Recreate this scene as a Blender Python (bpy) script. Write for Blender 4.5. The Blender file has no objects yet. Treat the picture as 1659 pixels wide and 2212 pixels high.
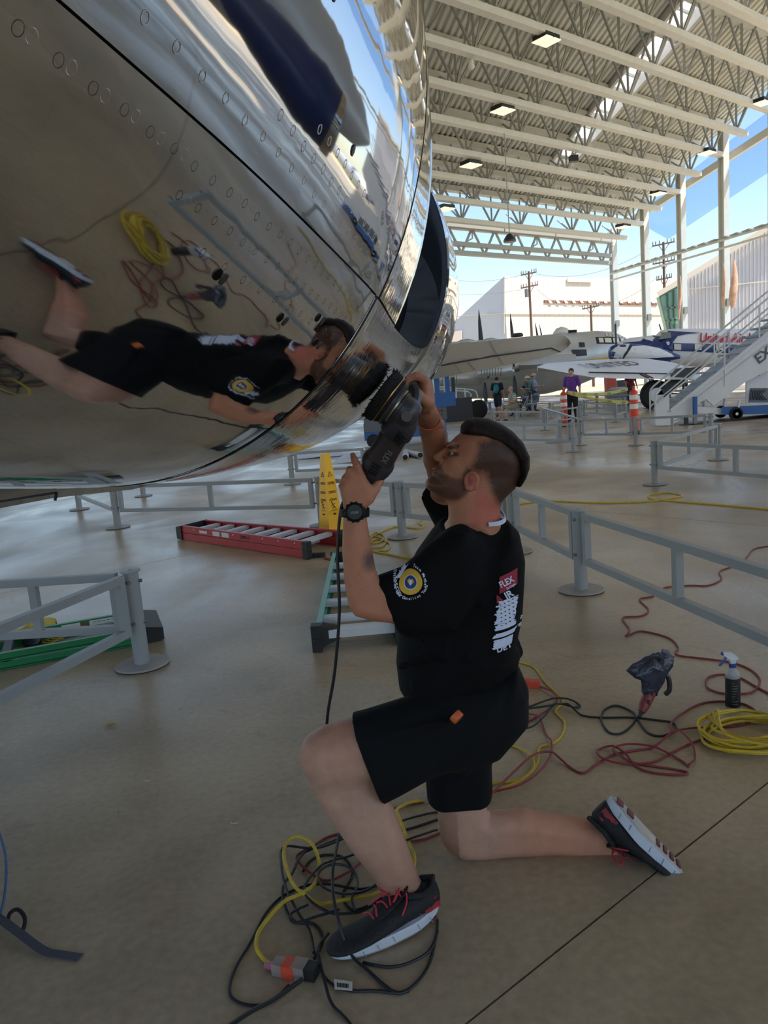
import bpy, math, random
import numpy as np
from math import sin, cos, pi, radians, sqrt, atan2
from mathutils import Vector, Matrix
from mathutils.bvhtree import BVHTree
random.seed(7)
scene = bpy.context.scene
COL = scene.collection

# ---------------- camera ----------------
FPX, PITCH, ROLL, HEIGHT = 1640.0, radians(8.95), radians(4.6), 1.5
FW = Vector((0, cos(PITCH), -sin(PITCH)))
_U0 = Vector((0, sin(PITCH), cos(PITCH))); _R0 = Vector((1, 0, 0))
UP = _U0*cos(ROLL) + _R0*sin(ROLL); RT = _R0*cos(ROLL) - _U0*sin(ROLL)
CAMP = Vector((0, 0, HEIGHT))
cam_data = bpy.data.cameras.new('camera'); cam = bpy.data.objects.new('camera', cam_data); COL.objects.link(cam)
cam.matrix_world = Matrix(((RT.x, UP.x, -FW.x, 0), (RT.y, UP.y, -FW.y, 0), (RT.z, UP.z, -FW.z, HEIGHT), (0, 0, 0, 1)))
cam_data.sensor_fit = 'HORIZONTAL'; cam_data.sensor_width = 36; cam_data.lens = 36*FPX/1659
cam_data.clip_start = 0.02; cam_data.clip_end = 2000
scene.camera = cam

# ---------------- world, sun, exposure ----------------
SUN_DIR = Vector((0.50, -0.26, 0.98)).normalized()      # towards the sun
w = bpy.data.worlds.new('world'); scene.world = w; w.use_nodes = True
nt = w.node_tree; nt.nodes.clear()
sky = nt.nodes.new('ShaderNodeTexSky'); sky.sky_type = 'NISHITA'; sky.sun_disc = False
sky.sun_elevation = math.asin(SUN_DIR.z); sky.sun_rotation = atan2(SUN_DIR.x, SUN_DIR.y)
sky.air_density = 1.0; sky.dust_density = 0.6; sky.ozone_density = 1.6; sky.altitude = 50
bg = nt.nodes.new('ShaderNodeBackground'); bg.inputs['Strength'].default_value = 0.17
wo = nt.nodes.new('ShaderNodeOutputWorld')
nt.links.new(sky.outputs[0], bg.inputs[0]); nt.links.new(bg.outputs[0], wo.inputs[0])
sl = bpy.data.lights.new('sun', 'SUN'); sl.energy = 6.0; sl.angle = radians(0.6); sl.color = (1.0, 0.93, 0.82)
so = bpy.data.objects.new('sun', sl); COL.objects.link(so); so.rotation_euler = SUN_DIR.to_track_quat('Z', 'Y').to_euler()
scene.view_settings.view_transform = 'Standard'; scene.view_settings.look = 'None'
scene.view_settings.exposure = 0.6; scene.view_settings.gamma = 1.0; scene.view_settings.use_curve_mapping = False
scene.cycles.max_bounces = 8; scene.cycles.diffuse_bounces = 4; scene.cycles.glossy_bounces = 4
scene.cycles.transparent_max_bounces = 12; scene.cycles.sample_clamp_indirect = 6

# ---------------- measuring helpers: pixel of the photograph + real depth -> world point ----------------
def ray(x, y): return FW + RT*((x-829.5)/FPX) + UP*((1106-y)/FPX)
def G(x, y, z=0.0):
    d = ray(x, y); return CAMP + d*((z-HEIGHT)/d.z)
def W(x, y, Y):
    d = ray(x, y); return CAMP + d*(Y/d.y)
def V(*a): return Vector(a)

# ---------------- materials ----------------
def S(c): return tuple((v/12.92 if v <= 0.04045 else ((v+0.055)/1.055)**2.4) for v in (x/255.0 for x in c))
MATS = {}
def mat(name, rgb, rough=0.5, metal=0.0, noise=None, bump=None, spec=0.5, alpha=None, trans=0.0, emis=None, coat=0.0, vcol=False):
    if name in MATS: return MATS[name]
    m = bpy.data.materials.new(name); m.use_nodes = True; t = m.node_tree; b = t.nodes['Principled BSDF']
    c = S(rgb)+(1,)
    b.inputs['Base Color'].default_value = c; b.inputs['Roughness'].default_value = rough
    b.inputs['Metallic'].default_value = metal; b.inputs['Specular IOR Level'].default_value = spec
    b.inputs['Coat Weight'].default_value = coat
    if trans: b.inputs['Transmission Weight'].default_value = trans; b.inputs['IOR'].default_value = 1.45
    if alpha is not None: b.inputs['Alpha'].default_value = alpha
    if emis: b.inputs['Emission Color'].default_value = S(emis[0])+(1,); b.inputs['Emission Strength'].default_value = emis[1]
    src = None
    tc = t.nodes.new('ShaderNodeTexCoord')
    if vcol:
        a = t.nodes.new('ShaderNodeVertexColor'); a.layer_name = 'col'; src = a.outputs[0]
    if noise:
        sc, amt = noise[:2]
        n = t.nodes.new('ShaderNodeTexNoise'); n.inputs['Scale'].default_value = sc; n.inputs['Detail'].default_value = 6
        t.links.new(tc.outputs['Object'], n.inputs['Vector'])
        mr = t.nodes.new('ShaderNodeMapRange'); mr.inputs[1].default_value = 0.3; mr.inputs[2].default_value = 0.7
        mr.inputs[3].default_value = 1-amt; mr.inputs[4].default_value = 1+amt
        t.links.new(n.outputs[0], mr.inputs[0])
        mx = t.nodes.new('ShaderNodeMix'); mx.data_type = 'RGBA'; mx.blend_type = 'MULTIPLY'; mx.inputs[0].default_value = 1
        if src: t.links.new(src, mx.inputs[6])
        else: mx.inputs[6].default_value = c
        t.links.new(mr.outputs[0], mx.inputs[7]); src = mx.outputs[2]
    if src: t.links.new(src, b.inputs['Base Color'])
    if bump:
        n = t.nodes.new('ShaderNodeTexNoise'); n.inputs['Scale'].default_value = bump[0]; n.inputs['Detail'].default_value = 4
        t.links.new(tc.outputs['Object'], n.inputs['Vector'])
        bp = t.nodes.new('ShaderNodeBump'); bp.inputs['Strength'].default_value = bump[1]; bp.inputs['Distance'].default_value = 0.01
        t.links.new(n.outputs[0], bp.inputs['Height']); t.links.new(bp.outputs[0], b.inputs['Normal'])
    MATS[name] = m; return m

# ---------------- mesh accumulator ----------------
LOC = {}
class MB:
    def __init__(s): s.v = []; s.f = []
    def add(s, vs, fs):
        n = len(s.v); s.v += [tuple(p) for p in vs]; s.f += [tuple(i+n for i in f) for f in fs]; return s
    def box(s, c, size, rot=None):
        hx, hy, hz = size[0]/2, size[1]/2, size[2]/2
        vs = [Vector((x*hx, y*hy, z*hz)) for x in (-1, 1) for y in (-1, 1) for z in (-1, 1)]
        if rot is not None: vs = [rot @ v for v in vs]
        c = Vector(c)
        return s.add([v+c for v in vs], [(0, 1, 3, 2), (4, 6, 7, 5), (0, 4, 5, 1), (2, 3, 7, 6), (0, 2, 6, 4), (1, 5, 7, 3)])
    def bar(s, p, q, w, h=None, up=(0, 0, 1)):     # rectangular bar p->q, w sideways, h along up
        h = h or w; p = Vector(p); q = Vector(q); d = (q-p).normalized(); u = Vector(up)
        x = d.cross(u)
        if x.length < 1e-4: x = d.cross(Vector((1, 0, 0)))
        x.normalize(); y = x.cross(d)
        vs = [e + x*(a*w/2) + y*(b*h/2) for e in (p, q) for a, b in ((-1, -1), (1, -1), (1, 1), (-1, 1))]
        return s.add(vs, [(0, 1, 2, 3), (4, 7, 6, 5), (0, 4, 5, 1), (1, 5, 6, 2), (2, 6, 7, 3), (3, 7, 4, 0)])
    def tube(s, pts, r, n=8, cap=True):
        pts = [Vector(p) for p in pts]; m = len(pts); rr = r if hasattr(r, '__len__') else [r]*m
        t0 = (pts[1]-pts[0]).normalized(); x = t0.cross(Vector((0, 0, 1)))
        if x.length < 1e-3: x = t0.cross(Vector((1, 0, 0)))
        x.normalize(); vs = []
        for i, p in enumerate(pts):
            t = (pts[min(i+1, m-1)]-pts[max(i-1, 0)])
            t = t.normalized() if t.length > 1e-9 else t0
            x = (x - t*x.dot(t)); x = x.normalized() if x.length > 1e-6 else t.orthogonal().normalized()
            y = t.cross(x)
            vs += [p + (x*cos(2*pi*k/n)+y*sin(2*pi*k/n))*rr[i] for k in range(n)]
        fs = [(i*n+k, i*n+(k+1) % n, (i+1)*n+(k+1) % n, (i+1)*n+k) for i in range(m-1) for k in range(n)]
        if cap: fs += [tuple(range(n-1, -1, -1)), tuple(range((m-1)*n, m*n))]
        return s.add(vs, fs)
    def cyl(s, p, q, r, r2=None, n=16): return s.tube([p, q], [r, r if r2 is None else r2], n)
    def loft(s, rings, closed=True, cap=True):
        n = len(rings[0]); vs = [p for r in rings for p in r]; m = len(rings); fs = []
        for i in range(m-1):
            for k in range(n if closed else n-1):
                fs.append((i*n+k, i*n+(k+1) % n, (i+1)*n+(k+1) % n, (i+1)*n+k))
        if cap and closed: fs += [tuple(range(n-1, -1, -1)), tuple(range((m-1)*n, m*n))]
        return s.add(vs, fs)
    def lathe(s, c, prof, n=24, axis=(0, 0, 1)):    # prof [(r,h)]
        a = Vector(axis).normalized(); x = a.orthogonal().normalized(); y = a.cross(x); c = Vector(c)
        return s.loft([[c + a*h + (x*cos(2*pi*k/n)+y*sin(2*pi*k/n))*max(r, 1e-4) for k in range(n)] for r, h in prof])
    def prism(s, poly, d):                            # polygon of 3-D points extruded by vector d
        d = Vector(d); n = len(poly); vs = [Vector(p) for p in poly]+[Vector(p)+d for p in poly]
        return s.add(vs, [tuple(range(n)), tuple(range(2*n-1, n-1, -1))]+[(i, i+n, (i+1) % n+n, (i+1) % n) for i in range(n)])
    def ball(s, c, r, n=12, m=8):
        r = r if hasattr(r, '__len__') else (r, r, r); c = Vector(c)
        rings = [[c+Vector((r[0]*sin(pi*i/m)*cos(2*pi*k/n), r[1]*sin(pi*i/m)*sin(2*pi*k/n), r[2]*cos(pi*i/m))) for k in range(n)] for i in range(m+1)]
        rings[0] = [c+Vector((1e-4*cos(2*pi*k/n), 1e-4*sin(2*pi*k/n), r[2])) for k in range(n)]
        rings[-1] = [c+Vector((1e-4*cos(2*pi*k/n), 1e-4*sin(2*pi*k/n), -r[2])) for k in range(n)]
        return s.loft(rings)
    def obj(s, name, m, parent=None, loc=None, smooth=35):
        L = LOC[parent.name] if parent is not None else (Vector(loc) if loc is not None else None)
        if L is None:
            a = np.array(s.v); L = Vector(((a[:, 0].min()+a[:, 0].max())/2, (a[:, 1].min()+a[:, 1].max())/2, a[:, 2].min()))
        me = bpy.data.meshes.new(name)
        me.from_pydata([(x-L.x, y-L.y, z-L.z) for x, y, z in s.v], [], s.f); me.update()
        return finish(me, name, m, parent, L, smooth)
def finish(me, name, m, parent, L, smooth):
    if m: me.materials.append(m)
    if smooth:
        me.shade_smooth()
        if smooth < 180: me.set_sharp_from_angle(angle=radians(smooth))
    o = bpy.data.objects.new(name, me); COL.objects.link(o)
    if parent is not None: o.parent = parent
    else: o.location = L
    LOC[o.name] = Vector(L); return o
def tag(o, label=None, cat=None, group=None, kind=None):
    if label: o['label'] = label
    if cat: o['category'] = cat
    if group: o['group'] = group
    if kind: o['kind'] = kind
    return o
def thing(name, label, cat, loc, group=None):
    o = bpy.data.objects.new(name, None); COL.objects.link(o); o.location = loc; o.empty_display_size = 0.1
    LOC[o.name] = Vector(loc); return tag(o, label, cat, group)
def dup(root, loc, rz=0.0, label=None, group=None, scale=None):
    r = root.copy(); COL.objects.link(r); r.location = loc; r.rotation_euler = (0, 0, rz)
    if scale: r.scale = scale
    if label: r['label'] = label
    if group: r['group'] = group
    for ch in list(root.children):
        c = ch.copy(); COL.objects.link(c); c.parent = r
        for g2 in ch.children:
            d = g2.copy(); COL.objects.link(d); d.parent = c
    return r
def spline(pts, n=8, closed=False):                    # Catmull-Rom
    P = [Vector(p) for p in pts]; out = []; m = len(P)
    for i in range(m if closed else m-1):
        a, b, c, d = (P[(i-1) % m], P[i], P[(i+1) % m], P[(i+2) % m]) if closed else (P[max(i-1, 0)], P[i], P[i+1], P[min(i+2, m-1)])
        for k in range(n):
            t = k/n; out.append(((b*2)+(c-a)*t+(a*2-b*5+c*4-d)*t*t+(b*3-a-c*3+d)*t**3)*0.5)
    out.append(P[0].copy() if closed else P[-1]); return out
def text_verts(s, size=1.0, bold=0.0, shear=0.0, align='LEFT'):
    cu = bpy.data.curves.new('t', 'FONT'); cu.body = s; cu.size = size; cu.offset = bold*size; cu.shear = shear; cu.align_x = align; cu.resolution_u = 3
    o = bpy.data.objects.new('t', cu); COL.objects.link(o)
    me = bpy.data.meshes.new_from_object(o.evaluated_get(bpy.context.evaluated_depsgraph_get()))
    me.calc_loop_triangles(); vs = [v.co.copy() for v in me.vertices]; fs = [tuple(p.vertices) for p in me.loop_triangles]
    bpy.data.objects.remove(o); bpy.data.curves.remove(cu); bpy.data.meshes.remove(me)
    return vs, fs
def add_text(mb, s, org, u, v, size, bold=0.0, shear=0.0, align='LEFT', wsc=1.0):
    vs, fs = text_verts(s, size, bold, shear, align); u = Vector(u).normalized(); v = Vector(v).normalized(); org = Vector(org)
    return mb.add([org+u*(p.x*wsc)+v*p.y for p in vs], fs)

# ---------------- signed-distance modelling (bodies, cloth, hands) ----------------
def smin(a, b, k):
    h = np.clip(0.5+0.5*(b-a)/k, 0, 1); return b*(1-h)+a*h-k*h*(1-h)
class SDF:
    def __init__(s, lo, hi, vox):
        s.lo = np.array(lo, float); s.vox = vox; s.n = np.ceil((np.array(hi)-s.lo)/vox).astype(int)+1
        s.ax = [s.lo[i]+np.arange(s.n[i])*vox for i in range(3)]
        s.D = np.full(tuple(s.n), 0.5, np.float32)
    def sub(s, lo, hi, m):
        sl = []
        for i in range(3):
            a = int(max(0, np.floor((lo[i]-m-s.lo[i])/s.vox))); b = int(min(s.n[i], np.ceil((hi[i]+m-s.lo[i])/s.vox)+1))
            if b <= a: return None
            sl.append(slice(a, b))
        return tuple(sl)
    def put(s, lo, hi, fn, k, op='u'):
        q = s.sub(lo, hi, max(k*1.5, s.vox*3)+0.01)
        if q is None: return
        X = s.ax[0][q[0]][:, None, None]; Y = s.ax[1][q[1]][None, :, None]; Z = s.ax[2][q[2]][None, None, :]
        d = fn(X, Y, Z).astype(np.float32)
        if op == 'u': s.D[q] = smin(s.D[q], d, k)
        elif op == 's': s.D[q] = -smin(-s.D[q], d, k)
    def cone(s, a, b, ra, rb, k=0.012, op='u'):
        a = np.array(a, float); b = np.array(b, float); ba = b-a; L2 = float(ba@ba)+1e-9; r = max(ra, rb)
        def fn(X, Y, Z):
            t = np.clip(((X-a[0])*ba[0]+(Y-a[1])*ba[1]+(Z-a[2])*ba[2])/L2, 0, 1)
            return np.sqrt((X-a[0]-t*ba[0])**2+(Y-a[1]-t*ba[1])**2+(Z-a[2]-t*ba[2])**2)-(ra+(rb-ra)*t)
        s.put(np.minimum(a, b)-r, np.maximum(a, b)+r, fn, k, op); return s
    def chain(s, pts, rs, k=0.012, op='u'):
        for i in range(len(pts)-1): s.cone(pts[i], pts[i+1], rs[i], rs[i+1], k, op)
        return s
    def ell(s, c, r, k=0.012, rot=None, op='u'):
        c = np.array(c, float); r = np.array(r, float); R = np.eye(3) if rot is None else np.array(rot)
        def fn(X, Y, Z):
            x, y, z = X-c[0], Y-c[1], Z-c[2]
            p = [R[0][i]*x+R[1][i]*y+R[2][i]*z for i in range(3)]
            k0 = np.sqrt(sum((p[i]/r[i])**2 for i in range(3))); k1 = np.sqrt(sum((p[i]/r[i]**2)**2 for i in range(3)))+1e-9
            return k0*(k0-1)/k1
        m = r.max(); s.put(c-m, c+m, fn, k, op); return s
    def pillow(s, poly, y0, Wd, R, k=0.012, op='u', yfun=None):
        # profile polygon (x,z) inflated sideways to half width Wd with rounding radius R; yfun(x,z)->centre y
        P = np.array(poly, float); lo = P.min(0); hi = P.max(0)
        def fn(X, Y, Z):
            x = X[:, :, 0]; z = Z[:, 0, :]; x, z = np.broadcast_arrays(x, z)
            d = np.full(x.shape, 1e9); ins = np.zeros(x.shape, bool); n = len(P)
            for i in range(n):
                a, b = P[i], P[(i+1) % n]; e = b-a; wx, wz = x-a[0], z-a[1]
                t = np.clip((wx*e[0]+wz*e[1])/(e@e+1e-12), 0, 1)
                d = np.minimum(d, (wx-e[0]*t)**2+(wz-e[1]*t)**2)
                c = ((a[1] <= z) & (b[1] > z)) | ((a[1] > z) & (b[1] <= z))
                if abs(e[1]) > 1e-12: ins ^= c & (x < a[0]+(z-a[1])*e[0]/e[1])
            din = np.where(ins, np.sqrt(d), -np.sqrt(d))
            q = np.maximum(R-din, 0)/R
            yc = y0 if yfun is None else yfun(x, z)
            ww = Wd if not callable(Wd) else Wd(x, z)
            yy = (Y-(yc if np.isscalar(yc) else yc[:, None, :]))/(ww if np.isscalar(ww) else ww[:, None, :])
            return (np.sqrt(q[:, None, :]**2+yy**2)-1)*min(R, Wd if not callable(Wd) else R)
        wm = Wd if not callable(Wd) else 0.25
        s.put((lo[0], y0-wm-0.15, lo[1]), (hi[0], y0+wm+0.15, hi[1]), fn, k, op); return s
    def cut(s, p, n, rad):                             # remove what lies beyond the plane (p, n) within rad of p
        n = np.array(n, float); n /= np.linalg.norm(n); p = np.array(p, float)
        def fn(X, Y, Z):
            h = (X-p[0])*n[0]+(Y-p[1])*n[1]+(Z-p[2])*n[2]
            return -np.maximum(-h, np.sqrt((X-p[0])**2+(Y-p[1])**2+(Z-p[2])**2)-rad)
        q = s.sub(p-rad, p+rad, 0.01); X = s.ax[0][q[0]][:, None, None]; Y = s.ax[1][q[1]][None, :, None]; Z = s.ax[2][q[2]][None, None, :]
        s.D[q] = np.maximum(s.D[q], fn(X, Y, Z).astype(np.float32)); return s
    def plane(s, p, n, k=0.004):                       # keep the side where (x-p).n < 0
        n = np.array(n, float); n /= np.linalg.norm(n); p = np.array(p, float)
        d = (s.ax[0][:, None, None]-p[0])*n[0]+(s.ax[1][None, :, None]-p[1])*n[1]+(s.ax[2][None, None, :]-p[2])*n[2]
        s.D = np.maximum(s.D, d.astype(np.float32)); return s
    def mesh(s):
        D = s.D; D[0] = D[-1] = 0.1; D[:, 0] = D[:, -1] = 0.1; D[:, :, 0] = D[:, :, -1] = 0.1
        I = D < 0; nx, ny, nz = D.shape
        c = I[:-1, :-1, :-1].astype(np.int8)
        for dx, dy, dz in ((0,0,1),(0,1,0),(0,1,1),(1,0,0),(1,0,1),(1,1,0),(1,1,1)):
            c = c+I[dx:nx-1+dx, dy:ny-1+dy, dz:nz-1+dz]
        cells = np.argwhere((c > 0) & (c < 8)); idx = -np.ones(c.shape, np.int32); idx[tuple(cells.T)] = np.arange(len(cells))
        acc = np.zeros((len(cells), 3)); cnt = np.zeros(len(cells))
        corners = [(a, b, e) for a in (0, 1) for b in (0, 1) for e in (0, 1)]
        vals = {k2: D[cells[:, 0]+k2[0], cells[:, 1]+k2[1], cells[:, 2]+k2[2]] for k2 in corners}
        for k2 in corners:
            for ax in range(3):
                if k2[ax] == 0:
                    j = list(k2); j[ax] = 1; a = vals[k2]; b = vals[tuple(j)]; m = (a < 0) != (b < 0)
                    t = np.where(m, a/(a-b+1e-12), 0); p = np.zeros((len(cells), 3)); p[:] = k2; p[:, ax] = t
                    acc[m] += p[m]; cnt[m] += 1
        V3 = s.lo+(cells+acc/cnt[:, None])*s.vox; F = []
        for ax in range(3):
            sa = [slice(None)]*3; sb = [slice(None)]*3; sa[ax] = slice(0, -1); sb[ax] = slice(1, None)
            A = I[tuple(sa)]; B = I[tuple(sb)]; e = np.argwhere(A != B)
            o1, o2 = [i for i in range(3) if i != ax]
            e = e[(e[:, o1] > 0) & (e[:, o2] > 0) & (e[:, o1] < D.shape[o1]-1) & (e[:, o2] < D.shape[o2]-1)]
            fl = A[tuple(e.T)]
            def q(d1, d2):
                t = e.copy(); t[:, o1] -= d1; t[:, o2] -= d2; return idx[tuple(t.T)]
            quad = np.stack([q(1, 1), q(0, 1), q(0, 0), q(1, 0)], 1)
            if ax == 1: fl = ~fl
            quad[~fl] = quad[~fl][:, ::-1]; F.append(quad)
        return V3, np.concatenate(F)
def np_obj(Vn, Fn, name, m, parent, smooth=180, colors=None, relax=0):
    me = bpy.data.meshes.new(name); L = LOC[parent.name] if parent is not None else Vector(Vn.mean(0))
    if relax:
        E = np.concatenate([Fn[:, [0, 1]], Fn[:, [1, 2]], Fn[:, [2, 3]], Fn[:, [3, 0]]])
        for _ in range(relax):
            a = np.zeros_like(Vn); c = np.zeros(len(Vn)); np.add.at(a, E[:, 0], Vn[E[:, 1]]); np.add.at(a, E[:, 1], Vn[E[:, 0]])
            np.add.at(c, E[:, 0], 1); np.add.at(c, E[:, 1], 1); Vn = Vn*0.5+0.5*a/np.maximum(c, 1)[:, None]
    P = (Vn-np.array(L)).astype(np.float32)
    me.vertices.add(len(P)); me.vertices.foreach_set('co', P.ravel())
    me.loops.add(Fn.size); me.loops.foreach_set('vertex_index', Fn.astype(np.int32).ravel())
    me.polygons.add(len(Fn)); me.polygons.foreach_set('loop_start', np.arange(0, Fn.size, 4, dtype=np.int32))
    me.update(calc_edges=True); me.validate()
    if colors is not None:
        at = me.color_attributes.new('col', 'FLOAT_COLOR', 'POINT'); at.data.foreach_set('color', colors.astype(np.float32).ravel())
    return finish(me, name, m, parent, L, smooth), Vn, Fn
# ================= SETTING =================
def floor_mat():
    m = bpy.data.materials.new('polished_concrete'); m.use_nodes = True; t = m.node_tree; b = t.nodes['Principled BSDF']
    tc = t.nodes.new('ShaderNodeTexCoord')
    def noise(scale, det=8, sx=(1, 1, 1), dist=0.0):
        mp = t.nodes.new('ShaderNodeMapping'); mp.inputs['Scale'].default_value = sx; t.links.new(tc.outputs['Object'], mp.inputs[0])
        n = t.nodes.new('ShaderNodeTexNoise'); n.inputs['Scale'].default_value = scale; n.inputs['Detail'].default_value = det; n.inputs['Distortion'].default_value = dist
        t.links.new(mp.outputs[0], n.inputs['Vector']); return n.outputs[0]
    def ramp(src, a, b2, c1, c2):
        r = t.nodes.new('ShaderNodeValToRGB'); r.color_ramp.elements[0].position = a; r.color_ramp.elements[1].position = b2
        r.color_ramp.elements[0].color = c1; r.color_ramp.elements[1].color = c2; t.links.new(src, r.inputs[0]); return r.outputs[0]
    c1 = ramp(noise(0.9, 10, dist=0.6), 0.32, 0.68, S((164, 148, 123))+(1,), S((196, 180, 153))+(1,))
    c2 = ramp(noise(34, 6), 0.3, 0.7, (0.84, 0.84, 0.85, 1), (1.06, 1.05, 1.04, 1))
    c3 = ramp(noise(3.2, 12, dist=1.2), 0.60, 0.80, (1, 1, 1, 1), (0.76, 0.72, 0.68, 1))
    def mul(a, b2):
        x = t.nodes.new('ShaderNodeMix'); x.data_type = 'RGBA'; x.blend_type = 'MULTIPLY'; x.inputs[0].default_value = 1
        t.links.new(a, x.inputs[6]); t.links.new(b2, x.inputs[7]); return x.outputs[2]
    c4 = ramp(noise(0.35, 5, (1, 2.2, 1), 1.5), 0.38, 0.62, (0.86, 0.85, 0.84, 1), (1.06, 1.06, 1.05, 1))
    t.links.new(mul(mul(mul(c1, c2), c3), c4), b.inputs['Base Color'])
    rr = t.nodes.new('ShaderNodeMapRange'); rr.inputs[1].default_value = 0.35; rr.inputs[2].default_value = 0.65; rr.inputs[3].default_value = 0.25; rr.inputs[4].default_value = 0.5
    t.links.new(noise(0.55, 6, (1, 0.5, 1), 0.8), rr.inputs[0]); t.links.new(rr.outputs[0], b.inputs['Roughness'])
    bp = t.nodes.new('ShaderNodeBump'); bp.inputs['Strength'].default_value = 0.32; bp.inputs['Distance'].default_value = 0.01
    t.links.new(noise(1.3, 3, dist=0.4), bp.inputs['Height']); t.links.new(bp.outputs[0], b.inputs['Normal'])
    return m
FM = floor_mat()
DARKJ = mat('joint_filler', (62, 54, 46), 0.8)
# floor slab panels separated by recessed saw-cut joints
jA, jB = G(1020, 2200), G(1659, 1690)                  # the joint in the foreground
jd = (jB-jA); jd.z = 0; jd.normalize(); jn = Vector((-jd.y, jd.x, 0))
def clip_poly(poly, p, n, keep=1):
    out = []
    for i in range(len(poly)):
        a, b = poly[i], poly[(i+1) % len(poly)]; da = (a-p).dot(n)*keep; db = (b-p).dot(n)*keep
        if da >= 0: out.append(a)
        if (da >= 0) != (db >= 0): out.append(a+(b-a)*(da/(da-db)))
    return out
fl = MB().prism([V(-140, -120, -0.05), V(140, -120, -0.05), V(140, 200, -0.05), V(-140, 200, -0.05)], (0, 0, -0.1))
floor_o = tag(fl.obj('floor', DARKJ, loc=(0, 0, 0), smooth=0), kind='structure')
oA, oB = jA.dot(jn), jA.dot(jd)
cross0 = G(1450, 1119).dot(jd)                          # the cross joint beyond the right barrier
SP, SPB = 6.15, 12.3
for i in range(-8, 18):
    for j in range(-9, 13):
        a0, a1 = oA+i*SP+0.004, oA+(i+1)*SP-0.004; b0, b1 = cross0+j*SPB+0.004, cross0+(j+1)*SPB-0.004
        P = [jn*a0+jd*b0, jn*a0+jd*b1, jn*a1+jd*b1, jn*a1+jd*b0]
        cx = (P[0]+P[2])/2
        if cx.y > 72 or cx.y < -30 or abs(cx.x) > 48: continue
        MB().prism([p+V(0, 0, -0.02) for p in P], (0, 0, 0.02)).obj('floor_slab', FM, floor_o, smooth=0)
rest = MB()
for x0, y0, x1, y1 in ((-140, 60, 140, 200), (-140, -120, 140, -34), (-140, -34, -42, 60), (42, -34, 140, 60)):
    rest.prism([V(x0, y0, -0.045), V(x1, y0, -0.045), V(x1, y1, -0.045), V(x0, y1, -0.045)], (0, 0, 0.01))
o = rest.obj('outdoor_ground', mat('sunlit_asphalt', (196, 178, 140), 0.9, noise=(0.3, 0.12)), floor_o, smooth=0)

# ---- roof: inclined deck on parallel trusses, open right side on columns ----
WHITE = mat('roof_white_paint', (212, 212, 206), 0.45, noise=(3, 0.04))
WHITE2 = mat('truss_grey_paint', (160, 162, 158), 0.5)
DECK = mat('roof_deck_paint', (228, 228, 220), 0.55, noise=(0.4, 0.05))
T = ray(2920, 660); T.z = 0; T.normalize()
DV = ray(355, 892); DV.z = 0; DV.normalize()
P1 = W(1563, 389, 55.0); P1.z = 0
DEP1 = (P1-CAMP).dot(FW)+0.0
DS = 0.0798*55.0/DV.y                                   # column spacing along DV
def _zat(px, py):
    d = ray(px, py); den = d.x*DV.y-d.y*DV.x; k = (P1.x*DV.y-P1.y*DV.x)/den; p = CAMP+d*k; return (p.x-P1.x)*DV.x+(p.y-P1.y)*DV.y, p.z
_s1, _z1 = _zat(1563, 336); _s3, _z3 = _zat(1389, 487); ZS = (_z1-_z3)/(_s3-_s1)
def zch(s): return _z1-ZS*(s-_s1) if s > -40 else _z1+ZS*(40+_s1)
TD = 2.0
def rp(t, s, dz=0.0): return P1+T*t+DV*s+V(0, 0, zch(s)+dz)
trusses = []
NPAN = 26; PW = 3.0
tw_bot = MB()
def truss(s, name, label, colend):
    r = thing(name, label, 'truss', rp(0, s), 'roof trusses')
    L = -NPAN*PW; e = -0.3
    MB().bar(rp(e, s), rp(L, s), 0.42, 0.3).obj('bottom_chord', WHITE, r, smooth=0)
    MB().bar(rp(e, s, TD), rp(L, s, TD), 0.5, 0.34).obj('top_chord', WHITE, r, smooth=0)
    for i in range(NPAN):
        a = -i*PW; m2 = a-PW/2
        for p, q in ((rp(a, s, TD), rp(m2, s)), (rp(m2, s), rp(a-PW, s, TD)), (rp(m2, s), rp(m2, s, TD))):
            MB().bar(p, q, 0.1, 0.1).obj('web_bar', WHITE2, r, smooth=0)
        if i % 2 == 0:
            for dsn in (-1, 1):
                MB().bar(rp(m2, s), rp(m2, s+dsn*DS*0.48, TD), 0.09, 0.09).obj('sway_brace', WHITE2, r, smooth=0)
    return r
for k in range(-16, 6):
    s = k*DS/2
    truss(s, 'roof_truss', 'white steel roof truss, %s counted from the open end of the roof' % (['first', 'second', 'third', 'fourth', 'fifth', 'sixth', 'seventh', 'eighth', 'ninth', 'tenth', 'eleventh', 'twelfth', 'thirteenth', 'fourteenth', 'fifteenth', 'sixteenth', 'seventeenth', 'eighteenth', 'nineteenth', 'twentieth', 'twenty-first', 'twenty-second', 'twenty-third'][5-k]), False)
# deck: corrugated sheet either side of a skylight slot
sk = None
d = ray(1352, 170)
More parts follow.
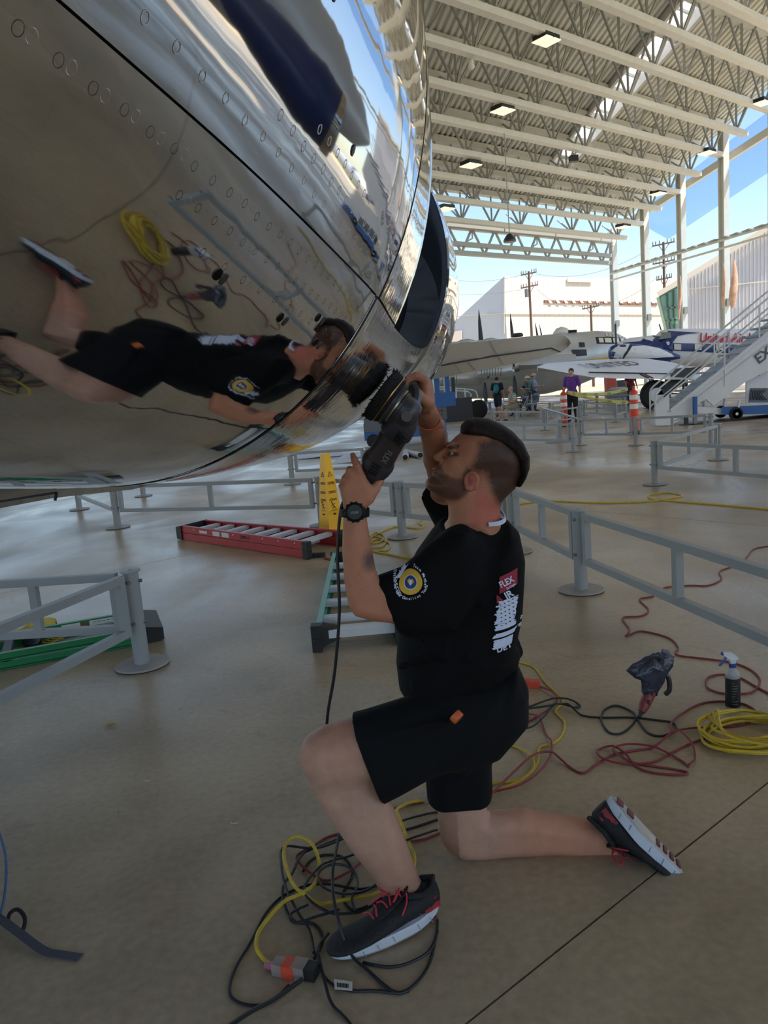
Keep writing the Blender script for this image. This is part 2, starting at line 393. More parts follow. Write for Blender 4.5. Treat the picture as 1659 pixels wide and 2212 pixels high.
# intersect with deck plane z = zch(s)+TD+0.3
lo_, hi_ = 5.0, 200.0
for _ in range(60):
    mid = (lo_+hi_)/2; p = CAMP+d*mid; rel = p-P1; rel.z = 0
    det = T.x*DV.y-T.y*DV.x; tt = (rel.x*DV.y-rel.y*DV.x)/det; ss = (T.x*rel.y-T.y*rel.x)/det
    if p.z < zch(ss)+TD+0.3: lo_ = mid
    else: hi_ = mid
SKT = tt; SKS = ss
def plane_ts(px, py, dz):
    d = ray(px, py); a, b = 5.0, 200.0
    for _ in range(50):
        m = (a+b)/2; p = CAMP+d*m; rel = p-P1; det = T.x*DV.y-T.y*DV.x; t2 = (rel.x*DV.y-rel.y*DV.x)/det; s2 = (T.x*rel.y-T.y*rel.x)/det
        if p.z < zch(s2)+dz: a = m
        else: b = m
    return t2, s2
def deck(t0, t1, s0, s1, nm='deck_sheet'):
    mb = MB(); n = int((t1-t0)/0.42); h = 0.11; pitch = (t1-t0)/n; pts = []
    for i in range(n):
        a = t0+i*pitch; pts += [(a, 0), (a+pitch*0.45, 0), (a+pitch*0.55, h), (a+pitch*0.9, h)]
    pts.append((t1, 0)); ss = [s0, s1] if (s0 >= -40 or s1 <= -40) else [s0, -40, s1]
    rows = [[rp(a, s, TD+0.2+hh) for a, hh in pts] for s in ss]
    mb.loft(rows, closed=False, cap=False); top = [[p+V(0, 0, 0.25) for p in (rp(t0, s, TD+0.3), rp(t1, s, TD+0.3))] for s in ss]
    mb.loft(top, closed=False, cap=False)
    return mb.obj(nm, DECK, CEIL, smooth=0)
CEIL = tag(MB().bar(rp(1.0, -16*DS/2-60, TD+0.25), rp(1.0, 7*DS/2, TD+0.25), 0.25, 0.5).obj('ceiling', WHITE, loc=rp(0, 0), smooth=0), kind='structure')
S0, S1 = -100.0, 5.35*DS/2
SKW = 1.1; SKE = plane_ts(1240, 345, TD+0.3)[1]
deck(SKT+SKW, 0.9, S0, SKE); deck(-NPAN*PW, SKT-SKW, S0, SKE); deck(-NPAN*PW, 0.9, SKE, S1)
FR = mat('skylight_glass', (250, 250, 252), 0.3)
_t = FR.node_tree; _b = _t.nodes['Principled BSDF']; _tr = _t.nodes.new('ShaderNodeBsdfTranslucent'); _tr.inputs[0].default_value = (0.95, 0.95, 0.95, 1)
_mx = _t.nodes.new('ShaderNodeMixShader'); _mx.inputs[0].default_value = 0.85; _o = _t.nodes['Material Output']
_t.links.new(_b.outputs[0], _mx.inputs[1]); _t.links.new(_tr.outputs[0], _mx.inputs[2]); _t.links.new(_mx.outputs[0], _o.inputs[0])
s = SKE
while s > -42:
    MB().prism([rp(SKT-SKW, s, TD+0.45), rp(SKT+SKW, s, TD+0.45), rp(SKT+SKW, s-1.45, TD+0.45), rp(SKT-SKW, s-1.45, TD+0.45)], (0, 0, 0.03)).obj('skylight_panel', FR, CEIL, smooth=0)
    MB().bar(rp(SKT-SKW, s-1.5, TD+0.4), rp(SKT+SKW, s-1.5, TD+0.4), 0.09, 0.14).obj('skylight_bar', WHITE, CEIL, smooth=0)
    s -= 1.55
for sgn in (-1, 1): MB().bar(rp(SKT+sgn*SKW, SKE, TD+0.2), rp(SKT+sgn*SKW, -42, TD+0.2), 0.2, 0.6).obj('skylight_curb', WHITE, CEIL, smooth=0)
# tinted glass canopy strip beyond the roof edge
GLB = mat('blue_canopy_glass', (120, 160, 215), 0.05)
_t = GLB.node_tree; _b = _t.nodes['Principled BSDF']; _tr = _t.nodes.new('ShaderNodeBsdfTransparent'); _tr.inputs[0].default_value = (0.80, 0.90, 1, 1)
_mx = _t.nodes.new('ShaderNodeMixShader'); _mx.inputs[0].default_value = 0.84; _o = _t.nodes['Material Output']
_t.links.new(_b.outputs[0], _mx.inputs[1]); _t.links.new(_tr.outputs[0], _mx.inputs[2]); _t.links.new(_mx.outputs[0], _o.inputs[0])
cg = MB().prism([rp(1.2, -60, TD+0.1), rp(7.0, -60, TD-1.3), rp(7.0, S1, TD-1.3), rp(1.2, S1, TD+0.1)], (0, 0, 0.04)).obj('canopy_glass', GLB, CEIL, smooth=0)
# end truss in front of the open end
s4 = 3*DS
ZT_, ZM_, ZB_ = _zat(1332, 520)[1], _zat(1332, 551)[1], _zat(1332, 567)[1]
et = thing('end_truss', 'deep white end truss with open lattice against the sky', 'truss', P1+DV*s4)
def ep(t, z): return P1+T*(t-0.45)+DV*s4+V(0, 0, z)
for nm, z, hh in (('top_chord', ZT_, 0.35), ('middle_chord', ZM_, 0.3), ('bottom_chord', ZB_, 0.3)):
    MB().bar(ep(0, z), ep(-NPAN*PW, z), 0.4, hh).obj(nm, WHITE2, et, smooth=0)
for i in range(NPAN+6):
    a = -i*2.4
    for p, q in ((ep(a, ZT_), ep(a-1.2, ZB_)), (ep(a-1.2, ZB_), ep(a-2.4, ZT_))):
        MB().bar(p, q, 0.13, 0.13).obj('web_bar', WHITE2, et, smooth=0)
    if i % 3 == 1: MB().tube([ep(a, ZT_), ep(a, ZT_-.7), ep(a-0.5, ZT_-.9), ep(a-0.5, ZM_+.2), ep(a-0.9, ZM_)], 0.05, 6).obj('conduit', WHITE2, et)
gm = mat('endwall_mesh', (170, 195, 220), 0.4)
# columns on the right
lbs = ['white steel column at the corner under the end truss', 'second white steel column from the end truss', 'white steel column beside the green glazed corner', 'white steel column with orange cloth tied to it']
for i in range(5):
    s = (3-i)*DS; b0 = P1+DV*s
    c = thing('steel_column', lbs[i] if i < 4 else 'nearest white steel column of the right side, partly outside the photo', 'column', b0, 'columns of the open side')
    zt = max(zch(s)+TD-.1, ZT_) if i == 0 else zch(s)+TD-.1
    for sg in (-1, 1): MB().bar(b0+DV*(sg*0.26), b0+DV*(sg*0.26)+V(0, 0, zt), 0.46, 0.05, up=DV).obj('flange', WHITE, c, smooth=0)
    MB().bar(b0, b0+V(0, 0, zt), 0.06, 0.5, up=DV).obj('web_plate', WHITE, c, smooth=0)
    MB().box(b0+V(0, 0, 0.03), (0.8, 0.8, 0.06)).obj('base_plate', WHITE, c, smooth=0)
    MB().box(b0-DV*0.35+V(0, 0, 5.8), (0.3, 0.25, 0.5)).obj('junction_box', WHITE2, c, smooth=0)
# cable tray along the columns
ct = thing('cable_tray', 'white cable tray running between the columns at mid height', 'tray', P1+V(0, 0, 9.6))
def tp(s, dz=0.0): return P1-T*0.45+DV*s+V(0, 0, 9.75+dz)
for dz in (-0.28, 0.25): MB().bar(tp(3*DS, dz), tp(-30, dz), 0.12, 0.14).obj('side_rail', WHITE, ct, smooth=0)
for i in range(30): MB().bar(tp(3*DS-0.5-i*1.1, 0.35), tp(3*DS-1.2-i*1.1, 0.40), 0.5, 0.08).obj('tray_cover', WHITE2, ct, smooth=0)

# lights and fittings under the trusses
LENS = mat('lamp_lens', (250, 240, 215), 0.4, emis=((255, 236, 200), 0.6)); BLK = mat('black_plastic', (28, 28, 30), 0.45, bump=(60, 0.05))
def to_plane(px, py, dz):
    d = ray(px, py); a, b = 5.0, 200.0
    for _ in range(50):
        m = (a+b)/2; p = CAMP+d*m; rel = p-P1; rel.z = 0; det = T.x*DV.y-T.y*DV.x; ss = (T.x*rel.y-T.y*rel.x)/det
        if p.z < zch(ss)+dz: a = m
        else: b = m
    return p
for (px, py), lb in {(1180, 89): 'near the aircraft, highest in the photo', (1086, 240): 'second below the highest one', (1017, 358): 'third down the left row', (962, 452): 'fourth down the left row, beside the cowl', (1645, 224): 'at the right edge of the photo', (1527, 331): 'left of the right edge one', (1422, 419): 'beside the second column', (1346, 491): 'above the end column'}.items():
    p = to_plane(px, py, -0.25)
    r = thing('ceiling_light', 'square roof light hung under a truss, '+lb, 'light', p, 'roof lights')
    rot = Matrix((T, T.cross(V(0, 0, 1))*-1, V(0, 0, 1))).transposed()
    MB().box(p+V(0, 0, 0.12), (1.0, 0.75, 0.22), rot).obj('housing', BLK, r, smooth=0)
    MB().box(p-T*0.27, (0.46, 0.85, 0.05), rot).obj('lens', LENS, r, smooth=0); MB().box(p+T*0.27, (0.46, 0.85, 0.05), rot).obj('lens', LENS, r, smooth=0)
p = to_plane(1018, 143, -0.3); r = thing('security_camera', 'small white dome camera hung under a roof truss', 'camera', p)
MB().cyl(p, p+V(0, 0, 0.3), 0.12).obj('mount', WHITE, r); MB().ball(p, 0.16).obj('dome', WHITE, r)
p = to_plane(1239, 343, -0.2); r = thing('loudspeaker', 'black loudspeaker hung at the lower end of the skylight', 'speaker', p)
MB().box(p, (0.5, 0.4, 0.35)).obj('cabinet', BLK, r, smooth=0); MB().bar(p, p+V(0, 0, 0.6), 0.05).obj('bracket', WHITE2, r, smooth=0)
p = W(1101, 519, 44); r = thing('pendant_lamp', 'dark round pendant lamp hung by the end truss', 'lamp', p)
MB().lathe(p, [(0.34, -0.1), (0.36, 0.0), (0.2, 0.25), (0.08, 0.35)]).obj('shade', mat('dark_steel', (70, 72, 76), 0.4, 0.6), r); MB().cyl(p+V(0, 0, 0.3), p+V(0, 0, 5.6), 0.03, n=6).obj('rod', WHITE2, r)

# ---- buildings beyond ----
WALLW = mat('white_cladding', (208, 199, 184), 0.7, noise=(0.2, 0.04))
def ribs(a, b, ztop, step, m, parent, zb=0.0, out=0.012):
    mb = MB(); a = Vector(a); b = Vector(b); L = (b-a).length; d = (b-a)/L; n = V(d.y, -d.x, 0); n = n if n.y < 0 else -n; k = int(L/step)
    for i in range(k):
        p = a+d*(i*step+step/2); t = i/max(k-1, 1); z = ztop(t) if callable(ztop) else ztop
        mb.bar(p+n*out+V(0, 0, zb), p+n*out+V(0, 0, z-0.1), 0.09, out*1.6, up=n)
    o = mb.obj('cladding_rib', m, parent, smooth=0); o['kind'] = 'stuff'; return o
def zpx(px, py, Y): return W(px, py, Y).z
c0 = W(1088, 598, 110); c1 = W(1470, 604, 130); cl = W(925, 745, 116)
hb = thing('hangar_building', 'large cream white metal hangar standing beyond the open end of the pavilion', 'building', V(c0.x, c0.y, 0))
fl2 = lambda p: V(p.x, p.y, 0)
bk = V(10, 30, 0)
MB().prism([fl2(c0), fl2(c1), V(c1.x, c1.y, c0.z), c0], bk).obj('front_wall', WALLW, hb, smooth=0)
ribs(fl2(c0), fl2(c1), c0.z, 1.0, WALLW, hb)
cl2 = V(cl.x-10, cl.y+4, 0); zl = zpx(925, 745, 116)
MB().prism([fl2(c0), c0, V(cl.x, cl.y, max(zl, 5)), V(cl2.x, cl2.y, 1), cl2], bk).obj('side_wall', mat('cladding_shade_tint', (172, 180, 192), 0.7), hb, smooth=0)  # side wall: bluish shade put into the colour of the white cladding
def lineY(px, py, A, B):   # point of vertical plane through A,B at pixel
    d = ray(px, py); e = B-A; den = d.x*e.y-d.y*e.x; t = ((A.x-CAMP.x)*e.y-(A.y-CAMP.y)*e.x)/den; return CAMP+d*t
def strip(pts, A, B, m, nm, parent, off=0.3, th=-0.15):
    e = (B-A).normalized(); n = V(e.y, -e.x, 0); n = n if n.y < 0 else -n
    return MB().prism([lineY(x, y, A+n*off, B+n*off) for x, y in pts], n*th).obj(nm, m, parent, smooth=0)
A, B = fl2(c0), fl2(c1)
RUST = mat('rusty_opening', (120, 86, 78), 0.9, noise=(2, 0.3)); GREYV = mat('vent_grey', (205, 200, 190), 0.6)
strip([(1176, 648), (1420, 654), (1420, 660), (1176, 654)], A, B, RUST, 'louvre_strip', hb, 0.15)
for i in range(14): strip([(1184+i*17, 649), (1190+i*17, 649), (1194+i*17, 655), (1188+i*17, 655)], A, B, WALLW, 'louvre_blade', hb, 0.25)
strip([(1226, 600), (1280, 601), (1280, 610), (1226, 609)], A, B, GREYV, 'roof_vent', hb)
strip([(1088, 676.5), (1460, 678.5), (1460, 679.5), (1088, 677.6)], A, B, GREYV, 'wall_seam', hb, 0.2)
A2, B2 = fl2(c0), cl2
strip([(1088, 676.5), (960, 684.5), (960, 686), (1088, 678)], A2, B2, GREYV, 'wall_seam', hb, 0.2)
strip([(1088, 597), (1090, 597), (1090, 720), (1088, 720)], A2, B2, GREYV, 'corner_trim', hb, 0.3)
strip([(966, 719), (997, 713), (997, 740), (966, 745)], A2, B2, mat('pale_door', (232, 218, 208), 0.6), 'roller_door', hb, 0.35)
strip([(963, 720), (966, 719), (966, 745), (963, 745)], A2, B2, mat('pink_paint', (205, 70, 110), 0.6), 'door_jamb', hb, 0.35)
# right building
r0 = W(1423, 640, 84); r1 = W(1800, 410, 80)
rb = thing('corrugated_building', 'white ribbed metal building with a rising roof edge on the right', 'building', fl2(r0))
RBW = mat('ribbed_cladding', (196, 198, 206), 0.6, noise=(0.3, 0.03))
MB().prism([fl2(W(1475, 640, 83.4)), W(1475, 608, 83.4), r1, fl2(r1)], V(14, 24, 0)).obj('end_wall', RBW, rb, smooth=0)
zA = W(1475, 608, 83.4).z; zB = r1.z
ribs(fl2(W(1475, 640, 83.4)), fl2(r1), lambda t: zA+(zB-zA)*t, 0.36, RBW, rb, out=0.06)
MB().bar(W(1420, 636, 83.3)+V(0, -.3, 0), r1+V(0, -.5, 0.2), 0.6, 0.5).obj('roof_edge', WALLW, rb, smooth=0)
strip([(1484, 624), (1659, 606), (1659, 608.5), (1484, 626)], fl2(r0), fl2(r1), GREYV, 'wall_seam', rb, 0.6)
GG = mat('green_glass', (96, 150, 130), 0.08, noise=(0.5, 0.25)); FRM = mat('window_frame_dark', (74, 84, 84), 0.4)
gl = [W(1425, 641, 83), W(1441, 706, 83), W(1441, 715, 83), W(1478, 715, 83), W(1478, 610, 83)]
MB().prism(gl, V(0, 1.0, 0)).obj('glazed_corner', GG, rb, smooth=0)
for (a, b) in (((1425, 641), (1442, 712)), ((1442, 633), (1450, 712)), ((1456, 626), (1458, 712)), ((1425, 641), (1478, 612)), ((1433, 668), (1478, 660)), ((1438, 692), (1478, 690))):
    MB().bar(W(*a, 82.8), W(*b, 82.8), 0.14, 0.14).obj('mullion', FRM, rb, smooth=0)
# utility poles
POLE = mat('weathered_wood', (96, 74, 66), 0.85); INS = mat('insulator', (110, 112, 116), 0.4)
def upole(px, top, Y, arms, label):
    b = W(px, top, Y); r = thing('utility_pole', label, 'pole', V(b.x, b.y, 0))
    MB().cyl(V(b.x, b.y, 0), b, 0.2, 0.14, 8).obj('pole_shaft', POLE, r)
    for yy, half in arms:
        z = W(px, yy, Y).z; c = V(b.x, b.y, z); aa = c+V(-half, 0, -half*.12); bb = c+V(half, 0, half*.12)
        MB().bar(aa, bb, 0.14, 0.16).obj('crossarm', POLE, r, smooth=0)
        for k in (-0.95, -0.7, -.35, .35, .7, 0.95):
            q = c+(bb-c)*k; MB().cyl(q, q+V(0, 0, 0.45), 0.06, n=6).obj('insulator', INS, r)
        MB().bar(c+V(-half*.5, 0, 0), c+V(0, 0, -0.9), 0.06).obj('arm_brace', POLE, r, smooth=0); MB().bar(c+V(half*.5, 0, 0), c+V(0, 0, -0.9), 0.06).obj('arm_brace', POLE, r, smooth=0)
    return b
u1 = upole(1142, 586, 100, [(591, 1.0), (619, 1.1)], 'tall wooden utility pole with two crossarms before the cream hangar')
zt = W(1138, 642, 99.8); MB().cyl(zt, zt+V(0, 0, 1.0), 0.25, n=10).obj('transformer_can', INS, bpy.data.objects['utility_pole'])
u2 = upole(1276, 659, 101, [(664, 1.1)], 'short wooden utility pole with one crossarm before the cream hangar')
u3 = upole(1433, 523, 92, [(527, 1.3), (566, 1.3), (602, 0.9)], 'wooden utility pole with three crossarms between two white columns')
for i, (a, b, sag) in enumerate([(u1+V(.9, 0, -.4), u3+V(-1, 0, -.3), 1.5), (u1+V(.9, 0, -2.2), u2+V(-.9, 0, 0), 1.0), (u1+V(-.9, 0, -.4), W(950, 600, 104), .6), (u2+V(.9, 0, 0), u3+V(-1, 0, -4), .8), (u1+V(-1, 0, -2.2), W(930, 632, 104), .4)]):
    pts = [a+(b-a)*(k/12)+V(0, 0, -sag*4*(k/12)*(1-k/12)) for k in range(13)]
    tag(MB().tube(pts, 0.022, 4).obj('power_line', INS), ['thin power line from the tall pole to the three-armed pole', 'thin power line from the tall pole to the short pole', 'upper power line leaving the tall pole to the left', 'thin power line from the short pole to the three-armed pole', 'lower power line leaving the tall pole to the left'][i], 'cable', 'power lines')
# orange cloth tied on a column
def cloth_drape(px, y0, y1, wpx, Y, label):
    mb = MB(); rings = []; N = 14
    for i in range(19):
        t = i/18; py = y0+(y1-y0)*t; wd = wpx*(0.35+0.75*sin(min(t*2.2, 1.57)))*(1-0.55*max(0, t-0.8)/0.2); c = W(px+2*sin(t*5), py, Y); rr = wd/FPX*Y
        rings.append([c+V(cos(2*pi*k/N)*rr*(1+.18*sin(5*k+t*4)), sin(2*pi*k/N)*rr*.6*(1+.2*cos(3*k)), 0) for k in range(N)])
    mb.loft(rings); return tag(mb.obj('cloth_wrap', mat('orange_white_cloth', (222, 176, 148), 0.9, noise=(1.6, 0.3))), label, 'cloth')
cloth_drape(1585, 562, 665, 7, 54.0, 'orange and white cloth tied to the right side of a white column')
cloth_drape(1563, 568, 665, 2.5, 54.4, 'thin strip of orange cloth on the left side of a white column')
cloth_drape(1469, 596, 690, 2.5, 59, 'narrow orange cloth hanging left of the column by the green glass')
# ================= POLISHED ENGINE COWL =================
AX = ray(1000, 838); AX.z = 0; AX.normalize(); SX = Vector((AX.y, -AX.x, 0))
NTAB = [(-1.6, -.55, .52, .33, .34), (-.8, -.55, .49, .37, .39), (0.0, -.55, .47, .40, .435), (0.3, -.55, .47, .44, .475), (0.6, -.55, .47, .482, .515), (0.9, -.55, .47, .512, .558),
        (1.15, -.55, .47, .528, .588), (1.46, -.55, .47, .522, .61), (2.0, -.55, .47, .522, .625), (2.5, -.55, .47, .525, .60), (2.9, -.55, .475, .53, .565), (3.3, -.55, .475, .555, .59), (3.8, -.55, .47, .56, .60), (4.3, -.55, .47, .54, .585), (4.6, -.55, .47, .50, .54)]
def nsec(t):
    n = len(NTAB)
    for i in range(n-1):
        if t <= NTAB[i+1][0] or i == n-2: break
    a = NTAB[max(i-1, 0)]; b = NTAB[i]; c = NTAB[i+1]; d = NTAB[min(i+2, n-1)]; u = (t-b[0])/(c[0]-b[0]); out = []
    for k in range(1, 5):
        m1 = (c[k]-a[k])/(c[0]-a[0]) if c[0] != a[0] else 0; m2 = (d[k]-b[k])/(d[0]-b[0]); h = c[0]-b[0]
        out.append((2*u**3-3*u*u+1)*b[k]+(u**3-2*u*u+u)*h*m1+(-2*u**3+3*u*u)*c[k]+(u**3-u*u)*h*m2)
    return out
def npt(t, thd, off=0.0, sc=1.0):
    cs, cz, A, B = nsec(t); c = cos(radians(thd)); s = sin(radians(thd))
    return CAMP+AX*t+SX*(cs+(A*sc+off)*c)+V(0, 0, cz+(B*sc+off)*s)
def npatch(mb, t0, t1, a0, a1, off=0.0, nt=24, na=90, sc=1.0, th=0.004):
    R = [[npt(t0+(t1-t0)*i/nt, a0+(a1-a0)*k/na, off, sc) for k in range(na+1)] for i in range(nt+1)]
    mb.loft([list(reversed(r)) for r in R], closed=False, cap=False)
    if th:                                              # inner face and rims, so the skin has thickness
        Q = [[npt(t0+(t1-t0)*i/nt, a0+(a1-a0)*k/na, off-th, sc) for k in range(na+1)] for i in range(nt+1)]
        mb.loft(Q, closed=False, cap=False)
        for i in (0, nt): mb.loft([R[i], Q[i]], closed=False, cap=False)
        for k in (0, na): mb.loft([[r[k] for r in R], [r[k] for r in Q]], closed=False, cap=False)
    return mb
def chrome(name, streak=False, amt=0.10, rough=0.035):
    m = bpy.data.materials.new(name); m.use_nodes = True; t = m.node_tree; b = t.nodes['Principled BSDF']
    b.inputs['Base Color'].default_value = S((208, 206, 204))+(1,); b.inputs['Metallic'].default_value = 1; b.inputs['Roughness'].default_value = rough
    tc = t.nodes.new('ShaderNodeTexCoord'); mp = t.nodes.new('ShaderNodeMapping')
    ang = atan2(AX.x, AX.y); mp.inputs['Rotation'].default_value = (0, 0, ang)
    mp.inputs['Scale'].default_value = (1, 1, 1) if not streak else (2.6, 9, 2.6)
    t.links.new(tc.outputs['Object'], mp.inputs[0])
    n = t.nodes.new('ShaderNodeTexNoise'); n.inputs['Scale'].default_value = 5.5; n.inputs['Detail'].default_value = 2.5; n.inputs['Distortion'].default_value = 0.3
    t.links.new(mp.outputs[0], n.inputs['Vector'])
    bp = t.nodes.new('ShaderNodeBump'); bp.inputs['Strength'].default_value = amt; bp.inputs['Distance'].default_value = 0.02
    t.links.new(n.outputs[0], bp.inputs['Height']); t.links.new(bp.outputs[0], b.inputs['Normal'])
    return m
CHR = chrome('polished_aluminium', amt=0.055); CHS = chrome('polished_aluminium_rippled', True, 0.028, 0.03)
DUCT = mat('duct_dark_liner', (165, 172, 186), 0.4, spec=0.6); SEAM = mat('panel_gap_dark', (18, 18, 20), 0.6)
base = CAMP+AX*1.5+SX*(-.55)+V(0, 0, .47)
cow = thing('engine_cowl', 'mirror polished aluminium jet engine cowl hanging low at the upper left', 'engine cowl', base)
TS = -34.5                                              # angle of the lengthwise seam
npatch(MB(), -1.6, 1.143, TS+0.06, TS+359.94-180, nt=60, na=100).obj('upper_panel', CHR, cow, smooth=60)
npatch(MB(), -1.6, 1.143, TS-179.9, TS-0.06, off=-0.004, nt=60, na=100).obj('lower_panel', CHR, cow, smooth=60)
npatch(MB(), 1.157, 1.46, TS+0.1, 179, nt=10, na=90).obj('upper_front_panel', CHS, cow, smooth=60)
npatch(MB(), 1.157, 1.50, -181, TS-0.1, off=-0.003, nt=12, na=90).obj('lower_front_panel', CHS, cow, smooth=60)
npatch(MB(), 1.50, 2.86, -140, TS-0.4, off=-0.003, nt=30, na=50).obj('keel_panel', CHS, cow, smooth=60)
npatch(MB(), 1.46, 2.9, 62, 118, nt=20, na=20).obj('top_bridge_panel', CHR, cow, smooth=60)
# inner body and fan duct behind the exhaust opening, both painted dark
mb = MB(); mb.loft([[npt(t, k*7.5, -0.012-d) for k in range(48)] for t, d in ((1.14, 0.0), (1.42, 0.0), (1.5, 0.012), (1.7, 0.07), (2.1, 0.15), (2.6, 0.2), (3.6, 0.22))], cap=False)
mb.obj('inner_body', DUCT, cow, smooth=60)
fan = MB(); npatch(fan, 2.9, 4.6, -180, 180, nt=24, na=120, th=0); f2 = fan.obj('fan_cowl', CHR, cow, smooth=60)
mb = MB(); mb.loft([[npt(t, -k*3.0, -d) for k in range(120)] for t, d in ((2.9, 0.012), (3.0, 0.035), (3.4, 0.06), (4.5, 0.07))], cap=False); mb.obj('fan_duct_wall', DUCT, cow, smooth=60)
mb = MB(); mb.loft([[npt(t, k*3.0, -d) for k in range(120)] for t, d in ((2.9, 0.0), (2.888, 0.006), (2.9, 0.0125))], cap=False); mb.obj('trailing_lip', CHR, cow, smooth=60)
mb = MB(); mb.loft([[npt(4.6, k*6, -d) for k in range(60)] for d in (0.0, 0.06, 0.3)]); mb.obj('intake_face', DUCT, cow, smooth=60)
mb = MB(); mb.loft([[npt(1.150+dt, k*3.0, -0.003) for k in range(120)] for dt in (-0.008, 0.008)], cap=False); mb.obj('ring_seam', SEAM, cow, smooth=60)
mb = MB(); mb.loft([[npt(-1.6+3.05*i/40, TS+da, -0.008) for da in (-0.13, 0.13)] for i in range(41)], closed=False, cap=False); mb.obj('lengthwise_seam', SEAM, cow, smooth=60)
npatch(MB(), 1.46, 1.466, TS, 179, off=0.0012, nt=1, na=90, th=0.006).obj('panel_edge', CHR, cow, smooth=60)
# rivets: rings pressed around each fastener, in rows along the seam
RV = mat('rivet_ring', (150, 146, 140), 0.25, 1.0)
rmesh = None
def rivet(t, th, r):
    global rmesh
    p = npt(t, th, 0.0002); u = (npt(t+0.01, th)-npt(t-0.01, th)).normalized(); v = (npt(t, th+1)-npt(t, th-1)).normalized(); n = v.cross(u).normalized()
    if (p-(CAMP+AX*t+SX*-.55+V(0, 0, .47))).dot(n) < 0: n = -n
    if rmesh is None:
        mb = MB(); N = 14; mb.loft([[V(cos(2*pi*k/N)*a, sin(2*pi*k/N)*a, h) for k in range(N)] for a, h in ((1.0, 0), (0.9, 0.16), (0.8, 0.0))], cap=False)
        rmesh = mb.obj('rivet', CHR, loc=(0, 0, 0), smooth=60); rmesh.parent = cow; o = rmesh
    else:
        o = rmesh.copy(); COL.objects.link(o)
    o.parent = cow; M = Matrix((u, n.cross(u), n)).transposed().to_4x4(); M.translation = p-LOC[cow.name]
    o.matrix_basis = M @ Matrix.Diagonal((r, r, r*0.10, 1)); return o
for row, (dth, step, t0, t1, r) in enumerate(((-2.6, 0.030, 0.25, 1.12, 0.0042), (-5.4, 0.030, 0.55, 1.12, 0.0040), (2.8, 0.034, 0.3, 1.12, 0.0040), (5.2, 0.030, 0.62, 1.12, 0.0046), (7.6, 0.030, 0.7, 1.12, 0.0044), (-8.5, 0.045, 0.62, 1.12, 0.0044))):
    t = t0
    while t < t1: rivet(t, TS+dth+random.uniform(-.15, .15), r); t += step
DOT = mat('fastener_dark', (58, 50, 46), 0.5)
for t, th in [(0.42, -15), (0.5, -15.6), (0.58, -16.4), (0.66, -17), (0.80, -25), (0.30, -47), (0.66, -44), (0.84, -44.5), (0.95, -42), (1.0, -45)]:
    p = npt(t, th, 0.0006); n = (npt(t, th, 0.01)-npt(t, th)).normalized(); MB().cyl(p-n*0.002, p, 0.0058, n=12).obj('fastener', DOT, cow)
# lower fairing strip under the cowl with an access panel
def fq(pts, Y, th=0.03): return [W(x, y, Y) for x, y in pts]
FT = 1.55
mb = MB(); rows = []
for i in range(15):
    t = i/14; x = -420+(402+420)*t
    yb = 1180-0.195*(x+420) if x < 120 else (1075-(x-120)*0.105 if x < 300 else 1056-(x-300)*.3)
    yt = 1042 if x < 430 else 1040
    Yd = 1.75-0.05*t
    a, b = W(x, yt-25, Yd), W(x, yb, Yd+0.10); rows.append([a, b, b+V(0, 0.25, 0.004), a+V(0, 0.25, 0)])
mb.loft(rows); mb.obj('lower_fairing', CHR, cow, smooth=50)
pa = MB()
for (a, b) in (((-420, 1150), (122, 1064)), ((122, 1064), (119, 1081))): pa.bar(W(*a, 1.77), W(*b, 1.77), 0.006, 0.005)
pa.obj('access_panel_gap', SEAM, cow, smooth=0)
# pylon and unseen wing carrying the engine; wing drawn forward to dim the foreground
WAL = mat('aircraft_skin_grey', (188, 190, 192), 0.35, 0.3, noise=(1.2, 0.05))
mb = MB(); q = lambda t, s, z: CAMP+AX*t+SX*s+V(0, 0, z)
mb.loft([[q(t, -.55-hw, z0), q(t, -.55+hw, z0), q(t, -.55+hw, z1), q(t, -.55-hw, z1)] for t, hw, z0, z1 in ((-1.8, .08, .7, 2.2), (0, .1, .8, 2.2), (1.5, .1, .95, 2.2), (2.7, .06, .98, 2.2), (3.2, .01, 1.0, 2.1))])
mb.obj('pylon', WAL, cow, smooth=0)
wg = MB(); wg.loft([[q(tl-c*(1-f), s, z+h*c) for f, h in ((1, 0), (.9, .05), (.6, .085), (.0, .01), (.6, -.03), (.9, -.025))] for s, tl, c, z in ((-14, 12.5, 9.0, 2.1), (-6, 6.6, 8.6, 2.15), (-.55, 3.2, 8.2, 2.25), (3.6, 1.6, 7.0, 2.45), (5.2, .4, 6.0, 2.55))])
wg.obj('wing', WAL, cow, smooth=30)
# ================= THE KNEELING MAN =================
def XZ(pts, Y): return [(lambda p: (p.x, p.z))(W(x, y, Y)) for x, y in pts]
def pin(P, x, z):                                       # soft inside mask of polygon, distance in m (+ inside)
    P = np.array(P); d = np.full(x.shape, 1e9); ins = np.zeros(x.shape, bool)
    for i in range(len(P)):
        a, b = P[i], P[(i+1) % len(P)]; e = b-a; wx, wz = x-a[0], z-a[1]; t = np.clip((wx*e[0]+wz*e[1])/(e@e+1e-12), 0, 1)
        d = np.minimum(d, (wx-e[0]*t)**2+(wz-e[1]*t)**2); c = ((a[1] <= z) & (b[1] > z)) | ((a[1] > z) & (b[1] <= z))
        if abs(e[1]) > 1e-12: ins ^= c & (x < a[0]+(z-a[1])*e[0]/e[1])
    return np.where(ins, np.sqrt(d), -np.sqrt(d))
man = thing('person', 'kneeling man in black T-shirt and black shorts holding the polisher against the aluminium cowl', 'person', V(0.2, 2.15, 0))
YH = 2.10
def w3(x, y, Y): return tuple(W(x, y, Y))
B = SDF((-0.34, 1.78, -0.02), (0.98, 2.48, 1.68), 0.0042)
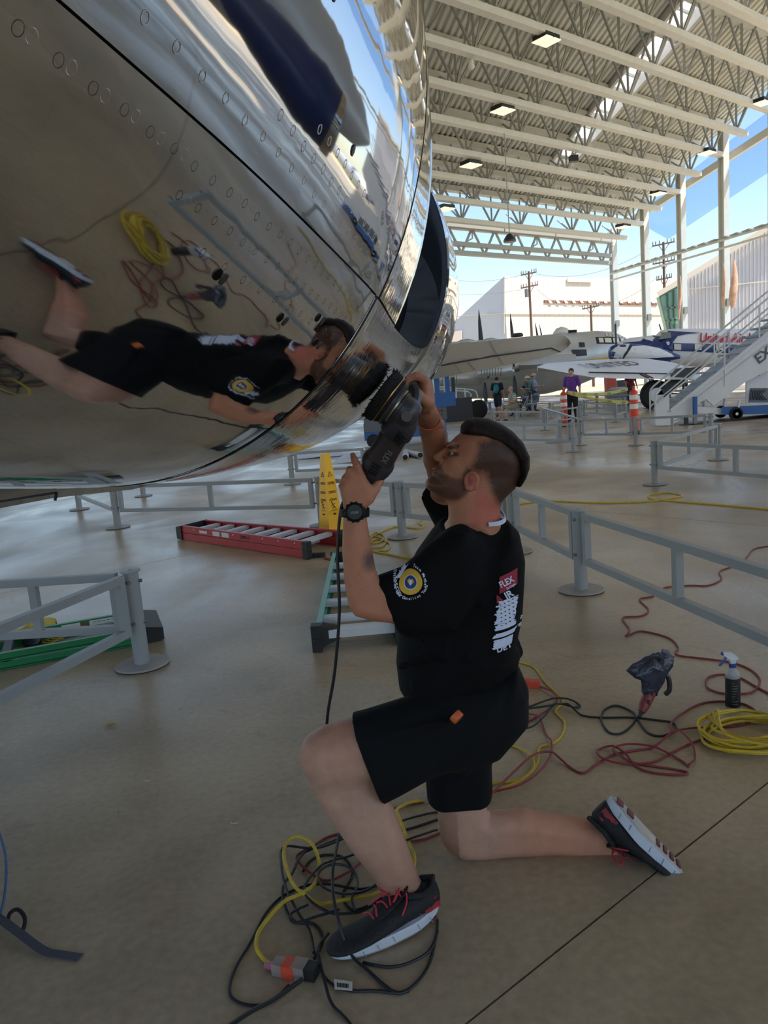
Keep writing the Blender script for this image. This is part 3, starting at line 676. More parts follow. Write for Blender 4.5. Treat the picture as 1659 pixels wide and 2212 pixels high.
HEADP = [(1000, 931), (987, 941), (973, 955), (968, 964), (968, 972), (960, 987), (952, 1001), (944, 1006), (939, 1013), (942, 1018), (938, 1023), (937, 1029), (927, 1036), (923, 1047), (929, 1058), (940, 1066), (954, 1073), (968, 1088), (970, 1115), (962, 1165), (1074, 1172), (1071, 1130), (1070, 1102), (1086, 1080), (1112, 1055), (1128, 1025), (1128, 990), (1113, 960), (1080, 934), (1040, 920)]
hx0 = W(1000, 1000, YH)
def headw(x, z):                                        # narrower towards the mouth and the neck
    t = np.clip((x-W(930, 1030, YH).x)/0.12, 0, 1); n = np.clip((W(0, 1075, YH).z-z)/0.05, 0, 1)
    w = 0.046+0.034*t**0.8; return w*(1-n)+0.062*n
B.pillow(XZ(HEADP, YH), YH, headw, 0.062, 0.012)
for sg in (-1, 1):
    B.ell(w3(985, 1008, YH+sg*0.038), (0.026, 0.018, 0.026), 0.02)                    # cheek
    B.ell(w3(975, 962, YH+sg*0.030), (0.016, 0.022, 0.008), 0.012)                    # brow ridge
    B.ell(w3(968, 978, YH+sg*0.042), (0.014, 0.013, 0.011), 0.006, op='s')             # socket
    B.ell(w3(979, 973, YH+sg*0.036), (0.013, 0.013, 0.005), 0.003); B.ell(w3(979, 985, YH+sg*0.036), (0.012, 0.013, 0.004), 0.003)                     # lids
    B.ell(w3(952, 994, YH+sg*0.010), (0.009, 0.008, 0.007), 0.006)                     # nostril wing
    B.ell(w3(1000, 1052, YH+sg*0.045), (0.022, 0.015, 0.02), 0.02)                     # jaw corner
    e = YH+sg*0.079
    B.ell(w3(1019, 1040, e), (0.021, 0.009, 0.029), 0.005, rot=[[.94, 0, .34], [0, 1, 0], [-.34, 0, .94]])
    B.ell(w3(1015, 1041, e+sg*0.010), (0.0125, 0.0085, 0.018), 0.002, rot=[[.94, 0, .34], [0, 1, 0], [-.34, 0, .94]], op='s')
    B.chain([w3(1019+14.5*cos(a), 1039-19*sin(a), e+sg*0.0085) for a in [radians(q) for q in range(-60, 200, 32)]], [0.0042]*9, 0.003)
    B.ell(w3(1011, 1055, e+sg*0.004), (0.009, 0.006, 0.009), 0.004)
    B.cone(w3(1005, 1040, e+sg*.004), w3(1006, 1045, e+sg*.006), .004, .004, .003)
B.cone(w3(968, 968, YH), w3(945, 987, YH), 0.0065, 0.0105, 0.006)
B.ell(w3(945, 989, YH), (0.009, 0.009, 0.008), 0.006)
B.ell(w3(941, 1012, YH), (0.011, 0.022, 0.006), 0.004); B.ell(w3(941, 1022, YH), (0.010, 0.019, 0.006), 0.003)
B.ell(w3(932, 1045, YH), (0.016, 0.024, 0.016), 0.014)
# neck to trunk (under the shirt), trunk core
B.cone(w3(1030, 1110, YH+0.02), w3(1020, 1200, 2.17), 0.062, 0.09, 0.03)
B.chain([w3(1015, 1190, 2.17), w3(995, 1330, 2.17), w3(1000, 1480, 2.17), w3(1040, 1560, 2.17)], [.11, .12, .12, .11], 0.03)
B.cone(w3(1020, 1180, 2.17), w3(985, 1210, 2.02), 0.07, 0.06, 0.03); B.cone(w3(1020, 1180, 2.17), w3(1005, 1160, 2.33), 0.07, 0.06, 0.03)
# left (near) arm
armY = lambda x, z: 1.925+np.clip((x-W(800, 0, 1.93).x)/0.22, 0, 1)*0.06
LA = [(742, 1085), (741, 1122), (739, 1190), (744, 1255), (752, 1303), (766, 1328), (806, 1339), (855, 1345), (930, 1345), (985, 1300), (985, 1235), (905, 1250), (852, 1256), (821, 1253), (812, 1229), (801, 1174), (793, 1122), (790, 1085)]
B.pillow(XZ(LA, 1.93), 1.94, 0.037, 0.036, 0.012, yfun=armY)
# left hand: palm, index along the tool, three curled fingers, thumb
PY = 1.897
B.pillow(XZ([(744, 1100), (735, 1068), (735, 1050), (744, 1034), (762, 1022), (780, 1020), (794, 1036), (809, 1058), (806, 1078), (792, 1100)], 1.90), 1.905, 0.0175, 0.017, 0.010)
B.chain([w3(782, 1032, PY), w3(772, 1008, PY+.004), w3(766, 994, PY+.012), w3(762, 983, PY+.022)], [.0108, .0098, .0088, .0078], 0.005)
B.chain([w3(766, 1032, PY), w3(756, 1019, PY+.004), w3(755, 1015, PY+.04), w3(775, 1015, PY+.085), w3(789, 1022, PY+.098)], [.0112, .0108, .0095, .0085, .0075], 0.004)
B.chain([w3(755, 1040, PY), w3(746, 1034, PY+.006), w3(748, 1030, PY+.042), w3(770, 1030, PY+.088), w3(784, 1037, PY+.098)], [.0108, .0102, .0092, .0082, .0074], 0.004)
B.chain([w3(746, 1054, PY), w3(739, 1050, PY+.008), w3(743, 1046, PY+.042), w3(764, 1046, PY+.080), w3(776, 1050, PY+.088)], [.0098, .0092, .0084, .0074, .0066], 0.004)
B.chain([w3(796, 1078, PY+.006), w3(810, 1056, PY+.016), w3(820, 1040, PY+.026), w3(829, 1023, PY+.034)], [.0150, .0122, .0100, .0080], 0.006)
# right (far) arm and hand round the handle
B.chain([w3(1005, 1160, 2.36), w3(964, 1066, 2.36), w3(947, 990, 2.26), w3(933, 925, 2.11), w3(921, 888, 1.985)], [.055, .046, .043, .034, .0275], 0.015)
HY = 1.955
B.pillow(XZ([(896, 816), (924, 815), (937, 836), (940, 872), (930, 892), (908, 892), (900, 866), (902, 842)], HY), HY, 0.042, 0.024, 0.012)
for k, (dy, dx, r) in enumerate(((-0.034, 0, .0098), (-0.011, 2, .0102), (0.012, 3, .0098), (0.034, 5, .0086))):
    Y = HY+dy; B.chain([w3(918+dx, 822, Y), w3(900+dx, 812+dx, Y), w3(881+dx, 820+dx, Y), w3(878+dx, 836, Y), w3(886+dx, 848, Y)], [r*1.1, r*1.08, r, r*.95, r*.85], 0.003)
B.chain([w3(926, 872, HY-.034), w3(914, 862, HY-.046), w3(903, 850, HY-.050), w3(895, 839, HY-.048)], [.0135, .0118, .0108, .0085], 0.005)
# legs
legY = lambda x, z: 1.985-0.0*z
B.pillow(XZ([(665, 1600), (659, 1640), (668, 1690), (690, 1735), (721, 1779), (756, 1832), (795, 1880), (820, 1922), (838, 1965), (905, 1965), (914, 1925), (899, 1880), (882, 1832), (868, 1795), (851, 1748), (831, 1708), (806, 1676), (800, 1640), (740, 1580), (700, 1578)], 1.98), 1.985, 0.055, 0.054, 0.02)
B.pillow(XZ([(659, 1640), (664, 1606), (690, 1578), (735, 1558), (800, 1540), (900, 1515), (1040, 1500), (1100, 1540), (1060, 1620), (920, 1690), (835, 1700), (803, 1676), (740, 1690), (680, 1690)], 1.99), 2.02, 0.078, 0.075, 0.025, yfun=lambda x, z: 1.985+np.clip((x+.1)/0.4, 0, 1)*0.09)
B.ell(w3(690, 1632, 1.975), (0.048, 0.052, 0.055), 0.03)
B.ell(w3(900, 1925, 1.985), (0.026, 0.036, 0.026), 0.02)
B.cone(w3(1020, 1590, 2.27), w3(990, 1800, 2.25), 0.075, 0.058, 0.02)
B.pillow(XZ([(948, 1765), (955, 1805), (972, 1838), (1000, 1852), (1040, 1852), (1099, 1846), (1199, 1842), (1270, 1846), (1340, 1855), (1352, 1810), (1335, 1782), (1292, 1775), (1199, 1761), (1131, 1749), (1056, 1756), (1040, 1720), (960, 1720)], 2.25), 2.25, 0.052, 0.048, 0.015)
B.ell(w3(1330, 1822, 2.235), (0.035, 0.038, 0.034), 0.02)
Vb, Fb = B.mesh()
x, y, z = Vb[:, 0], Vb[:, 1], Vb[:, 2]
base = np.tile(np.array(S((182, 122, 94))), (len(Vb), 1))
def blend(mask, col, a=1.0):
    m = np.clip(mask, 0, 1)[:, None]*a; base[:] = base*(1-m)+np.array(S(col))*m
blend(((y > 2.175) | (z > 1.39))*(y > 1.93)*(x < 0.24)*(z > 1.15)*np.clip((1.56-z)/.02, 0, 1)*np.clip((y-1.9)/.1, 0, 1), (146, 96, 72), .85)  # far arm and hand: skin colour darkened to stand in for shade
blend((0.72-z)/0.25, (184, 144, 124)); blend(((z < 0.45)*1.0)*np.clip((x-0.25)/0.15, 0, 1), (188, 130, 102), .8)
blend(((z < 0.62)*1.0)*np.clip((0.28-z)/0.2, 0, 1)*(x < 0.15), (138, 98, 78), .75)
rng = np.random.default_rng(3); grain = rng.random(len(Vb))
head = (z > 1.12) & (x > 0.10) & (y > 1.99) & (y < 2.175)
P = XZ([(938, 1006), (925, 1034), (921, 1050), (932, 1066), (955, 1078), (985, 1076), (1004, 1060), (1010, 1030), (1012, 1008), (1000, 1004), (992, 1030), (972, 1026), (955, 1018), (950, 1004)], YH)
blend(np.where(head, pin(P, x, z)/0.010+0.45, 0)*(0.75+0.5*grain), (70, 48, 42), .8)
P = XZ([(1022, 948), (1060, 938), (1112, 960), (1140, 1005), (1128, 1056), (1084, 1102), (1062, 1086), (1048, 1050), (1040, 1022), (1012, 1016), (1006, 1000), (1014, 985)], YH)
blend(np.where(head, pin(P, x, z)/0.022+0.25, 0)*(0.8+0.4*grain), (52, 37, 32), .9)
P = XZ([(1030, 1050), (1020, 1062), (1010, 1130), (1080, 1150), (1080, 1100), (1060, 1075)], YH)
blend(np.where(head, pin(P, x, z)/0.02+0.6, 0), (186, 98, 84), .75)
blend(np.where(head, pin(XZ([(968, 960), (962, 964), (966, 970), (985, 966), (990, 958), (978, 957)], YH), x, z)/0.002+0.6, 0)*(np.abs(y-YH) > .012), (60, 42, 36), .8)
blend(np.where(head, 1-np.sqrt((x-W(943, 1016, YH).x)**2+(z-W(943, 1016, YH).z)**2)/0.010, 0), (150, 84, 78), .8)
ec = W(1017, 1042, YH-.08); blend(np.where(np.abs(y-YH) > .072, 1.6-np.sqrt((x-ec.x)**2+(z-ec.z)**2)/0.02, 0), (196, 110, 96), .7)
ec = W(1014, 1041, YH-.08); blend(np.where(np.abs(y-YH) > .066, 1.3-np.sqrt(((x-ec.x)/.007)**2+((z-ec.z)/.012)**2), 0), (96, 48, 44), .7)  # ear hollow painted darker, as the shade of its recess
blend(np.where(head, pin(XZ([(964, 978), (974, 974), (987, 976), (984, 982), (968, 983)], YH), x, z)/0.002+0.7, 0)*(np.abs(y-YH) > .018), (58, 40, 36), .8)
tq = W(797, 1212, 1.9); blend(np.where(y < 1.96, 1.4-np.sqrt(((x-tq.x)/0.017)**2+((z-tq.z)/0.026)**2), 0)*(0.7+.5*grain), (52, 56, 62), .8)
tq = W(776, 1205, 1.9)
for kx, kz in ((765, 1017), (748, 1033), (740, 1048), (782, 1022)):
    q = W(kx, kz, 1.9); blend(np.where((y < 1.96), 1-np.sqrt((x-q.x)**2+(z-q.z)**2)/0.013, 0), (168, 96, 78), .5)
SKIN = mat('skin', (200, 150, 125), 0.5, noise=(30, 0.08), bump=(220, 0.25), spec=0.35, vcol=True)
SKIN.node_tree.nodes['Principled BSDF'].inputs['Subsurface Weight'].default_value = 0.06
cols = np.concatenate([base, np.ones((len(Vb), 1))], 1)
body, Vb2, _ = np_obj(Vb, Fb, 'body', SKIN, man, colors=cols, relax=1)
# eyes
for sg in (-1, 1):
    c = W(976, 980, YH+sg*0.037); e = MB().ball(c, 0.0080).obj('eye', mat('eye_white', (140, 122, 114), 0.3), man)
    MB().ball(c+V(-0.0055, sg*0.003, 0.001), 0.0045).obj('iris', mat('iris_dark', (50, 38, 32), 0.15), e)
# hair
Hs = SDF((0.10, 1.98, 1.12), (0.50, 2.22, 1.48), 0.0035)
HP = [(995, 936), (997, 918), (1010, 906), (1030, 901), (1054, 904), (1080, 914), (1106, 931), (1128, 955), (1141, 984), (1141, 1008), (1133, 1032), (1120, 1052), (1112, 1050), (1116, 1025), (1112, 1000), (1098, 978), (1072, 960), (1044, 950), (1016, 943)]
Hs.pillow(XZ(HP, YH), YH, 0.068, 0.018, 0.01)
Vh, Fh = Hs.mesh(); HAIR = mat('dark_hair', (40, 30, 26), 0.6, noise=(60, 0.5), bump=(260, .6), spec=0.25)
np_obj(Vh, Fh, 'hair', HAIR, man, relax=1)
# T-shirt
Ts = SDF((-0.10, 1.84, 0.60), (0.52, 2.50, 1.28), 0.0048)
TP = [(962, 1118), (935, 1146), (900, 1195), (872, 1250), (862, 1340), (856, 1431), (862, 1482), (884, 1512), (940, 1520), (1050, 1480), (1114, 1424), (1121, 1399), (1111, 1383), (1124, 1320), (1128, 1255), (1130, 1203), (1118, 1146), (1095, 1122), (1075, 1128), (1030, 1132)]
Ts.pillow(XZ(TP, 2.17), 2.17, 0.185, 0.105, 0.02)
Ts.pillow(XZ([(1010, 1120), (930, 1170), (868, 1222), (805, 1245), (815, 1300), (840, 1350), (880, 1372), (980, 1360), (1050, 1260)], 1.96), 1.97, 0.07, 0.062, 0.03, yfun=lambda x, z: 1.945+np.clip((x-W(820, 0, 1.94).x)/0.25, 0, 1)*0.07)
Ts.cone(w3(1040, 1172, 2.17), w3(990, 1200, 2.02), 0.075, 0.075, 0.03); Ts.cone(w3(1040, 1165, 2.17), w3(1010, 1160, 2.33), 0.07, 0.08, 0.03)
Ts.cone(w3(1015, 1160, 2.36), w3(954, 1060, 2.34), 0.082, 0.070, 0.02)
Ts.cone(w3(1110, 1385, 2.17), w3(1114, 1408, 2.15), 0.016, 0.022, 0.01)
a, b = W(815, 1252, 1.93), W(856, 1352, 1.93); dd = (b-a).normalized(); n = V(dd.z, 0, -dd.x); n = n if n.x < 0 else -n
Ts.cut(tuple((a+b)/2), tuple(n), 0.11)
a = W(968, 1075, 2.20); Ts.cut(tuple(W(959, 1068, 2.35)), tuple((W(947, 990, 2.26)-W(964, 1066, 2.36)).normalized()), 0.12)
# neck opening and soft wrinkles
Ts.cut(tuple(W(1020, 1129, 2.13)), tuple(V(-0.06, -0.10, 1).normalized()), 0.094)
for (p, q, r) in (((868, 1440, 2.0), (960, 1400, 1.98), .010), ((880, 1350, 2.0), (960, 1420, 1.98), .012), ((1100, 1360, 2.08), (1010, 1420, 1.99), .010), ((905, 1250, 1.90), (960, 1330, 1.93), .010), ((1095, 1180, 2.06), (1040, 1300, 1.985), .012), ((900, 1480, 2.02), (1040, 1440, 1.985), .009)):
    Ts.cone(w3(*p), w3(*q), r, r*.5, 0.02)
Ts.cut(tuple(W(996, 1137, 2.0)), (0.12, -0.10, 1), 0.085)
Vt, Ft = Ts.mesh(); CLOTH = mat('black_cotton', (9, 9, 11), 0.9, noise=(12, 0.25), bump=(18, 0.35), spec=0.2)
shirt, Vt2, _ = np_obj(Vt, Ft, 'tshirt', CLOTH, man, relax=2)
tree = BVHTree.FromPolygons([Vector(v) for v in Vt2], [tuple(f) for f in Ft])
PRW = mat('print_white', (206, 214, 236), 0.7); PRR = mat('print_red', (150, 36, 58), 0.7); PRY = mat('print_gold', (206, 164, 52), 0.7); PRB = mat('print_blue', (34, 58, 110), 0.7)
ND = V(0.30, 1, 0).normalized()                          # cast direction onto the cloth
def decal(mb, name, m, off=0.0015, parent=None, tr=tree, d=None, sub=0.012):
    d = d or ND; out = MB()
    for f in mb.f:                                      # split big faces so that they follow the cloth
        P = [Vector(mb.v[i]) for i in f]
        tris = [(P[0], P[i], P[i+1]) for i in range(1, len(P)-1)]
        st = list(tris)
        while st:
            A, Bq, Cq = st.pop(); L = max((A-Bq).length, (Bq-Cq).length, (Cq-A).length)
            if L > sub and len(out.v) < 60000:
                if L == (A-Bq).length: M2 = (A+Bq)/2; st += [(A, M2, Cq), (M2, Bq, Cq)]
                elif L == (Bq-Cq).length: M2 = (Bq+Cq)/2; st += [(A, Bq, M2), (A, M2, Cq)]
                else: M2 = (A+Cq)/2; st += [(A, Bq, M2), (M2, Bq, Cq)]
                continue
            Q = []
            for p in (A, Bq, Cq):
                h = tr.ray_cast(p-d*0.5, d)
                if h[0] is None: break
                nn = h[1] if h[1].dot(d) < 0 else -h[1]; Q.append(h[0]+nn*off-d*off*0.5)
            if len(Q) == 3 and max((Q[0]-Q[1]).length, (Q[1]-Q[2]).length) < sub*4: out.add(Q, [(0, 1, 2)])
    return out.obj(name, m, parent or shirt, smooth=180) if out.v else None
def frame(px, py, Y, ang):                               # origin + axes of the drawing plane, tilted by ang in the picture plane
    o = W(px, py, Y); a = radians(ang); up = V(0, 0, 1); r = ND.cross(up).normalized()
    return o, r*cos(a)+up*sin(a), up*cos(a)-r*sin(a)
def disc(o, u, v, r0, r1, n=40):
    mb = MB(); mb.loft([[o+u*(r*cos(2*pi*k/n))+v*(r*sin(2*pi*k/n)) for k in range(n)] for r in (r0, r1)], cap=False); return mb
o, u, v = frame(891, 1254, 1.9, -4)
k_ = 1.16e-3
decal(disc(o, u, v, 14.5*k_, 26*k_), 'emblem_ring', PRY, 0.0016); decal(disc(o, u, v, 13.5*k_, 14.8*k_), 'emblem_rim', PRW, 0.0018); decal(disc(o, u, v, 0.0001, 13.5*k_), 'emblem_field', PRB, 0.0016)
bird = MB()
for pts in ([(-8, 3), (-2, 8), (-1, 2), (-5, -3)], [(8, 3), (2, 8), (1, 2), (5, -3)]): bird.add([o+u*(x*k_)+v*(y*k_) for x, y in pts], [(0, 1, 2, 3)])
decal(bird, 'emblem_wings', PRY, 0.0022)
bd = MB(); bd.add([o+u*(x*k_)+v*(y*k_) for x, y in [(-2.5, 5), (2.5, 5), (3.3, -3), (0, -7), (-3.3, -3)]], [(0, 1, 2, 3, 4)]); decal(bd, 'emblem_shield', PRW, 0.0026)
def arc_text(s, o, u, v, R, a0, step, size, flip=False):
    mb = MB()
    for i, ch in enumerate(s):
        a = radians(a0+i*step) if not flip else radians(a0-i*step); c = o+(u*cos(a)+v*sin(a))*R
        t = (-u*sin(a)+v*cos(a)) if not flip else (u*sin(a)-v*cos(a)); rn = -(u*cos(a)+v*sin(a)) if not flip else (u*cos(a)+v*sin(a))
        add_text(mb, ch, c-t*size*.3, t, rn, size, 0.02)
    return mb
decal(arc_text('Air Force One Detailing Team', o, u, v, 37*k_, 140, 7.6, 8.5*k_), 'emblem_lettering', PRW, 0.002, sub=0.02)
decal(arc_text('Team Member', o, u, v, 29.5*k_, 84, 10.0, 8*k_, True), 'emblem_lettering_top', PRW, 0.002, sub=0.02)
mb = MB(); o2, u2, v2 = frame(843, 1240, 1.9, -66); add_text(mb, 'SWAG SUCCESS', o2, u2, v2, 10*k_, 0.02, 0.3, wsc=0.72); decal(mb, 'sleeve_lettering', PRW, 0.002, sub=0.02)
# chest print seen edge-on and back print
mb = MB(); mb.add([W(x, y, 2.0) for x, y in ((877, 1228), (893, 1200), (900, 1203), (886, 1228))], [(0, 1, 2, 3)]); decal(mb, 'chest_print', PRW, 0.003)
def quad(px): return MB().add([W(x, y, 1.97) for x, y in px], [tuple(range(len(px)))])
decal(quad([(1077, 1249), (1112, 1236), (1112, 1271), (1077, 1286)]), 'print_badge', PRR, 0.0022)
def ptxt(s, px, py, ang, hpx, wsc, m, nm, off=0.003, bold=.03, shear=0):
    o3, u3, v3 = frame(px, py, 1.97, ang); mb = MB(); add_text(mb, s, o3, u3, v3, hpx*1.2e-3, bold, shear, wsc=wsc); decal(mb, nm, m, off, sub=0.02)
ptxt('FLEX', 1080, 1273, 20, 21, 0.62, PRW, 'badge_lettering'); ptxt('Das Original', 1092, 1278, 20, 8, 0.45, PRW, 'badge_small_lettering')
ptxt('A', 1072, 1306, 20, 24, 0.85, PRR, 'back_lettering_red'); ptxt('IR', 1091, 1299, 20, 24, 0.75, PRW, 'back_lettering'); ptxt('DET', 1071, 1414, 6, 19, 0.85, PRW, 'back_lettering')
pr = random.Random(5); mb = MB(); dk = MB()
yy = 1302
while yy < 1405:                                        # torn-edged flag block
    t = (yy-1302)/103; L = 1074-10*t+pr.uniform(-4, 3); Rr = 1126-14*t
    if not (1366 < yy < 1372 or 1382 < yy < 1386): mb.add([W(a, b, 1.97) for a, b in ((L, yy), (Rr, yy-8), (Rr, yy-4.4), (L+pr.uniform(-3, 3), yy+3.6))], [(0, 1, 2, 3)])
    yy += 3.4
decal(mb, 'back_flag_print', PRW, 0.0022, sub=0.02)
for i in range(6):
    for j in range(5):
        cx, cy = 1079+j*8+i*0.5, 1310+i*9+j*-3; dk.add([W(cx+a*1.6, cy+b*1.6, 1.97) for a, b in ((-1, 0), (0, -1), (1, 0), (0, 1))], [(0, 1, 2, 3)])
decal(dk, 'back_print_stars', CLOTH, 0.0034, sub=0.05)
mb = MB()
for k in range(7): mb.add([W(a, b, 1.97) for a, b in ((1117+k, 1215+k*14), (1130, 1212+k*14), (1128, 1219+k*14), (1115+k, 1223+k*14))], [(0, 1, 2, 3)])
decal(mb, 'back_print_scroll', PRW, 0.0026, sub=0.02)
# white inner collar at the nape
mb = MB(); pts = spline([w3(1056, 1133, 2.035), w3(1078, 1130, 2.045), w3(1090, 1121, 2.075), w3(1086, 1110, 2.11), w3(1080, 1104, 2.16)], 5)
mb.loft([[p+V(0, 0, -.006), p+V(-.001, 0, .006), p+V(.003, 0, .006), p+V(.004, 0, -.006)] for p in pts]); mb.obj('inner_collar', mat('collar_white', (208, 210, 230), 0.8), man)
# shorts
Sh = SDF((-0.30, 1.84, 0.20), (0.56, 2.46, 0.86), 0.0048)
Sh.pillow(XZ([(880, 1490), (1000, 1440), (1112, 1420), (1138, 1478), (1138, 1545), (1112, 1576), (1077, 1616), (1000, 1650), (930, 1640), (890, 1560)], 2.17), 2.17, 0.175, 0.10, 0.03)
Sh.pillow(XZ([(740, 1545), (880, 1514), (980, 1490), (1090, 1500), (1100, 1570), (1050, 1640), (990, 1665), (925, 1684), (870, 1708), (800, 1735), (770, 1690), (752, 1620)], 2.0), 2.02, 0.098, 0.085, 0.03, yfun=lambda x, z: 1.985+np.clip((x+.1)/0.4, 0, 1)*0.09)
Sh.pillow(XZ([(920, 1600), (1075, 1590), (1062, 1650), (1064, 1700), (1060, 1740), (1052, 1840), (975, 1830), (928, 1780), (920, 1690)], 2.25), 2.26, 0.092, 0.055, 0.03)
a, b = W(764, 1550, 2.0), W(828, 1712, 2.0); dd = (b-a).normalized(); n = V(dd.z, 0, -dd.x); n = n if n.x < 0 else -n
Sh.cut(tuple((a+b)/2), tuple(n), 0.15)
a, b = W(930, 1764, 2.25), W(1050, 1798, 2.25); dd = (b-a).normalized(); n = V(dd.z, 0, -dd.x); n = n if n.z < 0 else -n
Sh.cut(tuple((a+b)/2), tuple(n), 0.14)
for (p, q, r) in (((800, 1600, 1.91), (960, 1560, 1.93), .010), ((830, 1690, 1.92), (980, 1620, 1.95), .012), ((1120, 1480, 2.1), (1000, 1560, 1.99), .012), ((1050, 1640, 2.18), (960, 1700, 2.17), .010)):
    Sh.cone(w3(*p), w3(*q), r, r*.5, 0.02)
Vs, Fs = Sh.mesh(); np_obj(Vs, Fs, 'shorts', mat('black_shorts_cloth', (11, 12, 15), 0.9, noise=(10, 0.25), bump=(16, 0.35), spec=0.25), man, relax=2)
c = W(981, 1543, 1.925); ax = V(.62, -.45, -.6).normalized()
r = MB().lathe(c, [(0.001, 0), (0.017, 0), (0.018, .004), (0.018, .016), (0.0165, .019), (0.001, .019)], 24, ax).obj('pocket_clip', mat('orange_plastic', (206, 98, 48), 0.45), man)
# wristband, watch
def ringband(c, ax, r1, r2, h, nm, m, parent, n=36):
    c = Vector(c); ax = Vector(ax).normalized(); x = ax.orthogonal().normalized(); y2 = ax.cross(x); mb = MB()
    mb.loft([[c+ax*hh+(x*cos(2*pi*k/n)*(r1+dr)+y2*sin(2*pi*k/n)*(r2+dr)) for k in range(n)] for hh, dr in ((-h, 0), (-h, .0022), (h, .0022), (h, 0))], cap=False); return mb.obj(nm, m, parent)
ringband(W(926, 903, 2.035), W(933, 925, 2.11)-W(921, 888, 1.985), .0325, .0325, .0035, 'wristband', mat('orange_silicone', (226, 92, 52), 0.5), man)
WB = mat('watch_black', (15, 15, 17), 0.6, spec=0.25); wc = W(766, 1106, 1.925); wax = W(766, 1150, 1.925)-W(766, 1090, 1.925)
wt = thing('wrist_watch', 'chunky black digital wrist watch on the left wrist', 'watch', wc)
ringband(wc, wax, .036, .036, .0105, 'strap', WB, wt)
wn = V(0.05, -1, 0.15).normalized(); cc = wc+wn*0.034
case = MB().lathe(cc, [(0.001, 0), (.024, 0), (.0255, .003), (.0245, .009), (.0205, .012), (.0195, .0105), (.001, .0105)], 32, wn).obj('case', WB, wt)
for k in range(12):
    a = 2*pi*k/12; x2 = wn.orthogonal().normalized(); y2 = wn.cross(x2); MB().ball(cc+wn*.006+(x2*cos(a)+y2*sin(a))*.0245, .0036, 8, 6).obj('bezel_knob', WB, case)
MB().lathe(cc+wn*.0106, [(.0185, 0), (.0185, .0004), (.001, .0006)], 28, wn).obj('glass_face', mat('watch_glass', (20, 24, 26), 0.35, spec=0.3), case)
mb = MB(); ux = V(1, .05, 0).normalized(); vz = wn.cross(ux)*-1; vz = vz if vz.z > 0 else -vz; add_text(mb, '10:58', cc+wn*.0114-ux*.011-vz*.004, ux, vz, .009, 0.02); mb.obj('digits', mat('lcd_grey', (128, 134, 136), 0.5), case)
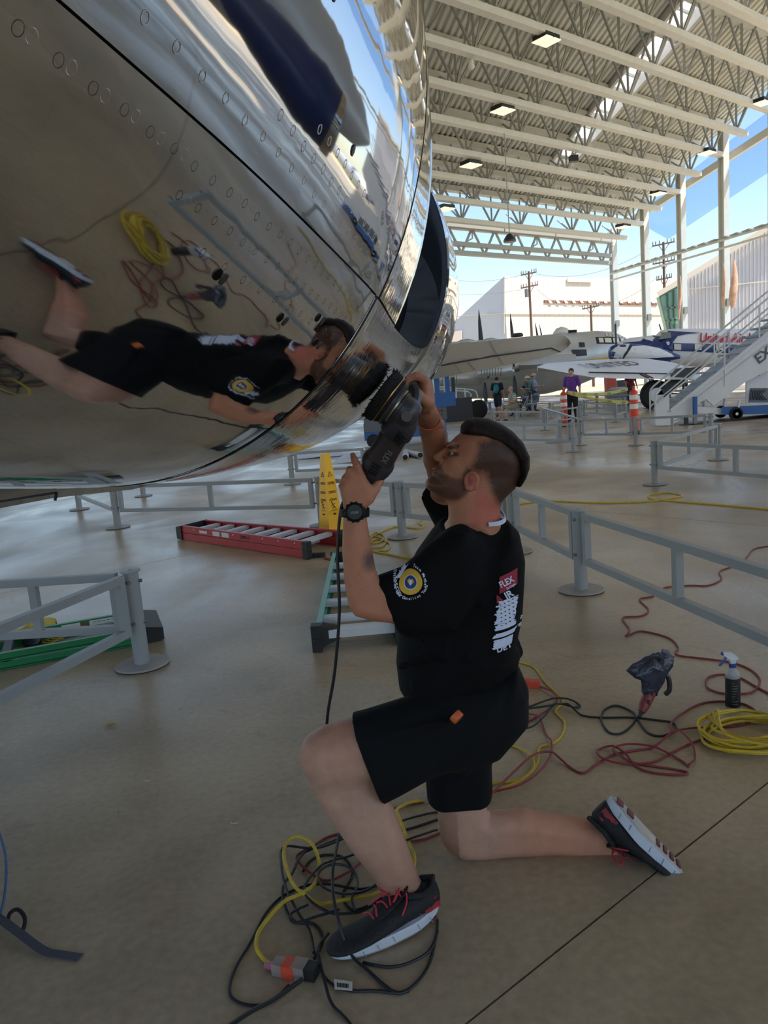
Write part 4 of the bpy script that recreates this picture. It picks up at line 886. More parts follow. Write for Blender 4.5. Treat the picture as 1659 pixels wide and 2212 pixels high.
# shoes
SHB = mat('shoe_black_mesh', (22, 22, 25), 0.7, noise=(25, 0.3), bump=(160, 0.5)); SHW = mat('sole_white', (196, 204, 216), 0.55, noise=(12, 0.06)); RED = mat('lace_red', (196, 40, 58), 0.6); SOLEC = mat('outsole_clear', (176, 170, 166), 0.35, noise=(20, 0.12)); MAR = mat('outsole_maroon', (110, 44, 56), 0.6)
def shoe(nm, M3, org, label):
    o = Vector(org); X = lambda x, y, z: o + M3 @ (Vector((x, y, z))*1.07)
    r = thing(nm, label, 'shoe', tuple(o))
    st = [(-.010, .020, .085, .048), (.0, .032, .094, .050), (.03, .037, .094, .056), (.07, .037, .092, .062), (.10, .037, .088, .070), (.14, .040, .076, .066), (.18, .044, .064, .056), (.22, .047, .054, .046), (.26, .048, .054, .038), (.285, .043, .048, .032), (.303, .032, .042, .028), (.315, .012, .034, .028)]
    yc = lambda x: 0.006*sin(x/0.3*pi)
    rings = []
    for x, w, h, e in st:
        R = []
        for k in range(20):
            a = 2*pi*k/20; cy = cos(a); sz = sin(a); zz = 0.024+(h-0.024)*(0.5+0.5*sz) ; ww = w*(abs(cy)**0.7)*(1 if cy > 0 else -1)*(1-0.35*max(0, sz)**2*(0.4+h*4)); R.append(X(x, yc(x)+ww, zz))
        rings.append(R)
    MB().loft(rings).obj('upper', SHB, r, smooth=60)
    # padded collar
    MB().tube([X(x, yy, zz) for x, yy, zz in [(.095, 0, .104), (.085, .026, .096), (.05, .033, .088), (.015, .026, .090), (-.004, 0, .100), (.015, -.026, .090), (.05, -.033, .088), (.085, -.026, .096), (.095, 0, .104)]], .0085, 8, cap=False).obj('collar', SHB, r)
    MB().loft([[X(x, -w, z), X(x, w, z), X(x+.004, w, z-.010), X(x+.004, -w, z-.010)] for x, w, z in ((.080, .018, .118), (.10, .022, .104), (.13, .024, .090), (.17, .022, .073))]).obj('tongue', SHB, r)
    def outline(s, z, n=48):
        R = []
        for k in range(n):
            a = 2*pi*k/n; x = .149-.160*cos(a); t = (x+.011)/.32; w = (.036+.013*sin(t*pi*1.0)**2+.005*sin(t*7))*(max(0, 1-abs(cos(a))**3.2))**0.5*s; R.append((x, yc(x)+w*(1 if sin(a) > 0 else -1), z))
        return R
    def sole(zs, nm2, m, lift):
        mb = MB(); mb.loft([[X(x*ss+.149*(1-ss), y2*ss, z+lift(x)) for x, y2, _ in outline(0.93, 0)] for z, ss in zs]); return mb.obj(nm2, m, r, smooth=60)
    lift = lambda x: 0.006*max(0, (x-.22)/.09)**2+0.004*max(0, 1-abs(x-.12)/.06)
    mid = sole(((.006, .985), (.012, 1.0), (.020, .975), (.026, 1.0), (.032, .97)), 'midsole', SHW, lift)
    sole(((0, .93), (.006, .97)), 'outsole', SOLEC, lift)
    for x in (.02, .06, .165, .19, .215, .24, .265): MB().box(X(x, yc(x), -.001+lift(x)), (.013 if x > .1 else .024, .05 if x < .25 else .036, .006), M3).obj('tread_pad', MAR, r, smooth=0)
    for sg in (-1, 1):
        for x in (.035, .075, .15, .195, .235): MB().bar(X(x, sg*(.0435+.006*sin(x*8)), .010+lift(x)), X(x+.006, sg*(.0435+.006*sin(x*8)), .027+lift(x)), .0022, .0022).obj('sole_groove', mat('groove_grey', (130, 138, 150), .6), mid, smooth=0)
        MB().loft([[X(x, sg*(w+.0012), z0), X(x, sg*(w+.0012)*(.96), z1)] for x, w, z0, z1 in ((-.002, .030, .034, .066), (.015, .0345, .036, .070), (.035, .038, .036, .058), (.05, .0385, .036, .045))], closed=False, cap=False).obj('heel_accent', mat('heel_red', (150, 34, 46), .6, noise=(40, .5)), r)
        MB().tube([X(x, sg*w, z) for x, w, z in ((.06, .0375, .040), (.10, .0385, .066), (.13, .0375, .056), (.16, .044, .040))], .0018, 6).obj('side_overlay', mat('overlay_grey', (44, 46, 52), .4), r)
    zt = lambda x: .112-.30*(x-.09)
    for i in range(5):
        x = .105+i*.021; s2 = 1 if i % 2 else -1
        MB().tube(spline([X(x, -.019*s2, zt(x)-.006), X(x+.004, 0, zt(x)+.002), X(x+.012, .019*s2, zt(x)-.010)], 4), .0024, 6).obj('lace', RED, r)
    for lp in ([(.10, 0, .112), (.115, -.022, .122), (.14, -.036, .112), (.135, -.022, .103), (.102, 0, .108)], [(.10, 0, .112), (.112, .024, .124), (.135, .040, .116), (.130, .024, .104), (.102, 0, .108)], [(.10, 0, .110), (.13, -.014, .104), (.155, -.03, .086), (.165, -.042, .070)], [(.10, 0, .110), (.09, .018, .106), (.10, .036, .09), (.12, .045, .07)]):
        MB().tube(spline([X(*p) for p in lp], 5), .0024, 6).obj('lace_bow', RED, r)
    return r
h = G(948, 1972); t_ = G(722, 2076); fx = (t_-h); fx.z = 0; fx.normalize(); fy = V(0, 0, 1).cross(fx)
a_ = radians(2.0); fx2 = fx*cos(a_)-V(0, 0, 1)*sin(a_); fz2 = fx2.cross(fy)
shoe('sneaker', Matrix((fx2, fy, fz2)).transposed(), h+V(0, 0, 0.013)+fx*0.012, 'black running shoe with white sole and red laces standing flat among the cords')
hh = W(1328, 1722, 2.215); tt = W(1506, 1908, 2.09); fx = (tt-hh).normalized(); fz = V(-.66, .08, -.52); fz = (fz-fx*fz.dot(fx)).normalized(); fy = fz.cross(fx)
shoe('sneaker', Matrix((fx, fy, fz)).transposed(), hh, 'black running shoe resting on its toe with the sole turned up behind the man')
# ---------------- the polisher he holds ----------------
TB = mat('tool_black', (56, 54, 58), 0.36, noise=(8, 0.2), bump=(120, 0.08)); TB2 = mat('tool_dark_brown', (64, 54, 56), 0.36); STL = mat('brushed_steel', (170, 160, 145), 0.3, 1.0); PADM = mat('dark_wool_pad', (30, 28, 28), 1.0, noise=(80, 0.4), bump=(120, 1.2)); PADT = mat('pad_foam_tan', (150, 110, 92), 0.9)
pc = npt(1.83, -48.5); pn = (npt(1.83, -48.5, 0.01)-pc).normalized(); pn = (pn+RT*0.22).normalized()
po = thing('rotary_polisher', 'black rotary polisher pressed to the cowl with its wool pad', 'polisher', tuple(pc))
pad = MB(); pad.lathe(pc+pn*0.004, [(.001, 0), (.055, .000), (.064, .005), (.067, .014), (.066, .025), (.058, .030), (.001, .030)], 40, pn); pad.obj('wool_pad', PADM, po)
tf = MB(); rr = random.Random(2); x_ = pn.orthogonal().normalized(); y_ = pn.cross(x_)
for i in range(120):
    a = rr.uniform(0, 2*pi); q = rr.uniform(.004, .026); d_ = x_*cos(a)+y_*sin(a); p0 = pc+pn*q+d_*.062; p1 = p0+d_*rr.uniform(.004, .011)+pn*rr.uniform(-.012, .006); tf.tube([p0, p1], [.0022, .0004], 4)
o = tf.obj('wool_tuft', PADM, po); o['kind'] = 'stuff'
MB().lathe(pc+pn*.034, [(.001, 0), (.060, 0), (.061, .003), (.056, .011), (.001, .011)], 40, pn).obj('foam_layer', PADM, po)
MB().lathe(pc+pn*.045, [(.001, 0), (.058, 0), (.059, .007), (.048, .012), (.001, .012)], 40, pn).obj('backing_plate', TB, po)
MB().lathe(pc+pn*.0335, [(.001, 0), (.0635, 0), (.0640, .0015), (.0635, .003), (.001, .003)], 40, pn).obj('brass_ring', mat('brass', (176, 132, 84), .3, 1.0), po)
MB().lathe(pc+pn*.057, [(.001, 0), (.046, 0), (.046, .004), (.030, .006), (.001, .006)], 32, pn).obj('steel_ring', STL, po)
hd = pc+pn*.063
MB().lathe(hd, [(.001, 0), (.044, 0), (.044, .006), (.040, .008), (.041, .022), (.040, .034), (.034, .046), (.020, .054), (.001, .056)], 32, pn).obj('gear_head', TB, po)
b0 = hd+pn*.026; b1 = W(796, 1034, 1.955); bd = (b1-b0).normalized(); Lb = (b1-b0).length
def sect(p, d, rx, rz, n=28, e=2.6):
    x = d.cross(V(0, 1, 0)).normalized(); y = V(0, 1, 0); y = (y-d*y.dot(d)).normalized(); R = []
    for k in range(n):
        a = 2*pi*k/n; c, s = cos(a), sin(a); R.append(p+x*(rx*abs(c)**(2/e)*(1 if c > 0 else -1))+y*(rz*abs(s)**(2/e)*(1 if s > 0 else -1)))
    return R
MB().loft([sect(b0+bd*Lb*t, bd, a, b) for t, a, b in ((-.02, .024, .030), (.06, .036, .038), (.14, .040, .040), (.25, .041, .039), (.29, .036, .035))]).obj('neck_collar', TB, po, smooth=50)
barrel = MB().loft([sect(b0+bd*Lb*t, bd, a, b) for t, a, b in ((.26, .032, .034), (.30, .0345, .0345), (.5, .035, .035), (.66, .037, .036))]).obj('motor_barrel', TB2, po, smooth=50)
MB().loft([sect(b0+bd*Lb*t, bd, a, b) for t, a, b in ((.66, .038, .037), (.72, .043, .038), (.80, .041, .036), (.92, .034, .032), (1.0, .028, .027), (1.02, .021, .02))]).obj('rear_handle', TB, po, smooth=50)
xs = bd.cross(V(0, 1, 0)).normalized(); fro = V(0, -1, 0); fro = (fro-bd*fro.dot(bd)).normalized()
for i in range(4):
    p = b0+bd*Lb*(.66+.042*i)+fro*.0385-xs*0.0; MB().bar(p-xs*.013, p+xs*.011, .0032, .004, up=fro).obj('vent_slot', SEAM, po, smooth=0)
for i in range(4):
    p = b0+bd*Lb*(.12+.042*i)+fro*.0405+xs*.006; MB().bar(p-xs*.004, p+xs*.022+bd*.01, .003, .004, up=fro).obj('vent_slot', SEAM, po, smooth=0)
LET = mat('tool_lettering', (120, 128, 132), 0.5); mb = MB()
xx = xs if xs.x > 0 else -xs
add_text(mb, 'FLEX', b0+bd*Lb*.40+fro*.0396+xx*.002, bd, xx, .021, 0.01, wsc=.9); mb.obj('lettering', LET, barrel, smooth=0)
# bail handle
g1 = W(893, 834, 1.905); g2 = W(893, 834, 2.005)
for yoff, ge in ((-.043, g1), (.043, g2)):
    a = b0+V(0, yoff, 0); arm = MB().tube(spline([a+bd*.006, a+(ge-a)*.35+xx*.012, a+(ge-a)*.7+xx*.014, ge], 5), [.0125]*15+[.010], 8)
    ha = arm.obj('bail_arm', TB, po); MB().cyl(a+bd*.006+V(0, -.012 if yoff < 0 else 0, 0), a+bd*.006+V(0, 0 if yoff < 0 else .012, 0), .013, n=20).obj('pivot_bolt', TB2, ha)
MB().tube([g1+(g2-g1)*(k/8) for k in range(9)], [.010, .014, .0155, .0155, .016, .0155, .0155, .014, .010], 12).obj('bail_grip', TB, po)
# ================= BARRIERS =================
RAIL = mat('barrier_grey_paint', (150, 152, 153), 0.45, noise=(4, 0.05)); RUB = mat('black_rubber', (26, 26, 28), 0.8); DUST = mat('base_plate_dusty', (158, 154, 148), 0.55, noise=(10, 0.08)); BOLT = mat('bolt_steel', (140, 138, 134), 0.35, 0.8)
post0 = None
def post(px, py, label, X=None):
    global post0
    p = X if X is not None else G(px, py)
    if post0 is None:
        r = thing('barrier_post', label, 'post', V(0, 0, 0), 'grey barrier posts'); post0 = r
        MB().lathe((0, 0, 0), [(.001, 0), (.150, 0), (.153, .004), (.150, .006), (.001, .006)], 36).obj('rubber_foot', RUB, r)
        MB().lathe((0, 0, .006), [(.001, 0), (.158, 0), (.160, .004), (.156, .011), (.060, .013), (.001, .013)], 40).obj('base_plate', DUST, r)
        MB().lathe((0, 0, .018), [(.046, 0), (.046, .565)], 24).obj('tube', RAIL, r)
        c = MB().lathe((0, 0, .578), [(.001, 0), (.060, 0), (.061, .005), (.058, .012), (.001, .013)], 32).obj('cap', RAIL, r)
        MB().cyl((0, 0, .59), (0, 0, .594), .007, n=10).obj('cap_screw', BOLT, c)
        for a in (0, 90, 180, 270):
            for z in (.27, .52): MB().cyl((cos(radians(a))*.04, sin(radians(a))*.04, z), (cos(radians(a))*.062, sin(radians(a))*.062, z), .011, n=8).obj('bolt', BOLT, r)
        r.location = p; return p
    dup(post0, p, random.uniform(0, 1.5), label); return p
def panel(p, q, label, mids=1, sc=1.0):
    p = Vector(p); q = Vector(q); d = (q-p).normalized(); s = .046; a = p+d*.085; b = q-d*.085
    r = thing('barrier_rail', label, 'railing', a, 'grey barrier panels')
    z = lambda v, h: V(v.x, v.y, h)
    for h in (.552, .235): MB().bar(z(a, h), z(b, h), s, s).obj('rail', RAIL, r, smooth=0)
    for k in [0]+[i+1 for i in range(mids)]+[mids+1]:
        v = a+(b-a)*(k/(mids+1)); v = v+d*(s/2 if k == 0 else (-s/2 if k == mids+1 else 0)); MB().bar(z(v, .235+s/2), z(v, .552-s/2), s, s, up=d).obj('upright', RAIL, r, smooth=0)
    for e, sg in ((a, -1), (b, 1)):
        for h in (.27, .52): MB().cyl(z(e, h), z(e+d*(.035*sg), h), .009, n=8).obj('bracket_pin', BOLT, r)
    return r
def gz(x, y): p = G(x, y, .552); p.z = 0; return p
A = post(308, 1437, 'grey barrier post with round base in the left foreground')
q = gz(0, 1262); panel(A, A+(q-A)*1.5, 'grey barrier panel running left and away from the left foreground post', 1)
q = gz(0, 1358); panel(A, A+(q-A)*1.35, 'nearest grey barrier panel on the left, slanting towards the camera', 0)
Bp = post(255, 1140, 'grey barrier post under the low edge of the cowl'); Cp = post(697, 1136, 'grey barrier post just left of the yellow caution cone'); Dp = post(870, 1161, 'grey barrier post right of the yellow caution cone')
Ep = post(1112, 1192, 'grey barrier post half hidden behind the kneeling man'); Fp = post(1256, 1276, 'large grey barrier post right of the kneeling man')
panel(Bp, Cp, 'grey barrier panel between the cowl edge and the caution cone'); panel(Cp, Dp, 'short grey barrier panel behind the caution cone', 0); panel(Dp, Ep, 'grey barrier panel passing behind the kneeling man', 0)
panel(Ep, Fp, 'grey barrier panel just right of the man in the black shirt'); q = gz(1659, 1237); panel(Fp, Fp+(q-Fp)*1.25, 'nearest grey barrier panel at the right edge of the photo')
Lp = post(172, 1101, 'small grey barrier post far left below the cowl fairing'); panel(Bp, Lp, 'grey barrier panel going back to the left under the cowl fairing', 0); post(310, 1072, 'grey barrier post base peeping out under the cowl fairing')
Gp = post(1415, 1047, 'grey barrier post at the right with two panels meeting on it'); Hp = post(1552, 994, 'grey barrier post near the right edge behind the cornered barrier')
panel(Gp, Hp, 'grey barrier panel receding right from the cornered post'); q = gz(1659, 968); panel(Gp, Gp+(q-Gp)*1.5, 'long grey barrier panel running right from the cornered post')
Ip = post(1374, 962, 'grey barrier post behind the cornered barrier, in front of the right orange bollard'); Jp = post(1253, 962, 'grey barrier post just right of the low information stand'); Kp = post(1239, 976, 'grey barrier post just left of the taller one by the information stand'); Op = post(1536, 958, 'grey barrier post in front of the stair wheels')
panel(Ip, Jp, 'grey barrier panel below the man in the purple shirt'); panel(Ip, Op, 'grey barrier panel below the foot of the white stairs'); q = gz(1040, 920); panel(Kp, q, 'grey barrier panel between the information stand and the man with the polisher', 1)
Np = post(632, 1046, 'grey barrier post seen just left of the caution cone top, far side'); q = G(800, 1038); Qp = post(0, 0, 'grey barrier post hidden behind the polisher', X=q); panel(Np, Qp, 'grey barrier panel behind the caution cone top')
far = [((1065, 925), (1178, 930)), ((1178, 930), (1252, 918)), ((1255, 905), (1330, 912)), ((1330, 912), (1352, 905)), ((1120, 900), (1190, 903)), ((1190, 903), (1262, 897)), ((1262, 897), (1350, 893)), ((1060, 893), (1120, 900)), ((1440, 880), (1520, 884)), ((960, 905), (1060, 893)), ((1290, 880), (1400, 882)), ((1395, 868), (1500, 872)), ((1150, 876), (1290, 880)), ((1040, 872), (1150, 876))]
wh = ['beyond the seated visitors', 'left of the purple shirted man', 'behind the yellow tape', 'right half behind the yellow tape', 'beside the folding chairs', 'behind the purple shirted man', 'between the two orange bollards', 'left of the walking visitor', 'under the white stairs', 'beyond the white rail platform', 'beyond the yellow tape', 'beyond the stair foot', 'far off under the aircraft noses', 'far off left of the seated visitors']
seen = {}
for i, (a, b) in enumerate(far):
    P = []
    for c in (a, b):
        if c not in seen: seen[c] = post(c[0], c[1], 'small distant barrier post, %s' % wh[i] if c == a else 'small distant barrier post at the right end, %s' % wh[i])
        P.append(seen[c])
    panel(P[0], P[1], 'distant grey barrier panel, '+wh[i])
# ================= CAUTION CONE =================
CY = mat('caution_yellow', (255, 192, 36), 0.4, noise=(6, 0.03)); INK = mat('black_ink', (24, 20, 16), 0.6)
cb = G(717, 1146); cr = thing('caution_cone', 'tall yellow four-sided caution cone with black warnings in three languages', 'safety cone', cb)
ca = radians(38); cu = V(cos(ca), sin(ca), 0); cv = V(-sin(ca), cos(ca), 0)
def csq(h, z): return [cb+cu*(a*h)+cv*(b*h)+V(0, 0, z) for a, b in ((-1, -1), (1, -1), (1, 1), (-1, 1))]
MB().loft([csq(.118, 0), csq(.118, .02), csq(.100, .05), csq(.086, .25), csq(.062, .60), csq(.040, .86), csq(.036, .88)]).obj('shell', CY, cr, smooth=20)
def cface(nrm, side):
    def at(s, z):                                       # s sideways on the face, z up
        h = .100-(z-.05)*.070/.81 if z > .05 else .1
        hh = np.interp(z, [.05, .25, .60, .86], [.100, .086, .062, .040]); return cb+nrm*(hh+.0018)+side*s+V(0, 0, z)
    return at
for nrm, side in ((-cv, cu), (-cu, -cv)):
    at = cface(nrm, side)
    for s_, z_, sz in (('CAUTION', .535, .040), ('CUIDADO', .435, .036), ('ATTENTION', .350, .034)):
        vs, fs = text_verts(s_, sz, .03, 0, 'CENTER'); k = (.088 if z_ > .5 else .10)/max(v.x-min(w_.x for w_ in vs) for v in vs)
        mb = MB(); mb.add([at(v.x*k, z_+v.y) for v in vs], fs); mb.obj('warning_text', INK, cr, smooth=0)
    mb = MB()
    for a, b in (((-.030, .625), (0, .675)), ((0, .675), (.030, .625)), ((.030, .625), (-.030, .625)), ((0, .635), (0, .655))): mb.bar(at(*a), at(*b), .005, .001, up=nrm)
    for a, b, t in (((-.02, .325), (.005, .285), .009), ((.005, .285), (.025, .262), .008), ((.005, .285), (-.02, .262), .008), ((-.012, .312), (.02, .318), .006), ((-.012, .312), (-.032, .288), .006), ((-.035, .242), (.035, .242), .005)): mb.bar(at(*a), at(*b), t, .001, up=nrm)
    c = at(-.024, .336); mb.ball(c, .009, 8, 6); mb.bar(at(-.018, .20), at(.018, .20), .018, .001, up=nrm); mb.obj('warning_picture', INK, cr, smooth=0)
# ================= LADDERS =================
ALU = mat('ladder_aluminium', (214, 216, 220), 0.38, 0.35, noise=(6, 0.06)); LBK = mat('ladder_black_plastic', (30, 31, 32), 0.55, noise=(20, 0.2)); LAB = mat('label_white', (214, 214, 208), 0.6); LABT = mat('label_grey_print', (110, 108, 104), 0.7)
def ladder(label, o, u, w0, w1, L, nst, rc, rc2, h=.085, cap_at_start=True, mirror_text=None, braces=False, labs=True, grp=None):
    # o: ground corner of the near rail at the cap end, u along the near rail, w0/w1 vectors to the far rail at start/end
    o = Vector(o); r = thing('stepladder', label, 'ladder', o, 'stepladders lying on the floor'); u = Vector(u).normalized(); e = o+u*L
    R1 = mat('rail_'+rc[0], rc[1], 0.4, noise=(5, 0.05)); R2 = mat('rail_'+rc2[0], rc2[1], 0.4, noise=(5, 0.05))
    for lvl, m in ((0, R2), (1, R1)):
        z = .004+lvl*(h+.006)
        for a, b, sg in ((o, e, 1), (o+w0, e+w1, -1)):
            wd = (b-a).normalized().cross(V(0, 0, 1))*-1*sg
            mb = MB(); mb.bar(a+V(0, 0, z+h/2), b+V(0, 0, z+h/2), .005, h)
            for zz in (z+.003, z+h-.003): mb.bar(a+wd*.016+V(0, 0, zz), b+wd*.016+V(0, 0, zz), .032, .005)
            mb.obj('rail', m, r, smooth=0)
    for i in range(nst):
        t = (i+1.0)/(nst+.6); a = o+u*(L*t); b = (o+w0)+((e+w1)-(o+w0))*t; s = (b-a).normalized(); z = .10+h*.5
        st = MB(); st.bar(a+s*.02+V(0, 0, z), b-s*.02+V(0, 0, z), .075, .006); st.bar(a+s*.02+u*.036+V(0, 0, z-.016), b-s*.02+u*.036+V(0, 0, z-.016), .004, .034); st.bar(a+s*.02-u*.036+V(0, 0, z-.016), b-s*.02-u*.036+V(0, 0, z-.016), .004, .034)
        so_ = st.obj('step', ALU, r, smooth=0)
        for k in (-.025, -.009, .009, .025): MB().bar(a+s*.03+u*k+V(0, 0, z+.0035), b-s*.03+u*k+V(0, 0, z+.0035), .004, .003).obj('tread_ridge', ALU, so_, smooth=0)
        if i % 2 == 0: MB().bar(a+s*.02+u*.10+V(0, 0, .04), b-s*.02+u*.10+V(0, 0, .04), .025, .02).obj('rear_bar', ALU, r, smooth=0)
        MB().cyl(a-u.cross(V(0, 0, 1))*.0-s*.001+V(0, 0, z), a-s*.004+V(0, 0, z), .007, n=10).obj('rivet_head', ALU, r)
    wl = w0.normalized()
    cp = MB(); cp.loft([[o-wl*.02-u*.0+V(0, 0, 0), o-wl*.02-u*.11+V(0, 0, .01), o-wl*.02-u*.11+V(0, 0, 2*h-.01), o-wl*.02+V(0, 0, 2*h+.012)], [o+w0+wl*.02+V(0, 0, 0), o+w0+wl*.02-u*.11+V(0, 0, .01), o+w0+wl*.02-u*.11+V(0, 0, 2*h-.01), o+w0+wl*.02+V(0, 0, 2*h+.012)]]); cpo = cp.obj('top_cap', LBK, r, smooth=0)
    for k in range(4): MB().bar(o-u*.112+w0*(.2+.2*k)+V(0, 0, .03), o-u*.112+w0*(.2+.2*k)+V(0, 0, 2*h-.03), .02, .006, up=u).obj('cap_rib', LBK, cpo, smooth=0)
    for a in (e, e+w1):
        for lvl in (0, 1): MB().box(a+u*.02+V(0, 0, .045+lvl*(h+.006)), (.075, .06, h+.004), Matrix((u, V(0, 0, 1).cross(u), V(0, 0, 1))).transposed()).obj('foot', LBK, r, smooth=0)
    if braces:
        for t in (.35, .62, .8): a = o+u*(L*t); b = o+w0+u*(L*t); MB().bar(a+V(0, 0, .05), b+V(0, 0, .07), .05, .05).obj('cross_brace', mat('brace_grey', (84, 88, 92), .5), r, smooth=0)
    return r
fl_ = lambda v: V(v.x, v.y, 0)
a, b, c2, d2 = G(396, 1166), G(662, 1207), G(742, 1180), G(448, 1152)
u_ = (b-a); L_ = u_.length
rl = ladder('red fibreglass stepladder lying flat beside the yellow caution cone', a, u_, d2-a, c2-b, L_, 8, ('red', (178, 48, 50)), ('red', (178, 48, 50)), h=.078)
nn = V(u_.y, -u_.x, 0).normalized(); nn = nn if nn.y < 0 else -nn; un = u_.normalized()
for t0, t1, z0, z1, m in ((.17, .24, .11, .14, LAB), (.29, .35, .10, .15, LAB), (.37, .43, .10, .15, LAB)):
    MB().bar(a+un*L_*t0+nn*.005+V(0, 0, (z0+z1)/2), a+un*L_*t1+nn*.005+V(0, 0, (z0+z1)/2), .002, z1-z0).obj('label_sticker', m, rl, smooth=0)
mb = MB(); add_text(mb, 'HOLMES', a+un*L_*.60+nn*.007+V(0, 0, .145), -un, V(0, 0, -1), .045, .01); mb.obj('rail_lettering', INK, rl, smooth=0)
a, b, c2, d2 = G(722, 1232), G(688, 1404), G(866, 1388), G(800, 1226)
gl2 = ladder('green stepladder with aluminium steps lying behind the man, near the tool cable', a, b-a, d2-a, c2-b, (b-a).length, 5, ('mint_green', (108, 178, 166)), ('green', (36, 120, 84)), h=.075)
mb = MB(); e1 = b+(b-a).normalized()*.03
mb.loft([[e1+V(0, 0, .01), e1+V(0, 0, .15), e1-(b-a).normalized()*.1+V(0, 0, .16)], [e1+(c2-b)*.28-(b-a).normalized()*.06+V(0, 0, .05), e1+(c2-b)*.28-(b-a).normalized()*.06+V(0, 0, .11), e1+(c2-b)*.28-(b-a).normalized()*.1+V(0, 0, .12)]]); mb.obj('corner_guard', LBK, gl2, smooth=0)
MB().bar(b+(c2-b)*.1-(b-a).normalized()*.05+V(0, 0, .09), b+(c2-b)*.95-(b-a).normalized()*.05+V(0, 0, .09), .10, .05).obj('bottom_step', ALU, gl2, smooth=0)
a, b, d2 = G(318, 1388), G(0, 1447), G(318, 1345)
un = (b-a).normalized(); wv = V(un.y, -un.x, 0); wv = wv if wv.y > 0 else -wv; wv = wv*.44
gl3 = ladder('dark green stepladder lying behind the left foreground barrier post', a, un, wv, wv, 2.4, 0, ('deep_green', (22, 122, 72)), ('deep_green', (22, 122, 72)), h=.05, braces=True)
for t0, t1, m in ((.10, .34, LAB), (.40, .52, LAB), (.36, .385, mat('label_red', (170, 60, 50), .6))):
    p = a+wv+un*t0; MB().bar(p-wv.normalized()*.004+V(0, 0, .082), p+un*(t1-t0)-wv.normalized()*.004+V(0, 0, .082), .002, .036).obj('label_sticker', m, gl3, smooth=0)
for k in range(7): p = a+wv+un*(.115+.03*k); MB().bar(p-wv.normalized()*.006+V(0, 0, .088), p+un*.022-wv.normalized()*.006+V(0, 0, .088), .001, .004).obj('label_print', LABT, gl3, smooth=0)
p = a+wv+un*.62; MB().bar(p-wv.normalized()*.012+V(0, 0, .06), p+un*.55-wv.normalized()*.012+V(0, 0, .085), .004, .016).obj('spreader_arm', mat('brass_arm', (150, 126, 84), .4, .6), gl3, smooth=0)
# things lying inside the green ladder
def blob(nm, label, cat, c, r, m, n=18, rough=.25, seed=1, flat=.5):
    rg = random.Random(seed); ph = [rg.uniform(0, 6) for _ in range(6)]; mb = MB(); M_ = 12; rings = []
    for i in range(M_+1):
        th_ = pi*i/M_; R = []
        for k in range(n):
            a = 2*pi*k/n; q = 1+rough*(sin(3*a+ph[0]+2*th_)+.6*sin(5*a+ph[1]-3*th_)+.5*sin(2*th_*3+ph[2]))*.5
            R.append(Vector(c)+V(r[0]*sin(th_)*cos(a)*q, r[1]*sin(th_)*sin(a)*q, r[2]*cos(th_)*(q if cos(th_) > 0 else 1)*(1 if cos(th_) > 0 else flat)+r[2]*flat))
        rings.append(R)
    mb.loft(rings); o = mb.obj(nm, m); return tag(o, label, cat)
YC = mat('yellow_cloth', (222, 206, 92), 0.9, noise=(9, 0.2), bump=(30, .6)); p = G(52, 1392)
cl_ = MB(); N = 26; rg = random.Random(4); rows = []
for i in range(12):
    t = i/11; R = []
    for k in range(N):
        s_ = k/(N-1); c = G(-40+165*s_, 1404-34*t-18*s_); R.append(c+V(0, 0, .03+.10*sin(pi*min(1, t*1.1))*(.5+.5*sin(6*s_+2*t))+.03*sin(14*s_+4*t)+.01))
    rows.append(R)
cl_.loft(rows, closed=False, cap=False); under = [[v-V(0, 0, .012) for v in R] for R in rows]; cl_.loft(under, closed=False, cap=False)
tag(cl_.obj('cleaning_cloth', YC, smooth=60), 'crumpled yellow cloth lying inside the green stepladder', 'cloth')
tag(MB().lathe(G(70, 1398)+V(0, 0, .03), [(.001, 0), (.055, 0), (.06, .02), (.052, .045), (.03, .06), (.001, .062)], 24, (.4, -.5, .8)).obj('hand_sander', mat('tool_blackish', (26, 28, 32), .35)), 'small black round tool lying on the yellow cloth', 'tool')
# ================= CORDS =================
CBK = mat('cord_black', (30, 32, 34), 0.5); CYL = mat('cord_yellow', (206, 176, 52), 0.55, noise=(40, .15)); CRD = mat('cord_red', (140, 50, 58), 0.5, noise=(30, .1)); COR = mat('cord_orange', (196, 104, 58), .5); CBL = mat('hose_blue', (74, 104, 150), .4)
occ = {}
def cord(pts, r, m, label, name='power_cable', n=5, lift=None, grp='loose cords on the floor'):
    P = []
    for i, p in enumerate(pts):
        q = G(p[0], p[1]) if len(p) == 2 else W(*p); zz = r*1.02+(p[2] if False else 0)
        if len(p) == 2: q.z = zz
        P.append(q)
    sp = spline(P, n); 
    for q in sp:                                         # cords lie over one another
        k = (round(q.x/.028), round(q.y/.028)); 
    hts = []
    for q in sp:
        k = (round(q.x/.03), round(q.y/.03)); h = 0
        for dx in (-1, 0, 1):
            for dy in (-1, 0, 1):
                v = occ.get((k[0]+dx, k[1]+dy))
                if v and v[0] != label: h = max(h, v[1])
        hts.append(min(h, .028) if q.z < .05 else 0)
    sm = [sum(hts[max(0, i-2):i+3])/len(hts[max(0, i-2):i+3]) for i in range(len(hts))]
    for q, h in zip(sp, sm):
        if q.z < .05: q.z += h; occ[(round(q.x/.03), round(q.y/.03))] = (label, max(occ.get((round(q.x/.03), round(q.y/.03)), (0, 0))[1], h+2*r))
    return tag(MB().tube(sp, r, 7).obj(name, m), label, 'cord', grp)
cord([(655, 1885), (669, 1864), (697, 1850), (739, 1853), (760, 1878), (760, 1899), (741, 1936), (760, 1968), (795, 1960)], .0042, CBK, 'short looped black cord in the tangle left of the front shoe')
